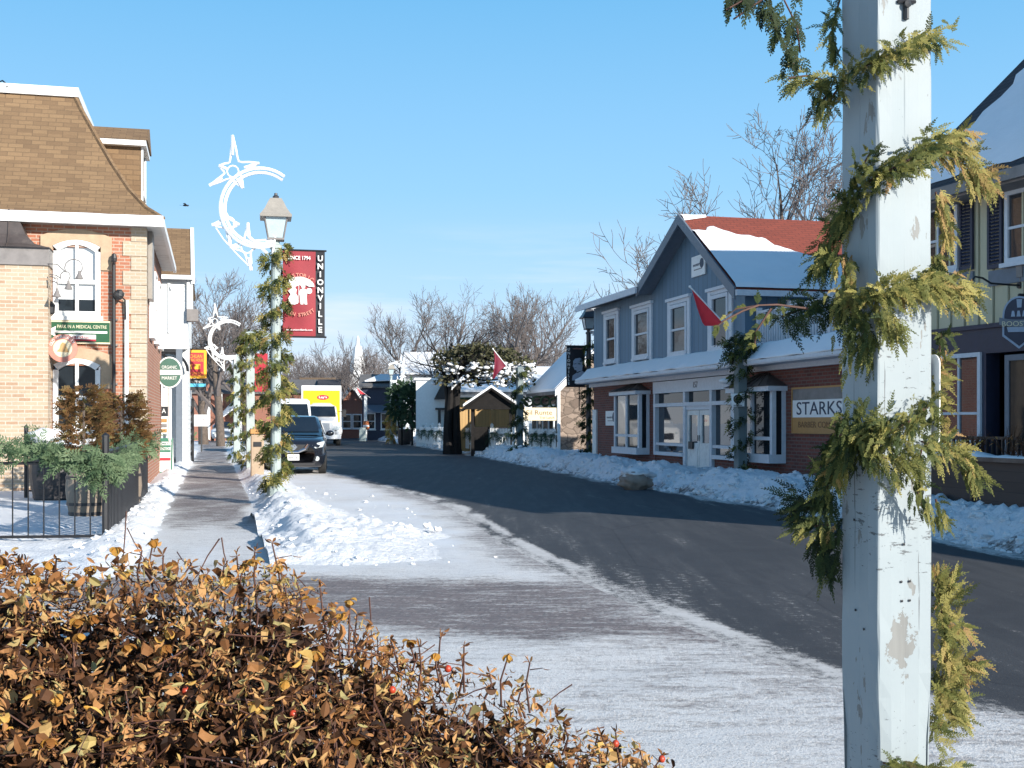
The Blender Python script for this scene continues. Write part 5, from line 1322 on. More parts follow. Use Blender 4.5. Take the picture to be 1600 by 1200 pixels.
# tan brick annex in front
af = F(bf.p(U(75), 0, .62), (.97, .243, 0)); U2, Z2 = af.U, af.Z; ua = U2(75)
t = thing('brick_annex', 'pale tan brick annex with a flared dark metal roof', 'brick building', af.p(ua, 0))
zT = Z2(70, 415)
m = MB(); m.fbox(af, -7, ua, 0, zT, -.62, 0); m.build('wall', 'brick_tan', t)
m = MB(); m.fbox(af, -7, ua + .03, zT, Z2(70, 386), -.62, .05); m.build('fascia', 'lead', t)
m = MB(); prof2 = [(-.06, Z2(70, 388)), (.28, Z2(70, 381)), (.48, Z2(70, 366)), (.60, Z2(70, 346)), (.66, Z2(70, 329)), (.70, Z2(70, 327))]; vs = []
for i_, z_ in prof2: vs += [af.p(-7, z_, .1 - i_ * .5), af.p(ua - i_, z_, .1 - i_ * .5), af.p(ua - i_, z_, -.62)]
m.add(vs, [(3 * k + a, 3 * k + a + 1, 3 * k + 4 + a, 3 * k + 3 + a) for k in range(5) for a in (0, 1)] + [(15, 16, 17)])
for uu in (U2(11), U2(-30), U2(-70)):
    m.tube([af.p(uu, z_ + .01, .1 - i_ * .5 + .01) for i_, z_ in prof2], .018, 4)
m.build('roof', 'darkmetal', t)
# three gooseneck lamps on its corner
for i, (bx, by, cx_, cy_, hx, hy) in enumerate(((79, 412, 126, 403, 124, 430), (82, 429, 108, 422, 107, 446), (83, 432, 92, 432, 89, 458))):
    dY = af.p(ua, 0, .1 + .05 * i).y - .05
    r = thing('gooseneck_lamp', ('highest and longest of three grey gooseneck lamps on the tan brick corner', 'middle of three grey gooseneck lamps on the tan brick corner', 'lowest and shortest of three grey gooseneck lamps on the tan brick corner')[i], 'lamp', at(bx, by, dY), 'gooseneck lamps on the annex corner')
    k = (hx - bx) / 45.0; P = [at(bx - 4, by, dY + .1), at(bx + 10 * k, by + 1, dY)]
    for q in range(9):
        a = R(215 - q * 32); P.append(at(hx - 9 * k * 1.0 + 14 * k * math.cos(a), cy_ + 13 * k - 13 * k * math.sin(a) + 2, dY - .05))
    P.append(at(hx, hy - 4, dY - .05))
    m = MB(); m.tube(P, .014, 6); m.build('arm', 'lead', r)
    m = MB(); m.lathe(at(hx, hy, dY - .05), [(.025, .10), (.03, .05), (.085, -.07), (.09, -.085), (0, -.07)], 12); m.build('shade', 'lead', r)
r = thing('wall_lantern', 'small black lantern on the tan brick corner beside the tall white window', 'lamp', at(80, 480, 26.3)); m = MB(); m.lathe(at(80, 482, 26.3), [(.05, -.13), (.08, -.1), (.09, .08), (.04, .14), (0, .17)], 8); m.build('body', 'black', r)
# lamp on the roof cap, top left
r = thing('gooseneck_lamp', 'black gooseneck lamp fixed to the white cap of the mansard roof', 'lamp', at(3, 140, 28.5))
m = MB(); P = [bf.p(U(-8), zE + 3.3, -1.6), at(-2, 128, 28.3), at(4, 126, 28.2), at(11, 132, 28.0), at(13, 141, 28.0)]; m.tube(P, .018, 6); m.build('arm', 'black', r)
m = MB(); m.lathe(at(12, 142, 28.0), [(.03, .05), (.05, 0), (.17, -.09), (.18, -.12), (0, -.1)], 12, ax=V((-.25, 0, 1))); m.build('shade', 'black', r)
# round emblem sign
q = bf.p(U(102), Z(102, 546), .42); r = thing('round_sign', 'round salmon sign with a golden hat emblem on the orange brick wall', 'sign', q)
m = MB(); m.lathe(q, [(.31, 0), (.31, .04), (.20, .041), (.20, .03)], 28, ax=bf.n); m.build('ring', 'pinkish', r)
m = MB(); m.lathe(q, [(.205, 0), (.205, .036)], 28, ax=bf.n); m.build('face', 'cream', r)
def pe(a, b, w_=.036): return q + bf.u * a + UP * b + bf.n * w_
m = MB(); m.prism([pe(-.12, -.07), pe(.13, -.09), pe(.11, -.03), pe(.08, .02), pe(.06, .10), pe(.0, .13), pe(-.04, .09), pe(-.06, 0)], bf.n * .01); m.build('emblem', 'ochre', r)
for k in range(14):
    a = R(20 + k * 140 / 13); text('OLD CURIOSITY'.ljust(14)[13 - k] if k < 14 else ' ', pe(.255 * math.cos(a), .255 * math.sin(a), .042), bf.u * math.sin(a) - UP * math.cos(a), bf.n, .06, 'letters_white', r, Z=UP * math.sin(a) + bf.u * math.cos(a)) if 'OLD CURIOSITY'.ljust(14)[13 - k] != ' ' else None
m = MB(); m.tube([q, q - bf.n * .42], .02, 6); m.build('bracket', 'black', r)

# ---- white house beyond
wf = F(at(293, 660, 40) * 1.0, (.97, .243, 0)); U, Z = wf.U, wf.Z; ws = F(wf.p(0, 0), (-.243, .97, 0), (.97, .243, 0))
t = thing('white_house', 'white clapboard house with a brown shingled roof and a dark arched porch', 'house', wf.p(0, 0))
zc, zE = Z(270, 545), Z(270, 432)
m = MB(); m.fbox(wf, -6, 0, zc, zE, -.3, 0); m.fbox(ws, .3, 7, 0, zE, -.3, 0); m.fbox(wf, -6, 0, 0, zc, -2.4, -2.2); m.build('wall', 'white_board', t)
m = MB(); zr = Z(270, 342); m.prism([wf.p(-6, zE, .25), wf.p(.15, zE, .25), wf.p(.05, zr, -2.0), wf.p(-6, zr, -2.0)], UP * -.12); m.prism([wf.p(-6, zr, -2.0), wf.p(.05, zr, -2.0), wf.p(.15, zE, -7), wf.p(-6, zE, -7)], UP * -.12); m.build('roof', 'shingle_brown', t)
m = MB(); m.fbox(wf, -6, .2, zE - .12, zE + .02, .25, .33); m.prism([wf.p(.12, zE - .25, .2), wf.p(.12, zE + .05, .25), wf.p(.05, zr + .05, -2), wf.p(.05, zr - .3, -2)], wf.u * .12); m.fbox(wf, -.02, .18, zE - 1.1, zE - .12, .02, .14); m.build('trim', 'white', t)
m = MB(); m.fbox(wf, -.02, .35, zE - 1.5, zE - 1.1, -.4, .2); m.build('corbel', 'lead', t)
m = MB(); m.fbox(wf, U(275), U(285), 0, zc, -.3, 0); m.fbox(wf, -6, U(212), 0, zc, -.3, 0); m.build('column', 'slate_trim', t)
m = MB()
for k in range(2):
    c = lerp(U(228), U(275), .25 + .5 * k)
    pts = [wf.p(c + .62 * math.cos(R(a)), zc - .75 + .62 * math.sin(R(a)), -.05) for a in range(0, 181, 15)]; m.tube(pts, .05, 5)
m.fbox(wf, U(212), U(275), zc - .12, zc - .01, -.3, .02); m.build('porch_arch', 'black', t)
m = MB(); m.fbox(wf, U(236), U(274), .3, Z(255, 586), -.9, -.8); m.build('panel', 'white', t)
m = MB(); m.fbox(wf, U(262), U(263) + .06, zE - 1.9, zE - .2, .0, .06); m.tube([wf.p(U(266), zE - .35, .1), wf.p(U(268), zE - .5, .14), wf.p(U(270), zE - .35, .1)], .03, 5); m.build('conduit', 'white', t)
# signs along the walk
def post_sign(px, y0, y1, Y): pass
q = at(265, 582, 34); nn_ = V((.2, -.98, 0)); uu_ = V((.98, .2, 0))
r = thing('oval_sign', 'sage green oval sign with a white rim on a post beside the walk', 'sign', V((q.x, q.y, 0)))
def oval(rx, rz, w_, th): return [q + uu_ * rx * math.cos(R(a)) + UP * rz * math.sin(R(a)) + nn_ * w_ for a in range(0, 360, 12)], nn_ * th
m = MB(); m.prism(*oval(.36, .45, 0, .05)); m.build('rim', 'white', r)
m = MB(); m.prism(*oval(.32, .41, .045, .015)); m.build('face', 'sage', r)
for dz, wd, s_ in ((.15, .42, 'ORGANIC'), (-.16, .42, 'MARKET')): text(s_, q + UP * dz + nn_ * .062, uu_, nn_, .09, 'letters_white', r, width=wd)
m = MB(); m.obox(q + nn_ * .062, uu_, nn_, UP, .31, .008, .07); m.build('band', 'letters_white', r)
m = MB(); m.tube([V((q.x, q.y + .03, 0)), V((q.x, q.y + .03, q.z + .4))], .05, 8); m.build('post', 'white', r)
def flat_sign(name, label, x0, x1, y0, y1, Y, matn, lines=(), border=None, post=None, th=.05, lm='letters_white', cat='sign'):
    a = at(x0, y1, Y); b = at(x1, y0, Y); c = (a + b) / 2; hw = (b.x - a.x) / 2; hh = (b.z - a.z) / 2
    r = thing(name, label, cat, V((c.x, c.y, 0 if post else a.z)))
    m = MB(); m.obox(c, uu_, nn_, UP, hw, th / 2, hh); m.build('board', matn, r)
    if border:
        m = MB(); e = border[1]
        for s_ in (-1, 1): m.obox(c + UP * s_ * hh, uu_, nn_, UP, hw + e, th / 2 + .01, e); m.obox(c + uu_ * s_ * (hw + .0), uu_, nn_, UP, e, th / 2 + .008, hh - e)
        m.build('frame', border[0], r)
    for body, fx, fz, fw, fh in lines:
        text(body, c + uu_ * fx * hw + UP * fz * hh + nn_ * (th / 2), uu_, nn_, fh * hh * 2, lm, r, width=fw * hw * 2)
    if post:
        m = MB()
        for s_ in ((-1, 1) if post == 2 else (0,)): m.tube([V((c.x, c.y + .06, 0)) + uu_ * s_ * hw * .85, V((c.x, c.y + .06, c.z + hh)) + uu_ * s_ * hw * .85], .04, 6)
        m.build('post', 'black' if post == 1 else 'white', r)
    return r, c, hw, hh
r, c, hw, hh = flat_sign('hanging_sign', 'red hanging sign with a yellow border and yellow lettering above the walk', 284, 320, 549, 589, 44, 'red_paint', [('SZECHUAN', 0, .62, .75, .14), ('DUMPLING HOUSE', 0, .32, .85, .11), ('EAT IN TAKE OUT', 0, -.72, .8, .1)], ('yellow_paint', .05), None, lm='yellow_paint')
for s_ in (-.4, .4):
    m = MB(); m.obox(c + uu_ * s_ * hw * .9 - UP * hh * .2 + nn_ * .03, uu_, nn_, UP, hw * .24, .01, hh * .2); m.build('panel', 'yellow_paint', r)
m = MB(); m.tube([c + UP * (hh + .08) - uu_ * 1.4, c + UP * (hh + .08) + uu_ * hw], .03, 6); m.build('arm', 'black', r)
r, c, hw, hh = flat_sign('hanging_sign', 'small black hanging sign with cyan stripes under the red one', 296, 321, 592, 610, 44.2, 'letters_black', [('VENTI', .1, .55, .5, .25)])
m = MB(); m.obox(c - UP * hh * .1 + nn_ * .03, uu_, nn_, UP, hw, .01, hh * .28); m.build('stripe', 'cyan', r)
m = MB(); m.tube([c + UP * (hh + .35) - uu_ * .25, c + UP * hh - uu_ * .25], .015, 5); m.build('hanger', 'black', r)
r, c, hw, hh = flat_sign('menu_board', 'white board with a black LUNA panel and wooden menu slats below', 232, 262, 606, 678, 36.5, 'white', [], None, 2)
m = MB(); m.obox(c - UP * hh * .02 + nn_ * .03, uu_, nn_, UP, hw, .012, hh * .21); m.build('panel', 'letters_black', r)
text('LUNA', c + nn_ * .043 - UP * hh * .0, uu_, nn_, hh * .2, 'letters_white', r, width=hw * 1.6)
for k in range(3):
    m = MB(); m.obox(c - UP * hh * (.42 + .22 * k) + nn_ * .03, uu_, nn_, UP, hw * .9, .012, hh * .075); m.build('slat', 'gold' if k != 1 else 'lead', r)
# A-frame
q = at(250, 735, 34.0); q.z = .05
r = thing('sandwich_board', 'white and green folding sandwich board on the snowy walk', 'sandwich board', q)
for s_, nm in ((1, 'front_panel'), (-1, 'rear_panel')):
    a = q + nn_ * .28 * s_; hwid = .36
    pts = [a - uu_ * hwid, a + uu_ * hwid, q + uu_ * hwid + UP * 1.0, q - uu_ * hwid + UP * 1.0]
    m = MB(); m.prism(pts, nn_ * .02 * s_); o = m.build(nm, 'white', r)
    if s_ == 1:
        def fp(a_, b_, w_=.03): return q + nn_ * (.28 * (1 - b_) + w_) + uu_ * a_ * hwid + UP * b_
        for (x0, x1, z0, z1, mm_) in ((-1, 1, .9, 1.0, 'teal'), (-1, -.9, .0, .9, 'teal'), (.9, 1, .0, .9, 'teal'), (-.9, .9, .0, .05, 'teal'), (-.85, .85, .74, .80, 'teal'), (-.85, .85, .60, .66, 'teal'), (.0, .85, .36, .44, 'red_paint'), (-.7, -.3, .42, .46, 'teal'), (-.85, -.1, .12, .3, 'teal')):
            m = MB(); m.prism([fp(x0, z0), fp(x1, z0), fp(x1, z1), fp(x0, z1)], nn_ * .008); m.build('painted_strip', mm_, o)
        for s2, b_, fw in (('FRESH DAILY', .85, 1.4), ('SOUP & SANDWICH', .7, 1.5)): text(s2, fp(0, b_ + .0, .04), uu_, nn_, .06, 'teal', o, width=fw * hwid)
# urn with greens
q = at(289, 693, 46); q.z = 0
r = thing('urn_planter', 'black urn planter of winter greens topped with snow at the porch steps', 'planter', q)
m = MB(); m.lathe(q, [(.2, 0), (.22, .05), (.07, .12), (.07, .22), (.22, .4), (.3, .75), (.34, .8), (.3, .82), (0, .8)], 14); m.build('urn', 'black', r)
m = MB(); rg = random.Random(3)
for k in range(120): spray(m, q + UP * .8 + V((rg.gauss(0, .12), rg.gauss(0, .1), 0)), V((rg.gauss(0, .6), rg.gauss(0, .4), 1)), V((0, -1, 0)), rg.uniform(.15, .4), rg.uniform(.2, .9), k=4, seg=1, lw=.02, rnd=rg)
m.build('greens', 'fir', r, uv=False)
m = MB(); m.blob(q + V((.18, -.05, 1.0)), (.16, .14, .11)); m.build('snow_cap', 'snow', r, smooth=True)
r = thing('slatted_gate', 'dark slatted gate between the porch column and the urn', 'gate', at(290, 690, 45.0)); m = MB()
q0, q1 = at(282, 660, 45), at(301, 660, 45)
for x in (q0, q1): m.obox(V((x.x, x.y, 1.2)), uu_, nn_, UP, .05, .05, 1.2)
m.build('frame', 'black', r); m = MB()
for k in range(9): m.obox((V((q0.x, q0.y, .3 + .22 * k)) + V((q1.x, q1.y, .3 + .22 * k))) / 2, uu_, nn_, UP, (q1.x - q0.x) / 2 - .05, .02, .07)
m.build('slats', 'lead', r)
r, c, hw, hh = flat_sign('oval_sign', 'small white oval sign with red lettering far along the walk', 303, 326, 648, 666, 60, 'letters_white', [('IL POSTINO', 0, .1, .7, .2)], None, 1, lm='red_paint')

# ---- black fence, garland, barrels, shrubs
fz = .06
def fence_run(root, A, B, n, h0, h1, posts=True, rails=((1.0, .022), (.1, .02)), top=1.22, bar=.009):
    A, B = V(A), V(B); m = MB(); d = (B - A).normalized()
    for i in range(1, n): p = A.lerp(B, i / n); m.tube([p + UP * h0, p + UP * h1], bar, 5)
    m.build('bars', 'black', root)
    for z_, r_ in rails:
        m = MB(); m.tube([A + UP * z_, B + UP * z_], r_, 6); m.build('rail', 'black', root)
    for p in (A, B):
        m = MB(); m.tube([p, p + UP * (top + .1)], .045, 8); m.lathe(p + UP * (top + .1), [(.05, 0), (.05, .02), (.0, .06)], 8); m.build('post', 'black', root)
C0 = at(165, 843, 14.6); C0.z = 0; C1 = V((-7.0, 22.6, 0)); CL = V((-9.2, 14.1, 0)); CB = V((-9.6, 23.4, 0))
r = thing('iron_fence', 'thin black iron fence along the front of the snowy patio', 'fence', C0); fence_run(r, CL, C0, 23, .08, 1.0)
r = thing('iron_fence', 'black iron fence seen end-on along the brick walk', 'fence', C0 + V((-.1, .3, 0)));
m = MB()
A, B = C0 + V((-.02, .1, 0)), C1
for i in range(36): p = A.lerp(B, (i + .5) / 36); m.obox(p + UP * .58, (B - A).normalized(), V((1, 0, 0)), UP, .05, .022, .55)
m.build('bars', 'black', r)
for z_ in (1.14, .1): 
    m = MB(); m.tube([A + UP * z_, B + UP * z_], .026, 6); m.build('rail', 'black', r)
m = MB(); m.tube([B, B + UP * 1.35], .05, 8); m.build('post', 'black', r)
r = thing('iron_fence', 'black iron fence across the back of the patio under snowy greens', 'fence', CB); fence_run(r, CB, C1 + V((-.12, .1, 0)), 16, .08, 1.1, rails=((1.1, .022), (.15, .02)), top=1.3)
# gooseneck-like arc of the folding barrier
def garland_line(pts, n, L, tl, name, label, group, sag=.0, fat=.07, mat='fir'):
    m = MB(); rg = random.Random(n); P = [V(p) for p in pts]; tot = len(P) - 1
    for i in range(n):
        u = rg.random() * tot; k = min(int(u), tot - 1); f_ = u - k; q = P[k].lerp(P[k + 1], f_) + UP * (-sag * 4 * f_ * (1 - f_)); d = (P[k + 1] - P[k]).normalized()
        q = q + V((rg.gauss(0, fat * .6), rg.gauss(0, fat * .6), rg.gauss(0, fat)))
        spray(m, q, d * rg.choice((-1, 1)) + V((rg.gauss(0, .7), rg.gauss(0, .7), rg.uniform(-1.2, .7))), V((0, -1, .4)), L * rg.uniform(.6, 1.2), min(1, max(0, rg.gauss(tl, .22))), k=5, seg=1, lw=.011, spread=.45, rnd=rg)
    o = m.build(name, mat, uv=False); return tag(o, label, 'garland', group)
garland_line([at(-40, 702, 14.4), at(60, 702, 14.5), at(100, 716, 14.5), at(165, 716, 14.5)], 300, .2, .62, 'fir_garland', 'fir garland draped along the front patio fence', None, fat=.055)
garland_line([at(150, 735, 14.55), at(168, 728, 14.8), at(195, 708, 17.5), at(222, 692, 22.4), at(234, 690, 22.6)], 460, .24, .66, 'fir_garland', 'thick fir garland over the end-on fence beside the walk', None, fat=.09)
garland_line([V((CB.x, CB.y - .1, 1.12)), V((CB.x * .5 + C1.x * .5, 23, 1.08)), V((C1.x, C1.y - .1, 1.2))], 300, .26, .22, 'fir_garland', 'dark snowy fir garland along the back patio fence', None, fat=.1)
def barrel(c, h, r_, label, matn='barrel_wood', shrub=None, sh_label=None, tiny=.0):
    c = V(c); t = thing('barrel_planter', label, 'barrel', c)
    m = MB(); pr = [(r_ * .82, 0), (r_ * .93, h * .25), (r_, h * .5), (r_ * .96, h * .75), (r_ * .86, h), (r_ * .78, h), (r_ * .78, h - .06), (0, h - .06)]
    m.lathe(c, pr, 22); m.build('staves', matn, t, smooth=False)
    for f_ in (.06, .24, .74, .93):
        rr = interp(f_ * h, [(b, a) for a, b in pr[:5]]); m = MB(); m.lathe(c + UP * (f_ * h), [(rr + .001, -.025), (rr + .008, -.022), (rr + .008, .022), (rr + .001, .025)], 22); m.build('hoop', 'barrel_dark', t)
    m = MB(); m.lathe(c, [(r_ * .77, h - .055), (r_ * .4, h - .01), (0, h)], 16); m.build('snow_fill', 'snow', t, smooth=True)
    return t
def shrub(c, z0, z1, rad, n, tint, label, seed):
    rg = random.Random(seed); c = V(c); m = MB(); st = MB(); st.tube([c + UP * z0, c + UP * (z1 - .2)], .02, 5); root = thing('browned_shrub', label, 'shrub', c + UP * z0)
    while n > 0:
        z = rg.uniform(z0 + .05, z1); f_ = (z - z0) / (z1 - z0); rr = rad * (.55 + .75 * f_ if f_ < .5 else 1.0 - .75 * (f_ - .5)) * (1 + .25 * noise.noise(V((z * 5, seed, 1))))
        a = rg.uniform(0, 6.283); q = math.sqrt(rg.random()) * rr; p = c + V((q * math.cos(a), q * math.sin(a), z))
        if noise.noise(p * 6) < -.25: continue
        spray(m, p, V((math.cos(a), math.sin(a), rg.uniform(.1, 1.2))), V((rg.gauss(0, .5), -1, .3)), rg.uniform(.08, .18), min(1, max(0, rg.gauss(tint, .22))), k=4, seg=1, lw=.013, rnd=rg); n -= 1
    m.build('foliage', 'brownshrub', root, uv=False); st.build('trunk', 'bark', root)
B1 = V((at(137, 660, 19.0).x, 19.0, 0.0))
barrel(B1, .84, .34, 'weathered wooden barrel planter on the snowy patio behind the front fence')
shrub(B1 + V((-.1, .1, 0)), .8, 2.05, .40, 620, .48, 'tall browned shrub rising from the wooden barrel on the patio', 1)
B2 = V((at(190, 660, 20.5).x, 20.5, 0)); barrel(B2, .8, .34, 'wooden barrel planter hidden behind the end-on fence bars')
shrub(B2, .76, 1.98, .46, 860, .42, 'broad browned shrub over the end-on fence beside the walk', 2)
B3 = V((at(88, 660, 23.0).x, 23.0, 0)); barrel(B3, 1.05, .5, 'large dark barrel planter by the tan brick wall with snow on top', 'barrel_dark')
m = MB()
for q, s_ in (((-.1, -.2, 1.2), (.34, .22, .17)), ((.32, -.25, 1.1), (.26, .2, .1)), ((.75, -.1, 1.12), (.2, .15, .08))): m.blob(B3 + V(q), s_, amp=.45, seed=s_[0] * 9)
o = m.build('snow_heap', 'snow', smooth=True); tag(o, 'small white heap of snow on the dark barrel planter by the tan brick wall', 'snow heap')
shrub(B3 + V((.75, .1, 0)), .95, 1.75, .3, 300, .62, 'low browned shrub between the two taller ones on the patio', 3)
garland_line([B3 + V((-.35, -.4, 1.0)), B3 + V((.35, -.4, 1.0))], 90, .26, .25, 'fir_garland', 'short dark fir spray hanging over the large dark barrel', None, fat=.12)
# ================================================================ street furniture
def street_lamp(base, label, group='lantern lamp posts along the street', dark=False, h=5.62):
    b = V((base[0], base[1], 0)); t = thing('street_lamp', label, 'street lamp', b, group)
    m = MB(); m.lathe(b, [(.16, 0), (.16, .3), (.12, .38), (.095, .6), (.085, h - 1.0), (.11, h - .98), (.11, h - .92), (.07, h - .90), (.07, h - .84)], 12); m.build('pole', 'lamp_roof_dark' if dark else 'post_grey', t, smooth=False)
    rot = R(45 + 12); mt = 'lamp_roof_dark' if dark else 'lamp_roof'
    z0, z1 = h - .80, h - .42; r0, r1 = .19, .285
    m = MB(); m.lathe(b, [(.05, z0 - .05), (r0 + .02, z0 - .035), (r0 + .02, z0), (.02, z0)], 4, rot=rot)
    for k in range(4):
        a = rot + k * math.pi / 2; m.tube([b + V((r0 * math.cos(a), r0 * math.sin(a), z0)), b + V((r1 * math.cos(a), r1 * math.sin(a), z1))], .013, 5)
    m.build('lantern_frame', 'lamp_roof_dark' if dark else 'lead', t)
    m = MB(); m.lathe(b, [(0, z0 + .004), (r0 - .01, z0 + .004), (r1 - .01, z1 - .004), (0, z1 - .004)], 4, rot=rot); m.build('lantern_glass', 'lamp_glass', t)
    m = MB(); m.lathe(b, [(.39, z1 - .02), (.40, z1 + .02), (.36, z1 + .05), (.27, z1 + .15), (.20, z1 + .26), (.14, z1 + .34), (0, z1 + .35)], 4, rot=rot); m.build('lantern_roof', mt, t)
    m = MB(); m.lathe(b + UP * (z1 + .35), [(.05, 0), (.06, .03), (.03, .06), (.03, .09), (0, .1)], 8); m.build('finial', 'lamp_roof_dark', t)
    m = MB(); m.lathe(b, [(.03, z0 + .01), (.03, z0 + .2), (0, z0 + .22)], 8)
    return t
L1 = V((at(431, 785, 21.4).x, 21.4, 0)); L2 = V((at(922, 722, 42.0).x - .05, 42.0, 0)); L3 = V((at(611, 690, 82).x, 82, 0))
street_lamp(L1, 'garlanded lantern lamp post on the snow bank beside the brick walk')
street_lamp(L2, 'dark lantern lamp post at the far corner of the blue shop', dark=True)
street_lamp(L3, 'distant lantern lamp post before the white wall down the street')
# crescent of rope light with two stars, drawn at real size beside its post
def crescent(loc, label, flip=1, s=1.0, rz=0.0):
    mm = 21.4 / FPX * s
    t = thing('crescent_decoration', label, 'decoration', (0, 0, 0), 'white rope-light crescents with stars on the posts')
    def c(px, py, w=0.0): return V(((px - 431) * mm * flip, w, -(py - 395) * mm))
    m = MB()
    for rad, dw in ((61.5, -.02), (55.5, .02)):
        P = [c(409 + rad * math.cos(R(a)), 327 - rad * 1.0 * math.sin(R(a)), dw) for a in range(52, 293, 8)]
        m.tube(P, .030, 6)
    m.tube([c(391, 371), c(420, 398)], .03, 6); m.tube([c(432, 372), c(428, 400)], .02, 6); m.tube([c(400, 378), c(428, 376)], .02, 6)
    m.build('crescent', 'rope', t)
    def star(cx, cy, tips, k=.22):
        mb = MB(); n = len(tips)
        for i in range(n):
            a = V((tips[i][0], tips[i][1], 0)); b = V((tips[(i + 1) % n][0], tips[(i + 1) % n][1], 0)); ce = V((cx, cy, 0))
            P = []
            for q in range(7):
                f = q / 6; p = a.lerp(b, f); p = p.lerp(ce, math.sin(math.pi * f) * .55); P.append(c(p.x, p.y, .015))
            mb.tube(P, .019, 5); mb.tube([c(*tips[i]), c(*(ce.lerp(a, .45))[:2])], .028, 5)
        P = [c(cx + 9 * math.cos(R(a)), cy + 9 * math.sin(R(a)), .015) for a in range(0, 361, 30)]; mb.tube(P, .015, 5)
        mb.build('star', 'rope', t)
    star(366, 270, [(366, 214), (407, 257), (382, 296), (330, 292), (345, 261)])
    star(360, 350, [(348, 321), (376, 352), (362, 386), (334, 353)])
    star(388, 388, [(390, 350), (408, 382), (395, 424), (362, 387)])
    m = MB(); m.tube([c(340, 358), c(352, 376), c(372, 398), c(392, 418)], .013, 5); m.build('stay', 'rope', t)
    t.location = V(loc); t.rotation_euler = (0, 0, rz); return t
cr = crescent(L1 + V((0, -.13, CAMZ + (HY - 395) * 21.4 / FPX)), 'largest white crescent and star decoration, beside the lantern near the maroon banner')
# garlands on lamp posts and the square posts
garland_post(L1, .10, .25, 4.72, 9, 1.0, 'cedar_garland', 'olive cedar garland wound down the lamp post with the maroon banner', 'cedar garlands wound on posts', 1050, .19, .54, fat=.12, lw=.012)
garland_post(L2, .10, .2, 4.4, 8, .3, 'cedar_garland', 'dark cedar garland wound down the lamp post by the blue shop', 'cedar garlands wound on posts', 420, .24, .2, fat=.1, lw=.018)
garland_post(L3, .10, .2, 2.6, 8, .3, 'cedar_garland', 'yellowed cedar garland on the distant lamp post before the white wall', 'cedar garlands wound on posts', 160, .4, .85, fat=.14, lw=.03)
def square_post(base, label, h=4.05, rz=R(17.5), mat='post_grey'):
    b = V((base[0], base[1], 0)); t = thing('wooden_post', label, 'post', b, 'square garlanded wooden posts'); m = MB(); c, s_ = math.cos(rz), math.sin(rz)
    m.obox(b + UP * h / 2, V((c, s_, 0)), V((-s_, c, 0)), UP, .115, .115, h / 2); m.build('shaft', mat, t, bevel=.012)
    m = MB(); m.lathe(b + UP * h, [(.19, 0), (.19, .03), (.0, .08)], 4, rot=rz + R(45)); m.build('cap', mat, t); return b
PA = square_post((at(391, 700, 34).x, 34), 'pale square garlanded post just behind the lamp post on the walk side')
PB = square_post((at(370, 700, 43).x, 43), 'thin far garlanded post under the second white crescent', 3.9)
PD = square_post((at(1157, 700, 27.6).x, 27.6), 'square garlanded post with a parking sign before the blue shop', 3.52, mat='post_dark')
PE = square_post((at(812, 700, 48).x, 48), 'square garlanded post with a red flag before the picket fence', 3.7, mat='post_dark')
PF_ = square_post((at(571, 690, 96).x, 96), 'small distant white post under the faded pink flag', 3.6, mat='white_old')
garland_post(PA, .15, .3, 3.9, 5.5, 2, 'cedar_garland', 'olive cedar garland spiralling up the pale square post by the walk', 'cedar garlands wound on posts', 300, .19, .52, fat=.06, lw=.015)
garland_post(PA, .12, 3.55, 4.15, 2, 2, 'cedar_garland', 'bushy tuft of cedar at the top of the pale square post', 'cedar garlands wound on posts', 130, .26, .4, fat=.12, lw=.017)
garland_post(PB, .15, .2, 3.9, 7, 2, 'cedar_garland', 'cedar garland on the far post under the second crescent', 'cedar garlands wound on posts', 240, .22, .45, fat=.07, lw=.02)
garland_post(PD, .14, .1, 3.2, 5.5, .5, 'cedar_garland', 'dark cedar garland on the post with the parking sign', 'cedar garlands wound on posts', 170, .24, .24, fat=.06, lw=.016)
garland_post(PD, .14, 2.95, 3.6, 2, .5, 'cedar_garland', 'dark cedar tuft at the top of the post before the blue shop', 'cedar garlands wound on posts', 170, .28, .3, fat=.14, lw=.016)
garland_post(PE, .13, .1, 3.7, 6, .5, 'cedar_garland', 'dark cedar garland on the flag post before the picket fence', 'cedar garlands wound on posts', 240, .3, .16, fat=.08, lw=.022)
crescent(PB + V((0, -.2, 3.7)), 'second smaller white crescent, on the far post along the walk', 1, 1.0)
crescent(L3 + V((0, -.2, 4.2)), 'tiny white crescent on the distant lamp post before the white wall', -1, .95)
crescent(L2 + V((.05, -.05, 4.6)), 'white crescent against the blue wall at the dark lamp post', -1, .62)
crescent(V((at(700, 600, 56).x, 55.5, 3.2)), 'small white crescent hung over the arbour by the picket fence', -1, .5)
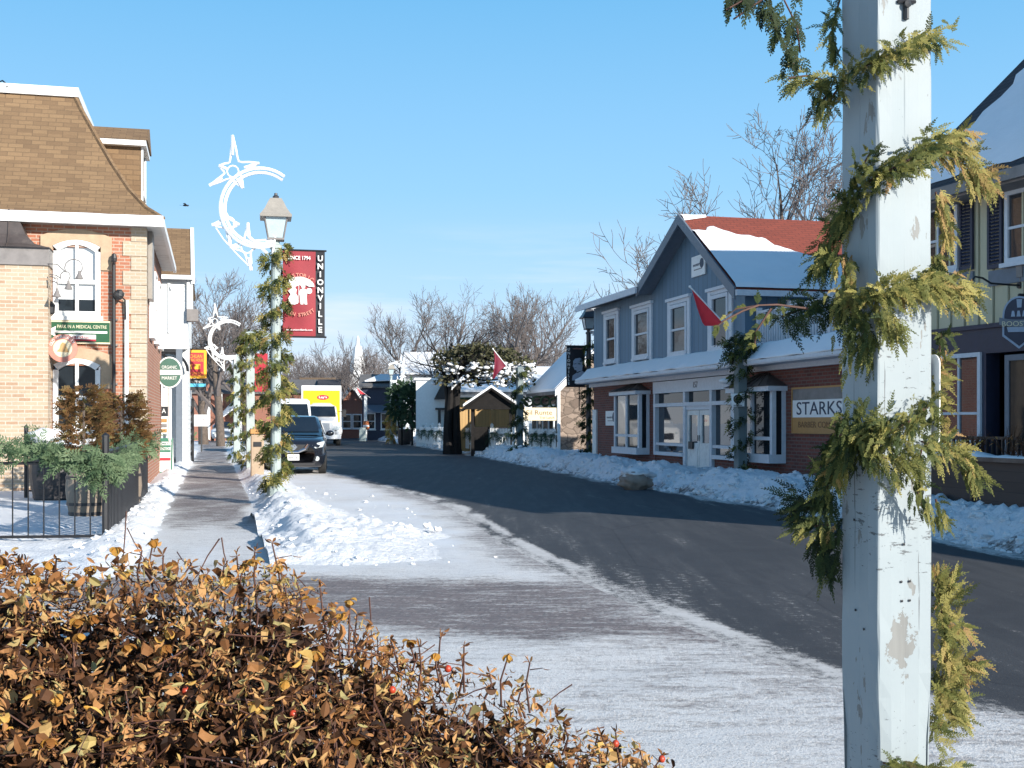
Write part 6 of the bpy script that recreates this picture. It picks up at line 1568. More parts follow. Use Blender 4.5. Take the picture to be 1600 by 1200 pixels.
# banners
def banner(post, side, w_, z0, z1, gap, label, dark=False):
    b = V((post[0], post[1], 0)); f = F(b + V((.0, -.02, 0)), V((.975, .22, 0)) * 1.0)
    t = thing('street_banner', label, 'banner', b + UP * z0)
    u0, u1 = (gap, gap + w_) if side > 0 else (-gap - w_, -gap)
    split = u1 - .22 * w_ if side > 0 else u0 + .22 * w_
    def cloth(a, c_, mat, name):
        m = MB(); n, k = 10, 16; vs = []
        for i in range(n + 1):
            for j in range(k + 1):
                u = lerp(a, c_, i / n); z = lerp(z0, z1, j / k)
                vs.append(f.p(u, z, .03 * math.sin((u - u0) * 7 + z * 1.5) * math.sin(math.pi * j / k) ))
        m.add(vs, [(i * (k + 1) + j, (i + 1) * (k + 1) + j, (i + 1) * (k + 1) + j + 1, i * (k + 1) + j + 1) for i in range(n) for j in range(k)]); return m.build(name, mat, t, smooth=True)
    if side > 0: cloth(u0, split, 'redcloth', 'cloth'); cloth(split, u1, 'blackcloth', 'side_strip'); sa, sb, ma, mb_ = split, u1, u0, split
    else: cloth(u0, u1, 'blackcloth', 'cloth'); sa, sb, ma, mb_ = u0, split, split, u1
    for z in (z0 - .01, z1 + .01):
        m = MB(); m.tube([f.p(.0, z), f.p(u1 + .03 if side > 0 else u0 - .05, z)], .018, 6); m.build('arm', 'black', t)
    H = z1 - z0
    for i, ch in enumerate('UNIONVILLE'):
        text(ch, f.p((sa + sb) / 2, z1 - H * (.085 + .093 * i), .036), f.u, f.n, H * .068, 'letters_white', t, bold=.03)
    mc = (ma + mb_) / 2; mw = mb_ - ma
    if side > 0:
        text('SINCE 1794', f.p(mc, z1 - H * .085, .036), f.u, f.n, H * .045, 'letters_white', t, width=mw * .68, bold=.02)
        for i, ch in enumerate('HISTORIC'):
            a = R(128 - i * 76 / 7); p = f.p(mc + mw * .62 * math.cos(a), z1 - H * .52 + mw * .62 * math.sin(a) , .036)
            text(ch, p, f.u * math.sin(a) - UP * math.cos(a), f.n, H * .045, 'pinkish', t, Z=UP * math.sin(a) + f.u * math.cos(a), bold=.02)
        for i, ch in enumerate('MAIN STREET'):
            if ch == ' ': continue
            a = R(232 + i * 76 / 10); p = f.p(mc + mw * .66 * math.cos(a), z1 - H * .50 + mw * .66 * math.sin(a), .036)
            text(ch, p, -f.u * math.sin(a) + UP * math.cos(a), f.n, H * .042, 'pinkish', t, Z=-UP * math.sin(a) - f.u * math.cos(a), bold=.02)
        text('www.unionvilleinfo.com', f.p(mc, z0 + H * .075, .036), f.u, f.n, H * .022, 'letters_white', t, width=mw * .8, bold=.01)
        m = MB(); um = z1 - H * .42
        def e(a, b, w__=.034): return f.p(mc + a * mw, um + b * mw, w__)
        m.prism([e(.46 * math.cos(R(a)), .30 * math.sin(R(a))) for a in range(0, 181, 15)] + [e(-.3 + .6 * (q / 6) - 0, .05 * (q % 2)) for q in range(7)], f.n * .006)
        m.prism([e(-.26, -.08), e(-.2, -.05), e(-.12, -.05), e(-.08, -.1), e(-.10, -.22), e(-.05, -.3), e(-.04, -.52), e(-.14, -.56), e(-.32, -.54), e(-.33, -.36), e(-.26, -.24), e(-.34, -.14)], f.n * .006)
        m.prism([e(.02, -.1), e(.1, -.06), e(.2, -.08), e(.24, -.2), e(.22, -.3), e(.24, -.55), e(.16, -.55), e(.14, -.36), e(.12, -.55), e(.04, -.55), e(.02, -.3), e(-.01, -.2)], f.n * .006)
        for cx_, cy_, rr in ((-.17, .0, .06), (.12, .0, .06), (.30, -.13, .09)): m.prism([e(cx_ + rr * math.cos(R(a)), cy_ + rr * math.sin(R(a)), .036) for a in range(0, 360, 30)], f.n * .006)
        m.tube([e(-.02, .28), e(-.02, -.5)], .006, 4)
        m.build('emblem', 'letters_white', t)
    else:
        text('HISTORIC', f.p(mc, z1 - H * .07, .036), f.u, f.n, H * .035, 'pinkish', t, width=mw * .7)
        m = MB(); hm = z1 - H * .5
        def e(a, b, w__=.034): return f.p(mc + a * mw, hm + b * mw, w__)
        m.prism([e(-.34, .34), e(-.2, .5), e(.1, .56), e(.34, .46), e(.38, .2), e(.30, -.05), e(.28, -.3), e(.45, -.42), e(.47, -.95), e(-.42, -.95), e(-.38, -.62), e(-.08, -.42), e(-.1, -.28), e(-.26, -.22), e(-.30, -.08), e(-.37, .0), e(-.33, .14)], f.n * .006); m.build('portrait', 'portrait', t)
        m = MB()
        m.prism([e(-.30, .16, .041), e(-.12, .19, .041), e(-.12, .15, .041), e(-.28, .12, .041)], f.n * .004); m.prism([e(-.02, .19, .041), e(.16, .18, .041), e(.16, .12, .041), e(-.0, .14, .041)], f.n * .004); m.prism([e(-.26, -.09, .041), e(-.12, -.08, .041), e(-.12, -.12, .041)], f.n * .004)
        m.prism([e(.28, .5, .041), e(.46, .4, .041), e(.47, .0, .041), e(.36, -.1, .041), e(.30, .1, .041), e(.33, .3, .041)], f.n * .004); m.prism([e(-.1, -.42, .041), e(.1, -.32, .041), e(.28, -.28, .041), e(.1, -.38, .041), e(-.06, -.46, .041)], f.n * .004)
        m.build('portrait_shading', 'blackcloth', t)
    return t
mz = 21.4 / FPX
banner(L1, 1, 65 * mz, CAMZ + (HY - 525) * mz, CAMZ + (HY - 391) * mz, 11 * mz, 'maroon and black UNIONVILLE banner on the garlanded lamp post')
mz2 = 42.0 / FPX
banner(L2, -1, 30 * mz2, CAMZ + (HY - 604) * mz2, CAMZ + (HY - 541) * mz2, 6 * mz2, 'black UNIONVILLE banner with a pale portrait by the blue shop', True)
m = MB(); m.tube([at(905, 605, 42), at(905, 642, 42)], .02, 5); tag(m.build('hanging_rod', 'black'), 'thin black rod hanging under the dark portrait banner', 'rod')
# flags
def flag(base, tip_, label, Y, bottom, pts_x, fold=.05, mat='flagred', shrink=1.0, s0=.10):
    A = V(base); B = V(tip_); t = thing('flag', label, 'flag', A, 'red flags on the posts')
    m = MB(); m.tube([A, B], .018, 6); m.lathe(B, [(.03, -.02), (.035, .01), (0, .04)], 8, ax=(B - A)); m.build('pole', 'white', t)
    m = MB(); n, k = 16, 14; vs = []
    for i in range(n + 1):
        s_ = i / n; p = A.lerp(B, lerp(s0, .95, s_)); dl = max(.0, p.z - bottom) * min(1, 2.6 * (s_) + .06) * shrink
        if s_ > .72: dl *= max(.05, 1 - (s_ - .72) / .28)
        for j in range(k + 1):
            v = j / k; vs.append(p + V((pts_x * v * math.sin(math.pi * min(1, s_ * 1.1)) , fold * math.sin(9 * s_ + 3 * v) * v, -dl * v)))
    m.add(vs, [(i * (k + 1) + j, (i + 1) * (k + 1) + j, (i + 1) * (k + 1) + j + 1, i * (k + 1) + j + 1) for i in range(n) for j in range(k)]); m.build('cloth', mat, t, smooth=True)
    return t
flag(at(1143, 518, 27.4), at(1078, 448, 27.2), 'bright red flag on the post before the blue shop windows', 27.3, at(1100, 509, 27.3).z, .06)
flag(at(806, 590, 47.8), at(770, 545, 47.6), 'dark maroon flag hanging from the post before the picket fence', 47.7, at(775, 597, 47.7).z, -.3, mat='flagmaroon', shrink=.85, s0=.42)
flag(at(579, 622, 95.8), at(557, 605, 95.6), 'small faded pink flag far down the street', 95.7, at(560, 616, 95.7).z, .1)
# parking sign on the post
t = thing('parking_sign', 'small white square no-parking sign on the garlanded post before the shop', 'sign', at(1153, 625, 27.4)); q = at(1153, 625, 27.38)
sf2 = F(V((q.x, q.y, 0)), V((.97, -.1, 0)))
m = MB(); m.fbox(sf2, -.15, .15, q.z - .15, q.z + .15, 0, .012); m.build('plate', 'white', t, bevel=.01)
m = MB(); m.lathe(sf2.p(0, q.z + .02, .012), [(.105, 0), (.105, .004), (.08, .004), (.08, 0)], 20, ax=sf2.n); m.build('ring', 'letters_black', t)
text('P', sf2.p(0, q.z + .02, .013), sf2.u, sf2.n, .11, 'letters_black', t, bold=.03)
m = MB(); m.fbox(sf2, -.1, .1, q.z - .13, q.z - .115, .012, .015); m.build('rule', 'letters_black', t)
# bin between the posts
q = at(402, 742, 30); q.z = 0; t = thing('litter_bin', 'beige litter bin between the two garlanded posts on the walk', 'bin', q)
m = MB(); m.obox(q + UP * .62, V((.97, .24, 0)), V((-.24, .97, 0)), UP, .16, .25, .57); m.build('body', 'cardboard', t, bevel=.02)
m = MB(); m.obox(q + UP * 1.27, V((.97, .24, 0)), V((-.24, .97, 0)), UP, .18, .27, .06); m.build('lid', 'gold', t, bevel=.015); m = MB(); m.obox(q + UP * .95 + V((.06, -.25, 0)), V((.97, .24, 0)), V((-.24, .97, 0)), UP, .1, .01, .06); m.build('slot', 'black', t)
# boulder in the far bank
q = at(993, 752, 26.5); t = thing('boulder', 'buff boulder half buried in the snow bank before the blue shop', 'boulder', V((q.x, q.y, 0)))
m = MB(); m.blob(V((q.x, q.y, .16)), (.36, .30, .22), 22, 14, .4, 2.4); m.build('stone', 'rock', t, smooth=True)
m = MB(); m.blob(V((q.x + .06, q.y + .1, .33)), (.36, .28, .13), 20, 12, .5, 2.6); m.build('snow_cap', 'snow', t, smooth=True)

# ================================================================ vehicles
def loft(mb, sts, cap=True):
    n = len(sts[0][1]); vs = []; m2 = 2 * n - 2
    for y, sec in sts:
        full = [V((-x, y, z)) for x, z in sec] + [V((x, y, z)) for x, z in reversed(sec[1:-1])]
        vs += full
    fs = [(i * m2 + j, i * m2 + (j + 1) % m2, (i + 1) * m2 + (j + 1) % m2, (i + 1) * m2 + j) for i in range(len(sts) - 1) for j in range(m2)]
    fs += [tuple(range(m2)), tuple(range(len(vs) - 1, len(vs) - m2 - 1, -1))]
    mb.add(vs, [tuple(reversed(f)) for f in fs])
def wheel(t, x, y, r=.35, w=.22):
    m = MB(); m.lathe(V((x, y, r)), [(r * .6, -w / 2), (r * .95, -w / 2), (r, -w * .38), (r, w * .38), (r * .95, w / 2), (r * .6, w / 2)], 22, ax=(1, 0, 0)); o = m.build('wheel', 'tyre', t)
    m = MB(); s_ = 1 if x > 0 else -1; m.lathe(V((x, y, r)), [(0, -w * .3), (r * .62, -w * .3), (r * .62, w * .42), (r * .5, w * .40), (r * .2, w * .44), (0, w * .46)], 16, ax=(s_, 0, 0)); m.build('rim', 'rim', o)
def sec(w, zb, zm, zbelt, zt): return [(0, zb), (w * .88, zb), (w * .97, zb + .13), (w, zm), (w * .975, zbelt), (w * .86, lerp(zbelt, zt, .75)), (w * .5, zt - .01), (0, zt)]
def suv(label):
    t = thing('parked_car', label, 'car', (0, 0, 0)); m = MB()
    loft(m, [(0, sec(.60, .36, .52, .70, .80)), (.05, sec(.72, .28, .52, .78, .90)), (.18, sec(.82, .22, .54, .86, .985)), (.5, sec(.90, .2, .56, .93, 1.05)), (1.0, sec(.92, .2, .6, .98, 1.11)), (1.3, sec(.92, .2, .6, 1.0, 1.13)), (3.9, sec(.92, .2, .6, 1.0, 1.1)), (4.4, sec(.90, .24, .6, 1.0, 1.1)), (4.6, sec(.82, .3, .6, .95, 1.02))])
    m.build('body', 'car_black', t, smooth=True)
    m = MB(); cs = lambda w0, z0, w1, z1: [(0, z0), (w0 * .98, z0), (w0, z0 + .02), (lerp(w0, w1, .6), lerp(z0, z1, .7)), (w1, z1 - .05), (w1 * .8, z1 - .01), (0, z1)]
    loft(m, [(1.05, cs(.80, 1.02, .79, 1.13)), (1.45, cs(.83, 1.02, .76, 1.36)), (1.95, cs(.84, 1.02, .66, 1.645)), (2.5, cs(.84, 1.02, .655, 1.70)), (3.5, cs(.84, 1.02, .65, 1.69)), (4.2, cs(.82, 1.02, .62, 1.60)), (4.5, cs(.8, 1.0, .7, 1.1))]); m.build('cabin', 'car_black', t, smooth=True)
    m = MB(); a = [V((-.70, 1.16, 1.165)), V((.70, 1.16, 1.165)), V((.585, 1.90, 1.60)), V((-.585, 1.90, 1.60))]; m.prism([p + V((0, -.055, .055)) for p in a], V((0, .03, -.03))); m.build('windscreen', 'car_glass', t)
    for s_ in (-1, 1):
        m = MB(); m.prism([V((s_ * .855, 1.6, 1.14)), V((s_ * .855, 4.0, 1.14)), V((s_ * .70, 3.9, 1.55)), V((s_ * .70, 2.1, 1.55))], V((s_ * .02, 0, .004))); m.build('side_window', 'car_glass', t)
        m = MB(); P = [V((s_ * .50, .08, .83)), V((s_ * .60, .06, .74)), V((s_ * .80, .14, .78)), V((s_ * .86, .30, .92)), V((s_ * .84, .34, .95)), V((s_ * .66, .16, .90))]; m.prism(P, V((s_ * .02, -.05, .01))); m.build('headlight', 'headlight', t)
        m = MB(); m.lathe(V((s_ * .66, .055, .46)), [(.07, 0), (.07, .03), (.045, .035), (0, .03)], 12, ax=(0, -1, 0)); m.build('fog_light', 'headlight', t)
        m = MB(); m.blob(V((s_ * 1.02, 1.5, 1.17)), (.12, .07, .085), 10, 7, 0); m.tube([V((s_ * .88, 1.5, 1.13)), V((s_ * 1.0, 1.5, 1.16))], .03, 6); m.build('wing_mirror', 'car_black', t, smooth=True)
        for y in (.88, 3.65): wheel(t, s_ * .80, y)
    m = MB(); m.prism([V((-.46, .0, .86)), V((.46, .0, .86)), V((.40, -.03, .70)), V((.16, -.03, .62)), V((-.16, -.03, .62)), V((-.40, -.03, .70))], V((0, .1, 0))); m.build('grille', 'plastic', t)
    m = MB(); P = [V((-.42, -.05, .86)), V((-.33, -.06, .74)), V((-.14, -.06, .655)), V((.14, -.06, .655)), V((.33, -.06, .74)), V((.42, -.05, .86))]; m.tube(P, [.045, .04, .04, .04, .04, .045], 6); m.build('chrome_trim', 'chrome', t)
    m = MB(); m.lathe(V((0, -.05, .79)), [(.085, 0), (.085, .02), (.065, .02), (.065, .005)], 20, ax=(0, -1, 0)); m.obox(V((0, -.065, .79)), V((1, 0, 0)), V((0, 1, 0)), UP, .105, .012, .018); m.build('badge', 'chrome', t)
    m = MB(); m.prism([V((-.64, .03, .40)), V((.64, .03, .40)), V((.58, .0, .27)), V((-.58, .0, .27))], V((0, .08, 0))); m.build('lower_grille', 'plastic', t)
    m = MB(); m.obox(V((0, -.03, .50)), V((1, 0, 0)), V((0, 1, 0)), UP, .165, .01, .085); o = m.build('number_plate', 'white', t); text('BEML 361', V((0, -.04, .495)), V((1, 0, 0)), V((0, -1, 0)), .075, 'navy_letters', o, width=.26)
    m = MB(); m.obox(V((.1, 1.55, 1.33)), V((1, 0, 0)), V((0, .86, .5)), V((0, -.5, .86)), .18, .02, .03)
    return t
c = suv('dark graphite SUV parked on the packed snow facing the viewer'); q = at(464, 742, 33.6); c.location = (q.x - .1, q.y, .01); c.rotation_euler = (0, 0, R(8.5))
# delivery truck
t = thing('delivery_truck', 'white delivery truck with a bright yellow cargo front behind the dark SUV', 'truck', (0, 0, 0))
m = MB(); m.box(-1.25, 1.25, 2.6, 9.5, 1.0, 3.95); m.build('cargo_box', 'white', t, bevel=.05)
m = MB(); m.box(-1.12, 1.16, 2.56, 2.599, 1.5, 3.62); m.build('yellow_panel', 'truck_yellow', t)
m = MB(); m.lathe(V((0.1, 2.55, 3.16)), [(.30, 0), (.30, .012), (0, .013)], 20, ax=(0, -1, 0))
m.v = [V((p.x * 1.0 if False else (.1 + (p.x - .1) * 1.25), p.y, 3.16 + (p.z - 3.16) * .55)) for p in m.v]; o = m.build('logo', 'red_paint', t); text("Lay's", V((.1, 2.53, 3.16)), V((1, 0, 0)), V((0, -1, 0)), .2, 'letters_white', o, width=.5, bold=.02)
m = MB(); loft(m, [(1.0, sec(.98, .6, 1.2, 1.6, 1.75)), (1.2, sec(1.02, .6, 1.2, 1.65, 2.0)), (1.7, sec(1.05, .6, 1.2, 1.8, 2.72)), (2.5, sec(1.05, .6, 1.2, 1.8, 2.8))]); m.build('cab', 'car_white', t, smooth=False)
m = MB(); m.prism([V((-.88, 1.06, 1.86)), V((.88, 1.06, 1.86)), V((.80, 1.46, 2.52)), V((-.80, 1.46, 2.52))], V((0, -.10, .04))); m.build('windscreen', 'car_glass', t)
m = MB(); loft(m, [(-.1, sec(.70, .6, .9, 1.35, 1.5)), (.0, sec(.78, .5, .9, 1.45, 1.62)), (1.05, sec(.92, .5, .9, 1.6, 1.84))]); m.build('bonnet', 'car_white', t)
m = MB(); m.box(-.46, .46, -.16, -.09, .78, 1.46); o = m.build('grille', 'chrome', t)
m = MB(); m.box(-1.15, 1.15, -.22, .05, .42, .72); m.build('bumper', 'car_white', t, bevel=.04)
for s_ in (-1, 1):
    m = MB(); m.blob(V((s_ * .98, .55, .95)), (.28, .6, .42), 14, 9, 0); m.build('mudguard', 'car_white', t, smooth=True)
    m = MB(); m.prism([V((s_ * .62, -.04, 1.0)), V((s_ * 1.05, .02, 1.02)), V((s_ * 1.10, .08, 1.22)), V((s_ * .66, -.0, 1.26))], V((0, -.08, 0))); m.build('headlight', 'headlight', t)
    m = MB(); m.obox(V((s_ * 1.38, 1.0, 2.1)), V((1, 0, 0)), V((0, 1, 0)), UP, .12, .06, .24); m.tube([V((s_ * 1.02, 1.2, 2.2)), V((s_ * 1.36, 1.0, 2.2))], .025, 5); m.build('wing_mirror', 'plastic', t)
    for y in (.55, 7.6): wheel(t, s_ * 1.0, y, .48, .28)
q = at(503, 700, 76); t.location = (q.x, q.y, 0); t.rotation_euler = (0, 0, R(10)); t.scale = (1.05, 1, 1.0)
# white van
t = thing('white_van', 'tall white van parked between the dark SUV and the delivery truck', 'van', (0, 0, 0))
m = MB(); cs = lambda w0, z0, w1, z1: [(0, z0), (w0 * .95, z0), (w0, z0 + .1), (w0, lerp(z0, z1, .45)), (w1, z1 - .12), (w1 * .85, z1 - .02), (0, z1)]
loft(m, [(0, cs(.85, .35, .80, 1.1)), (.1, cs(.95, .3, .9, 1.22)), (.9, cs(1.0, .3, .95, 1.45)), (1.1, cs(1.0, .3, .93, 1.6)), (1.75, cs(1.0, .3, .88, 2.45)), (2.2, cs(1.0, .3, .88, 2.62)), (6.0, cs(1.0, .3, .88, 2.62)), (6.1, cs(.98, .32, .86, 2.5))]); m.build('body', 'car_white', t, smooth=False)
m = MB(); m.prism([V((-.84, 1.02, 1.60)), V((.84, 1.02, 1.60)), V((.76, 1.62, 2.30)), V((-.76, 1.62, 2.30))], V((0, -.06, .05))); m.build('windscreen', 'car_glass', t)
for s_ in (-1, 1):
    m = MB(); m.prism([V((s_ * .6, -.02, .9)), V((s_ * .9, .06, .92)), V((s_ * .94, .3, 1.15)), V((s_ * .62, .05, 1.1))], V((0, -.03, 0))); m.build('headlight', 'headlight', t)
    for y in (.95, 4.9): wheel(t, s_ * .88, y, .36)
m = MB(); m.box(-.5, .5, -.04, .02, .62, .92); m.build('grille', 'plastic', t)
q = at(456, 690, 56); t.location = (q.x, q.y, 0); t.rotation_euler = (0, 0, R(11)); t.scale = (1, 1, 1.02)
# small snow-covered car far down the walk
t = thing('parked_car', 'small white snow-dusted car parked far beyond the walk', 'car', (0, 0, 0)); m = MB()
loft(m, [(0, sec(.6, .3, .5, .65, .72)), (.2, sec(.8, .2, .5, .72, .84)), (1.0, sec(.86, .2, .5, .8, .95)), (3.8, sec(.86, .2, .5, .8, .95)), (4.2, sec(.75, .3, .5, .75, .85))]); m.build('body', 'car_white', t, smooth=True)
m = MB(); loft(m, [(1.0, cs(.75, .9, .7, .96)), (1.8, cs(.75, .9, .56, 1.42)), (3.0, cs(.75, .9, .56, 1.44)), (3.9, cs(.75, .9, .65, 1.0))]); m.build('cabin', 'car_white', t, smooth=True)
m = MB(); m.prism([V((-.66, 1.0, .98)), V((.66, 1.0, .98)), V((.52, 1.72, 1.38)), V((-.52, 1.72, 1.38))], V((0, -.05, .06))); m.build('windscreen', 'car_glass', t)
for s_ in (-1, 1):
    m = MB(); m.box(s_ * .62 - .12, s_ * .62 + .12, -.0, .12, .55, .68); m.build('headlight', 'headlight', t)
    for y in (.8, 3.3): wheel(t, s_ * .74, y, .31)
q = at(348, 686, 88); t.location = (q.x, q.y, .1); t.rotation_euler = (0, 0, R(14))
# a bird in the sky
q = at(290, 321, 60); t = thing('bird', 'tiny dark bird gliding in the clear sky above the lamp decoration', 'bird', q)
m = MB(); m.lathe(q - V((.16, 0, 0)), [(0, 0), (.03, .04), (.05, .14), (.04, .22), (.03, .26), (.025, .3), (0, .34)], 8, ax=(1, .2, .05))
m.add([q + V((-.04, 0, .02)), q + V((.08, 0, .02)), q + V((.05, -.25, .08)), q + V((.0, -.5, .02)), q + V((-.08, -.28, .07))], [(0, 1, 2, 3, 4)]); m.add([q + V((-.04, 0, .02)), q + V((.08, 0, .02)), q + V((.05, .25, .08)), q + V((.0, .5, .02)), q + V((-.08, .28, .07))], [(4, 3, 2, 1, 0)]); m.add([q + V((-.14, 0, 0)), q + V((-.3, .05, .01)), q + V((-.3, -.05, .01))], [(0, 1, 2)])
m.build('body', 'letters_black', t)
# ================================================================ far houses
def gable_house(name, label, px0, px1, ybase, ye, yr, Y, depth, wallm, roofm, snow=True, cat='house', facing='eave', rdeg=13, wins=0, chim=False):
    """a house whose near wall spans px0..px1 at depth Y; 'eave' shows a roof slope, 'gable' a gable end"""
    a = at(px0, ybase, Y); f = F(V((a.x, a.y, 0)), V((math.cos(R(rdeg)), math.sin(R(rdeg)), 0))); w_ = f.U(px1); zE = f.Z(px0, ye); zR = f.Z((px0 + px1) / 2, yr)
    t = thing(name, label, cat, f.p(0, 0))
    m = MB()
    if facing == 'eave':
        m.fbox(f, 0, w_, 0, zE, -depth, 0)
        for u in (0, w_): m.prism([f.p(u, zE, 0), f.p(u, zR, -depth / 2), f.p(u, zE, -depth)], f.u * (.1 if u == 0 else -.1))
    else: m.prism([f.p(0, 0), f.p(w_, 0), f.p(w_, zE), f.p(w_ / 2, zR), f.p(0, zE)], f.n * -depth)
    m.build('wall', wallm, t)
    m = MB(); th = UP * .12
    if facing == 'eave':
        s0 = [f.p(-.3, zE - .05, .35), f.p(w_ + .3, zE - .05, .35), f.p(w_ + .3, zR + .1, -depth / 2), f.p(-.3, zR + .1, -depth / 2)]; s1 = [f.p(-.3, zR + .1, -depth / 2), f.p(w_ + .3, zR + .1, -depth / 2), f.p(w_ + .3, zE - .05, -depth - .35), f.p(-.3, zE - .05, -depth - .35)]
    else:
        k = .3; sl = (zR - zE) / (w_ / 2)
        s0 = [f.p(-k, zE - sl * k + .12, .35), f.p(w_ / 2, zR + .12, .35), f.p(w_ / 2, zR + .12, -depth), f.p(-k, zE - sl * k + .12, -depth)]; s1 = [f.p(w_ / 2, zR + .12, .35), f.p(w_ + k, zE - sl * k + .12, .35), f.p(w_ + k, zE - sl * k + .12, -depth), f.p(w_ / 2, zR + .12, -depth)]
    m.prism(s0, -th); m.prism(s1, -th); ro = m.build('roof', roofm, t)
    if snow:
        m = MB()
        for s_ in (s0, s1):
            c = sum((V(p) for p in s_), V((0, 0, 0))) / 4; m.prism([c + (V(p) - c) * .97 + UP * .01 for p in s_], UP * .12)
        m.build('roof_snow', 'snow_roof', t)
    for i in range(wins):
        u = w_ * (i + .5) / wins; window(f, u - .45, u + .45, .9, min(2.3, zE - .3), t, fw=.1)
    if chim: m = MB(); m.fbox(f, w_ * .7, w_ * .7 + .6, zR - .5, zR + .9, -depth / 2 - .3, -depth / 2 + .3); m.build('chimney', 'brick_far', t)
    return t, f, w_, zE, zR
# rubble stone house next to the blue shop
t, f, w_, zE, zR = gable_house('stone_house', 'tan rubble stone house with a snowy roof beside the blue shop', 874, 985, 705, 606, 548, 52, 5.0, 'fieldstone', 'shingle_grey', facing='gable', rdeg=13)
m = MB(); m.fbox(f, -.12, .0, .1, zE - .15, .02, .16); m.tube([f.p(-.06, zE - .12, .1), f.p(-.2, zE - .02, .25)], .05, 6); m.build('downspout', 'white', t)
m = MB()
for q0, q1 in ((f.p(-.3, zE - .1, .36), f.p(w_ / 2, zR + .15, .36)), (f.p(w_ / 2, zR + .15, .36), f.p(w_ + .3, zE - .1, .36))): m.prism([q0, q1, q1 - UP * .28, q0 - UP * .28], f.n * .06)
m.build('bargeboard', 'white', t)
fs_ = F(f.p(-.0, 0, 0), (-f.u.y, f.u.x, 0), (-f.u.x, -f.u.y, 0))
for i in range(2): window(fs_, .7 + 2.1 * i, 1.8 + 2.1 * i, .9, 2.3, t, fw=.1)
m = MB(); m.fbox(fs_, .3, 4.8, 2.45, zE - .3, .0, .04); m.build('sign_band', 'patio_wood', t)
for i, (px, y, Y) in enumerate(((826, 628, 55.6), (839, 626, 54.6), (852, 627, 53.4), (866, 629, 52.3))):
    q = at(px, y, Y); m = MB(); m.tube([q + V((.2 * math.cos(R(a)), 0, .2 * math.sin(R(a)))) for a in range(0, 361, 30)], .05, 5); m.tube([q, q + V((.35, .3, .1))], .02, 4)
    tag(m.build('wreath', 'hedgegreen'), ('wreath farthest from the downspout on the dark stone house front', 'second wreath from the flag post above the cream sign', 'third wreath from the flag post above the cream sign', 'wreath nearest the white downspout above the cream sign')[i], 'wreath')
r, c, hw, hh = flat_sign('shop_sign', 'cream hanging sign with thin brown script before the stone house', 817, 870, 637, 657, 51, 'cream', [('Sil Runte', -.05, .25, .78, .36), ('Trat Lunch', .42, -.55, .45, .17)], None, 2, lm='gold_letters')
r, f2, w2, e2, g2 = gable_house('snowy_house', 'long low house under a wide sunlit white snowy roof', 712, 894, 690, 612, 569, 66, 14, 'white_board', 'shingle_grey', facing='eave', rdeg=4, wins=3)
r, *_ = gable_house('snowy_house', 'taller house with a bright snow roof left of the gnarled tree', 630, 712, 690, 585, 547, 96, 12, 'white_board', 'shingle_grey', facing='eave', rdeg=2, wins=2)
# white end wall and little awnings
wq = F(at(650, 690, 74), (.99, .08, 0)); t = thing('white_shop', 'plain white rendered shop end wall catching the sun down the street', 'shop building', wq.p(0, 0))
w9 = wq.U(732); zt = wq.Z(680, 594); m = MB(); m.fbox(wq, 0, w9, 0, zt, -9, 0); m.build('wall', 'white', t)
m = MB(); m.fbox(wq, -.1, w9 + .1, zt, zt + .14, -9.1, .12); m.build('roof_edge', 'snow_roof', t)
m = MB(); m.fbox(wq, wq.U(680), wq.U(726), wq.Z(690, 638) - .1, wq.Z(690, 638) + .02, 0, .7); m.build('porch_roof', 'black', t)
for px in (684, 694): 
    m = MB(); m.fbox(wq, wq.U(px), wq.U(px) + .18, .2, wq.Z(690, 638) - .1, .5, .66); m.build('porch_post', 'black', t)
m = MB(); m.prism([wq.p(wq.U(678), wq.Z(680, 624), .0), wq.p(wq.U(690), wq.Z(690, 600), 0), wq.p(wq.U(704), wq.Z(700, 600), 0), wq.p(wq.U(704), wq.Z(700, 624), 0)], wq.n * .5); m.build('awning', 'black', t)
# dark shops in the shade at the bend
r, f3, w3, e3, g3 = gable_house('dark_shop', 'shaded dark shop with a snowy grey roof at the bend', 566, 640, 690, 603, 583, 100, 10, 'navy', 'shingle_grey', facing='eave', rdeg=6, snow=False, wins=3)
m = MB(); m.prism([f3.p(.2, e3 + .4, -.8), f3.p(w3 - .4, e3 + .5, -.9), f3.p(w3 - .6, g3, -4.2), f3.p(1.5, g3, -4.2)], UP * .1); m.build('roof_snow', 'snow_roof', r)
m = MB(); m.prism([f3.p(.3, 2.9, .0), f3.p(w3 - .5, 2.9, .0), f3.p(w3 - .5, 2.3, 1.3), f3.p(.3, 2.3, 1.3)], UP * .08); m.build('awning', 'slate_trim', r)
gable_house('dark_shop', 'narrow shaded shop with pale boards beyond the delivery truck', 534, 566, 690, 628, 608, 112, 9, 'brick_far', 'shingle_grey', facing='gable', rdeg=8, snow=False, wins=2)
gable_house('brown_house', 'low house with a brown snowless roof behind the delivery truck', 470, 520, 690, 607, 589, 125, 9, 'brick_far', 'shingle_brown', facing='eave', rdeg=8, snow=False, wins=2)
gable_house('grey_house', 'low house with a pale grey roof behind the white van', 430, 490, 690, 612, 592, 118, 9, 'brick_far', 'shingle_grey', facing='eave', rdeg=8, snow=False, wins=2)
gable_house('dark_roofed_house', 'house with a very dark roof right of the delivery truck top', 500, 528, 690, 606, 592, 118, 9, 'brick_far', 'shingle_dark', facing='eave', rdeg=8, snow=False)
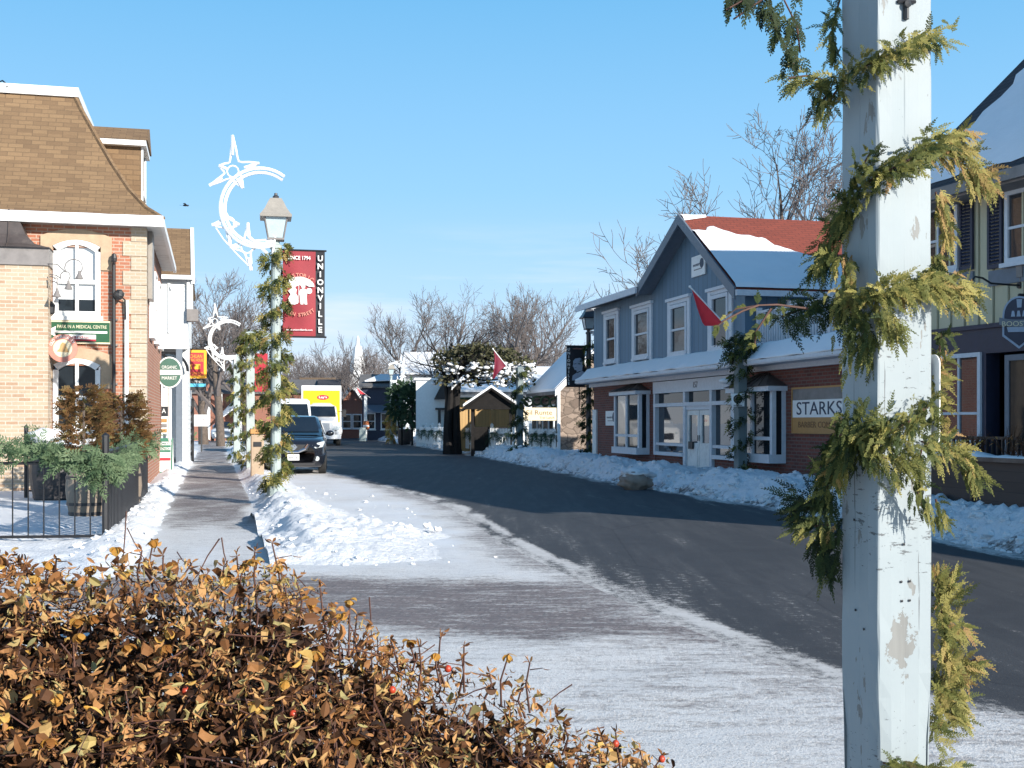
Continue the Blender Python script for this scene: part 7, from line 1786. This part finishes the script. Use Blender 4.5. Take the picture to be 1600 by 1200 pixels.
# red brick house at the end of the walk
r, f4, w4, e4, g4 = gable_house('red_brick_house', 'long red brick house with pale pillars at the end of the walk', 300, 428, 690, 612, 592, 96, 10, 'brick_far', 'shingle_grey', facing='eave', rdeg=10, snow=False)
for px in (322, 341, 372): m = MB(); m.fbox(f4, f4.U(px), f4.U(px) + .34, .1, e4 - .2, .02, .3); m.build('pillar', 'white_old', r)
m = MB(); m.prism([f4.p(f4.U(343), 2.0, .02), f4.p(f4.U(366), 3.3, .02), f4.p(f4.U(366), 2.5, 1.8), f4.p(f4.U(343), 1.6, 1.8)], UP * .1); m.build('awning', 'awning', r)
m = MB(); m.fbox(f4, f4.U(322), f4.U(341), e4, f4.Z(330, 578), -3, -.2); m.build('chimney', 'brick_far', r)
m = MB(); m.fbox(f4, f4.U(398), f4.U(418), e4 - .1, f4.Z(400, 552), -.8, .0); m.build('red_panel', 'red_paint', r)
# church steeple
q = at(559, 650, 150); q.z = 0; t = thing('church', 'distant church with a tall white tapering steeple', 'church', q)
zs = lambda y: CAMZ - (y - HY) * 150 / FPX
m = MB(); m.lathe(q, [(1.3, 0), (1.3, zs(585)), (0, zs(585))], 4, rot=R(45)); m.build('tower', 'church', t)
m = MB(); m.lathe(q, [(1.05, zs(585)), (.98, zs(572)), (.52, zs(542)), (.30, zs(540)), (.18, zs(528)), (0, zs(524))], 8, rot=R(22)); m.build('steeple', 'church', t)
m = MB(); m.box(q.x - 4, q.x + 5, q.y + 1.5, q.y + 14, 0, 4.5); m.prism([V((q.x - 4.2, q.y + 1.3, 4.5)), V((q.x + 5.2, q.y + 1.3, 4.5)), V((q.x + .5, q.y + 1.3, 7.0))], V((0, 13, 0))); m.build('nave', 'church', t)
# honey coloured board fence, picket fences, arbour gate
bq = F(at(702, 690, 57.2), (.99, .1, 0)); t = thing('board_fence', 'sunlit honey-coloured cedar board fence under the snowy arbour', 'fence', bq.p(0, 0)); b1 = bq.U(802); zt = bq.Z(730, 624)
m = MB(); m.fbox(bq, 0, b1, .1, zt, -.04, 0); m.build('boards', 'fence_wood', t); m = MB(); m.fbox(bq, -.05, b1 + .05, zt, zt + .1, -.1, .07); m.build('cap_rail', 'hedgegreen', t)
for k in range(4): m = MB(); u = b1 * k / 3; m.fbox(bq, u - .06, u + .06, 0, zt - .01, .001, .1); m.build('post', 'fence_wood', t)
m = MB(); m.fbox(bq, 0, b1, zt - .5, zt - .4, .0, .04); m.build('rail', 'fence_wood', t)
def picket(A, B, label, h=1.0, z=.25, step=.17, wv=.09):
    A, B = V(A), V(B); f = F(A, (B - A)); Lg = (B - A).length; t = thing('picket_fence', label, 'fence', f.p(0, z)); m = MB(); u = .1; k = 0
    while u < Lg - .1:
        m.prism([f.p(u, z, .02), f.p(u + wv, z, .02), f.p(u + wv, z + h - .06, .02), f.p(u + wv / 2, z + h, .02), f.p(u, z + h - .06, .02)], f.n * .02); u += step
    m.build('pickets', 'white', t)
    for zz in (.2, h - .25): m = MB(); m.fbox(f, 0, Lg, z + zz, z + zz + .07, -.03, .0199); m.build('rail', 'white', t)
    for u in [0] + [Lg * i / max(1, round(Lg / 2.4)) for i in range(1, round(Lg / 2.4) + 1)]:
        m = MB(); m.fbox(f, u - .07, u + .07, z - .2, z + h + .12, -.13, -.03); m.lathe(f.p(u, z + h + .12, -.08), [(.1, 0), (.1, .03), (0, .12)], 4, rot=R(45)); m.build('post', 'white', t)
    return f, Lg
def P2(px, Y): q = at(px, 660, Y); return V((q.x, q.y, 0))
pf1, l1 = picket(P2(826, 50.5), P2(870, 47.2), 'white picket fence before the cream sign with dark garland swags')
pf2, l2 = picket(P2(735, 56), P2(800, 51.5), 'shaded white picket fence before the arbour gate')
pf3, l3 = picket(P2(655, 73.5), P2(735, 56.2), 'white picket fence running down to the white wall')
for f_, lg, n, lb in ((pf1, l1, 3, 'dark garland swag on the picket fence before the cream sign'), (pf2, l2, 3, 'dark garland swag on the shaded picket fence by the arbour gate'), (pf3, l3, 6, 'dark garland swag on the picket fence by the white wall')):
    for i in range(n):
        garland_line([f_.p(lg * (i + .03) / n, 1.12, .08), f_.p(lg * (i + .97) / n, 1.12, .08)], 70, .3, .12, 'garland_swag', lb, 'garland swags on the picket fences', sag=.3, fat=.06)
ag = V((at(768, 660, 52.8).x, 52.8, 0)); t = thing('arbour_gate', 'small dark gabled arbour gate with snow on its roof', 'arbour', ag)
for sx in (-1, 1):
    for sy in (0, 1): m = MB(); m.box(ag.x + sx * .85 - .07, ag.x + sx * .85 + .07, ag.y + sy * 1.2, ag.y + sy * 1.2 + .14, 0, 2.15); m.build('post', 'bark_dark', t)
m = MB()
for sx in (-1, 1): m.prism([ag + V((0, -.4, 2.95)), ag + V((sx * 1.35, -.4, 2.0)), ag + V((sx * 1.35, 1.7, 2.0)), ag + V((0, 1.7, 2.95))], UP * .08)
m.prism([ag + V((0, -.2, 2.93)), ag + V((-1.2, -.2, 2.08)), ag + V((1.2, -.2, 2.08))], V((0, .1, 0)))
m.build('roof', 'bark_dark', t)
m = MB()
for sx in (-1, 1): m.prism([ag + V((0, -.42, 3.05)), ag + V((sx * 1.25, -.42, 2.2)), ag + V((sx * 1.25, 1.7, 2.2)), ag + V((0, 1.7, 3.05))], UP * .11)
m.build('roof_snow', 'snow_roof', t)
m = MB(); m.box(ag.x - .8, ag.x + .8, ag.y + 1.0, ag.y + 1.06, .2, 1.3); m.build('gate_leaf', 'bark_dark', t)
t = thing('orange_barrel', 'small orange traffic barrel below the distant white post', 'barrel', P2(572, 95)); q = P2(572, 95) + UP * .9; m = MB(); m.lathe(q, [(.26, 0), (.24, .4), (.22, .7), (0, .71)], 12); m.build('body', 'skin_orange', t)
m = MB(); m.lathe(q, [(.25, .25), (.26, .26), (.245, .38), (.24, .39)], 12); m.build('stripe', 'white', t)
m = MB(); q = P2(566, 94); m.box(q.x - .25, q.x + .25, q.y, q.y + .4, 0, 1.1); tag(m.build('utility_cabinet', 'post_grey', bevel=.03), 'pale grey utility cabinet below the orange traffic barrel', 'cabinet')
t = thing('litter_bin', 'dark bin beside the distant lamp post by the white wall', 'bin', P2(632, 80)); q = P2(632, 80); m = MB(); m.lathe(q, [(.4, 0), (.45, .3), (.45, 1.0), (.4, 1.05), (0, 1.05)], 12); m.build('body', 'plastic', t)
# dark clipped shrubs left of the white wall
def bush(c, r_, n, label, mat, tl, seed, name='evergreen_shrub'):
    rg = random.Random(seed); c = V(c); t = thing(name, label, 'shrub', V((c.x, c.y, 0))); m = MB()
    for i in range(n):
        d = V((rg.gauss(0, 1), rg.gauss(0, 1), rg.gauss(0, 1))).normalized(); p = c + V((d.x * r_[0], d.y * r_[1], d.z * r_[2])) * (rg.random() ** .4) * (1 + .3 * noise.noise(d * 2 + V((seed, 0, 0))))
        spray(m, p, d + V((0, 0, .3)), V((0, -1, .2)), rg.uniform(.2, .45), min(1, max(0, rg.gauss(tl, .2))), k=4, seg=1, lw=.05, rnd=rg)
    m.build('foliage', mat, t, uv=False); st = MB(); st.tube([V((c.x, c.y, 0)), c], .08, 5); st.build('trunk', 'bark_dark', t)
bush(at(628, 628, 78) , (.9, .8, 1.3), 420, 'dark evergreen shrub behind the distant lamp post', 'fir', .1, 4)
bush(at(644, 632, 77) , (.6, .6, 1.5), 300, 'narrow dark evergreen against the edge of the white wall', 'fir', .06, 5)

# ================================================================ trees
def tree_mesh(seed, H, r0, lean=0.0, forks=3, spread=.9, lv=4, trunk_f=.32, kids=(7, 6, 5, 4), minr=.008, upw=.25, tl=.62):
    rg = random.Random(seed); TR = MB(); BR = MB()
    def grow(p, d, L, r, lvl):
        n = 6 if lvl <= 1 else (4 if lvl == 2 else 3); P = [V(p)]; Rr = [r]; q = V(p); dd = V(d)
        for i in range(n):
            wig = .16 if lvl else .07
            dd = (dd + V((rg.gauss(0, wig), rg.gauss(0, wig), rg.gauss(0, wig) + (upw * .25 if lvl else 0)))).normalized(); q = q + dd * (L / n); P.append(q.copy()); Rr.append(max(minr * .6, r * (1 - (.72 if lvl else (.45 if tl < .8 else .86)) * (i + 1) / n)))
        (TR if lvl == 0 else BR).tube(P, Rr, 8 if lvl == 0 else (5 if lvl == 1 else 3), cap=False)
        if lvl >= lv: return
        k = kids[lvl] if lvl < len(kids) else 3
        for i in range(k):
            t_ = lerp(.35 if lvl else trunk_f, 1.0, (i + rg.random() * .8) / k); t_ = min(t_, 1.0); fi = t_ * n; a = min(int(fi), n - 1); b = P[a].lerp(P[a + 1], fi - a); rr = lerp(Rr[a], Rr[a + 1], fi - a)
            ax = (P[a + 1] - P[a]).normalized(); s_ = ax.orthogonal().normalized(); s_ = Matrix.Rotation(rg.uniform(0, 6.283), 3, ax) @ s_
            ang = R(rg.uniform(24, 62)) * spread * (1.05 if lvl else 1.0); nd = (ax * math.cos(ang) + s_ * math.sin(ang)); nd.z += upw * .4; nd.normalize()
            grow(b, nd, L * rg.uniform(.45, .72) * (1.15 - .45 * t_) * (1.0 if lvl else 1.05 * (.62 / tl) ** 1.2), max(minr, rr * rg.uniform(.45, .7)), lvl + 1)
        if (lvl or tl > .8) and lvl < lv: grow(q, dd, L * (.5 if lvl else .22), Rr[-1], lvl + 1)
    grow(V((0, 0, 0)), V((lean, 0, 1)).normalized(), H * tl, r0, 0)
    zm = max(p.z for p in BR.v); s_ = H / zm
    for mb in (TR, BR): mb.v = [p * s_ for p in mb.v]
    return TR, BR
def make_tree(label, seed, H, r0, **kw):
    t = thing('bare_tree', label, 'tree', (0, 0, 0), 'bare winter trees'); TR, BR = tree_mesh(seed, H, r0, **kw)
    TR.build('trunk', 'bark', t, uv=False, smooth=True); BR.build('branches', 'twig', t, uv=False); return t
def put(t, px, Y, rz=0): q = at(px, 660, Y); t.location = (q.x, q.y, 0); t.rotation_euler = (0, 0, rz); return t
def ht(y, Y): return CAMZ + (HY - y) * Y / FPX
T1 = put(make_tree('tallest bare tree rising behind the red roof, straight pale trunk', 21, ht(142, 50), .44, spread=.95, lv=4, trunk_f=.34, kids=(14, 4, 4, 3), minr=.024, upw=.18, tl=1.0), 1222, 50)
T2 = put(make_tree('bare tree behind the red roof next to the flaking white post', 22, ht(225, 52), .2, spread=.7, lv=4, kids=(7, 4, 4, 3), minr=.022), 1285, 52)
T2b = put(make_tree('low spreading bare tree behind the red roof, left of the tallest one', 29, ht(248, 54), .2, lean=-.08, spread=1.0, lv=4, kids=(6, 4, 4, 3), minr=.02), 1176, 54)
T3 = put(make_tree('small bare tree just left of the blue gable', 23, ht(352, 60), .16, spread=.9, lv=4, kids=(7, 5, 4, 3), minr=.02), 1028, 60)
T4 = put(make_tree('low bare tree showing over the left eave of the blue shop', 24, ht(418, 62), .14, spread=1.0, lv=4, kids=(7, 5, 4, 3), minr=.02), 985, 62)
T5 = put(make_tree('big spreading bare tree with dark limbs above the snowy roofs', 25, ht(432, 88), .46, spread=1.05, lv=4, kids=(9, 6, 5, 3), trunk_f=.25, minr=.018), 712, 88)
T6 = put(make_tree('bare tree with upright brown limbs right of the biggest spreading one', 26, ht(448, 80), .38, spread=.8, lv=4, kids=(9, 6, 5, 3), trunk_f=.2, minr=.017), 800, 80)
T7 = put(make_tree('bare tree standing behind the long white snowy roof', 27, ht(446, 84), .36, spread=.8, lv=4, kids=(8, 6, 5, 3), trunk_f=.25, minr=.017), 850, 84)
T8 = put(make_tree('bare tree left of the biggest spreading one, behind the far white roof', 28, ht(450, 105), .34, spread=.95, lv=4, kids=(9, 7, 5, 4), trunk_f=.25, minr=.02), 640, 105)
for src, px, Y, rz, lb in ((T5, 590, 120, 2.0, 'bare tree spreading just right of the church steeple'), (T6, 545, 135, 1.2, 'bare tree behind the church steeple, its crown to the left'), (T8, 345, 74, 2.4, 'dense bare tree behind the white house, nearest the walk'), (T6, 318, 80, 4.1, 'bare tree half hidden by the white house roof edge'), (T7, 385, 95, .8, 'bare tree behind the top of the pale garlanded post'), (T8, 480, 150, 3.3, 'bare tree below the maroon banner, behind the truck'), (T7, 515, 140, 5.0, 'bare tree between the maroon banner and the steeple'), (T5, 760, 100, 4.4, 'bare tree filling the gap between the two largest street trees'), (T7, 885, 92, 2.6, 'bare tree above the stone house by the portrait banner'), (T8, 420, 130, .4, 'bare tree behind the banner lamp post')):
    c = copy_thing(src, at(px, 660, Y) * 1.0, rz, lb); c.location.z = 0
    k = {345: (.86), 318: .9, 385: 1.0, 480: .8, 515: .72, 590: .86, 545: .84, 760: .85, 885: .72, 420: .66}.get(px, 1.0); c.scale = (k, k, k)
# far wood, one mass
m = MB(); rg = random.Random(77)
base = [tree_mesh(60 + i, 11, .16, spread=.85, lv=3, kids=(9, 6, 4), minr=.028)[0:2] for i in range(4)]
for i in range(70):
    px = rg.uniform(240, 930); Y = rg.uniform(150, 205); q = at(px, 660, Y); TR, BR = rg.choice(base); k = rg.uniform(.75, 1.3); a = rg.uniform(0, 6.283); ca, sa = math.cos(a) * k, math.sin(a) * k
    for mb in (TR, BR): m.add([V((p.x * ca - p.y * sa + q.x, p.x * sa + p.y * ca + q.y, p.z * k)) for p in mb.v], mb.f)
tag(m.build('woodland', 'twig', uv=False), 'grey brown bare wood closing the end of the street', 'wood', kind='stuff')
# gnarled tree with an arbour of snow-laden leaves
q = V((at(707, 660, 56).x, 56, 0)); t = thing('gnarled_tree', 'thick dark gnarled tree with a flat snowy leafy crown over the fence', 'tree', q); m = MB(); rg = random.Random(9)
for k in range(9):
    a = rg.uniform(0, 6.28); o_ = V((.26 * math.cos(a), .24 * math.sin(a), 0)); m.tube([q + o_ * 1.15, q + o_ * 1.0 + UP * 1.2 + V((rg.gauss(0, .08), 0, 0)), q + o_ * .9 + UP * 2.6, q + o_ * 1.3 + UP * 3.6, q + o_ * 2.6 + UP * 4.4], [.20, .165, .14, .11, .07], 6)
m.build('trunk', 'bark_dark', t, uv=False)
lb = MB(); lf = MB(); snw = MB()
for k in range(30):
    P = [q + UP * rg.uniform(3.2, 4.0)]; d = V((rg.uniform(-.25, 1.0), rg.uniform(-.5, .5), rg.uniform(.1, .6))).normalized()
    for s_ in range(6): d = (d + V((rg.gauss(.05, .22), rg.gauss(0, .22), rg.gauss(0, .22)))).normalized(); P.append(P[-1] + d * rg.uniform(.35, .62))
    lb.tube(P, [.06, .05, .04, .035, .03, .02, .012], 4)
lb.build('limbs', 'bark_dark', t, uv=False)
n = 0
while n < 2300:
    u = rg.random(); x = lerp(-.9, 3.9, u); z = 3.15 + 2.1 * rg.random() ** .75; top = 5.2 - .22 * (x - 1.2) ** 2 * .55; 
    lo = 3.1 + .1 * abs(x - 1.5)
    if z > top or z < lo: continue
    p = q + V((x, rg.uniform(-1.2, 1.2), z)); 
    if noise.noise(p * 1.9) < -.05 - .25 * (z - 4.1): continue
    d = V((rg.gauss(0, 1), rg.gauss(0, 1), rg.gauss(-.2, .6))); n += 1
    hv = z < 4.3 and noise.noise(p * 1.3 + V((9, 0, 0))) > -.12
    if hv and rg.random() < .5:
        snw.blob(p, (rg.uniform(.05, .17), rg.uniform(.05, .15), rg.uniform(.03, .09)), 7, 5, .6, seed=n * .37)
    else: leaf(lf, p, d, rdir(), rg.uniform(.12, .28), rg.uniform(.08, .16), rg.uniform(0, 1.5), .1, min(1, max(0, rg.gauss(.45, .25))))
lf.build('leaves', 'vine', t, uv=False); snw.build('clinging_snow', 'snow', t, smooth=True, uv=False)
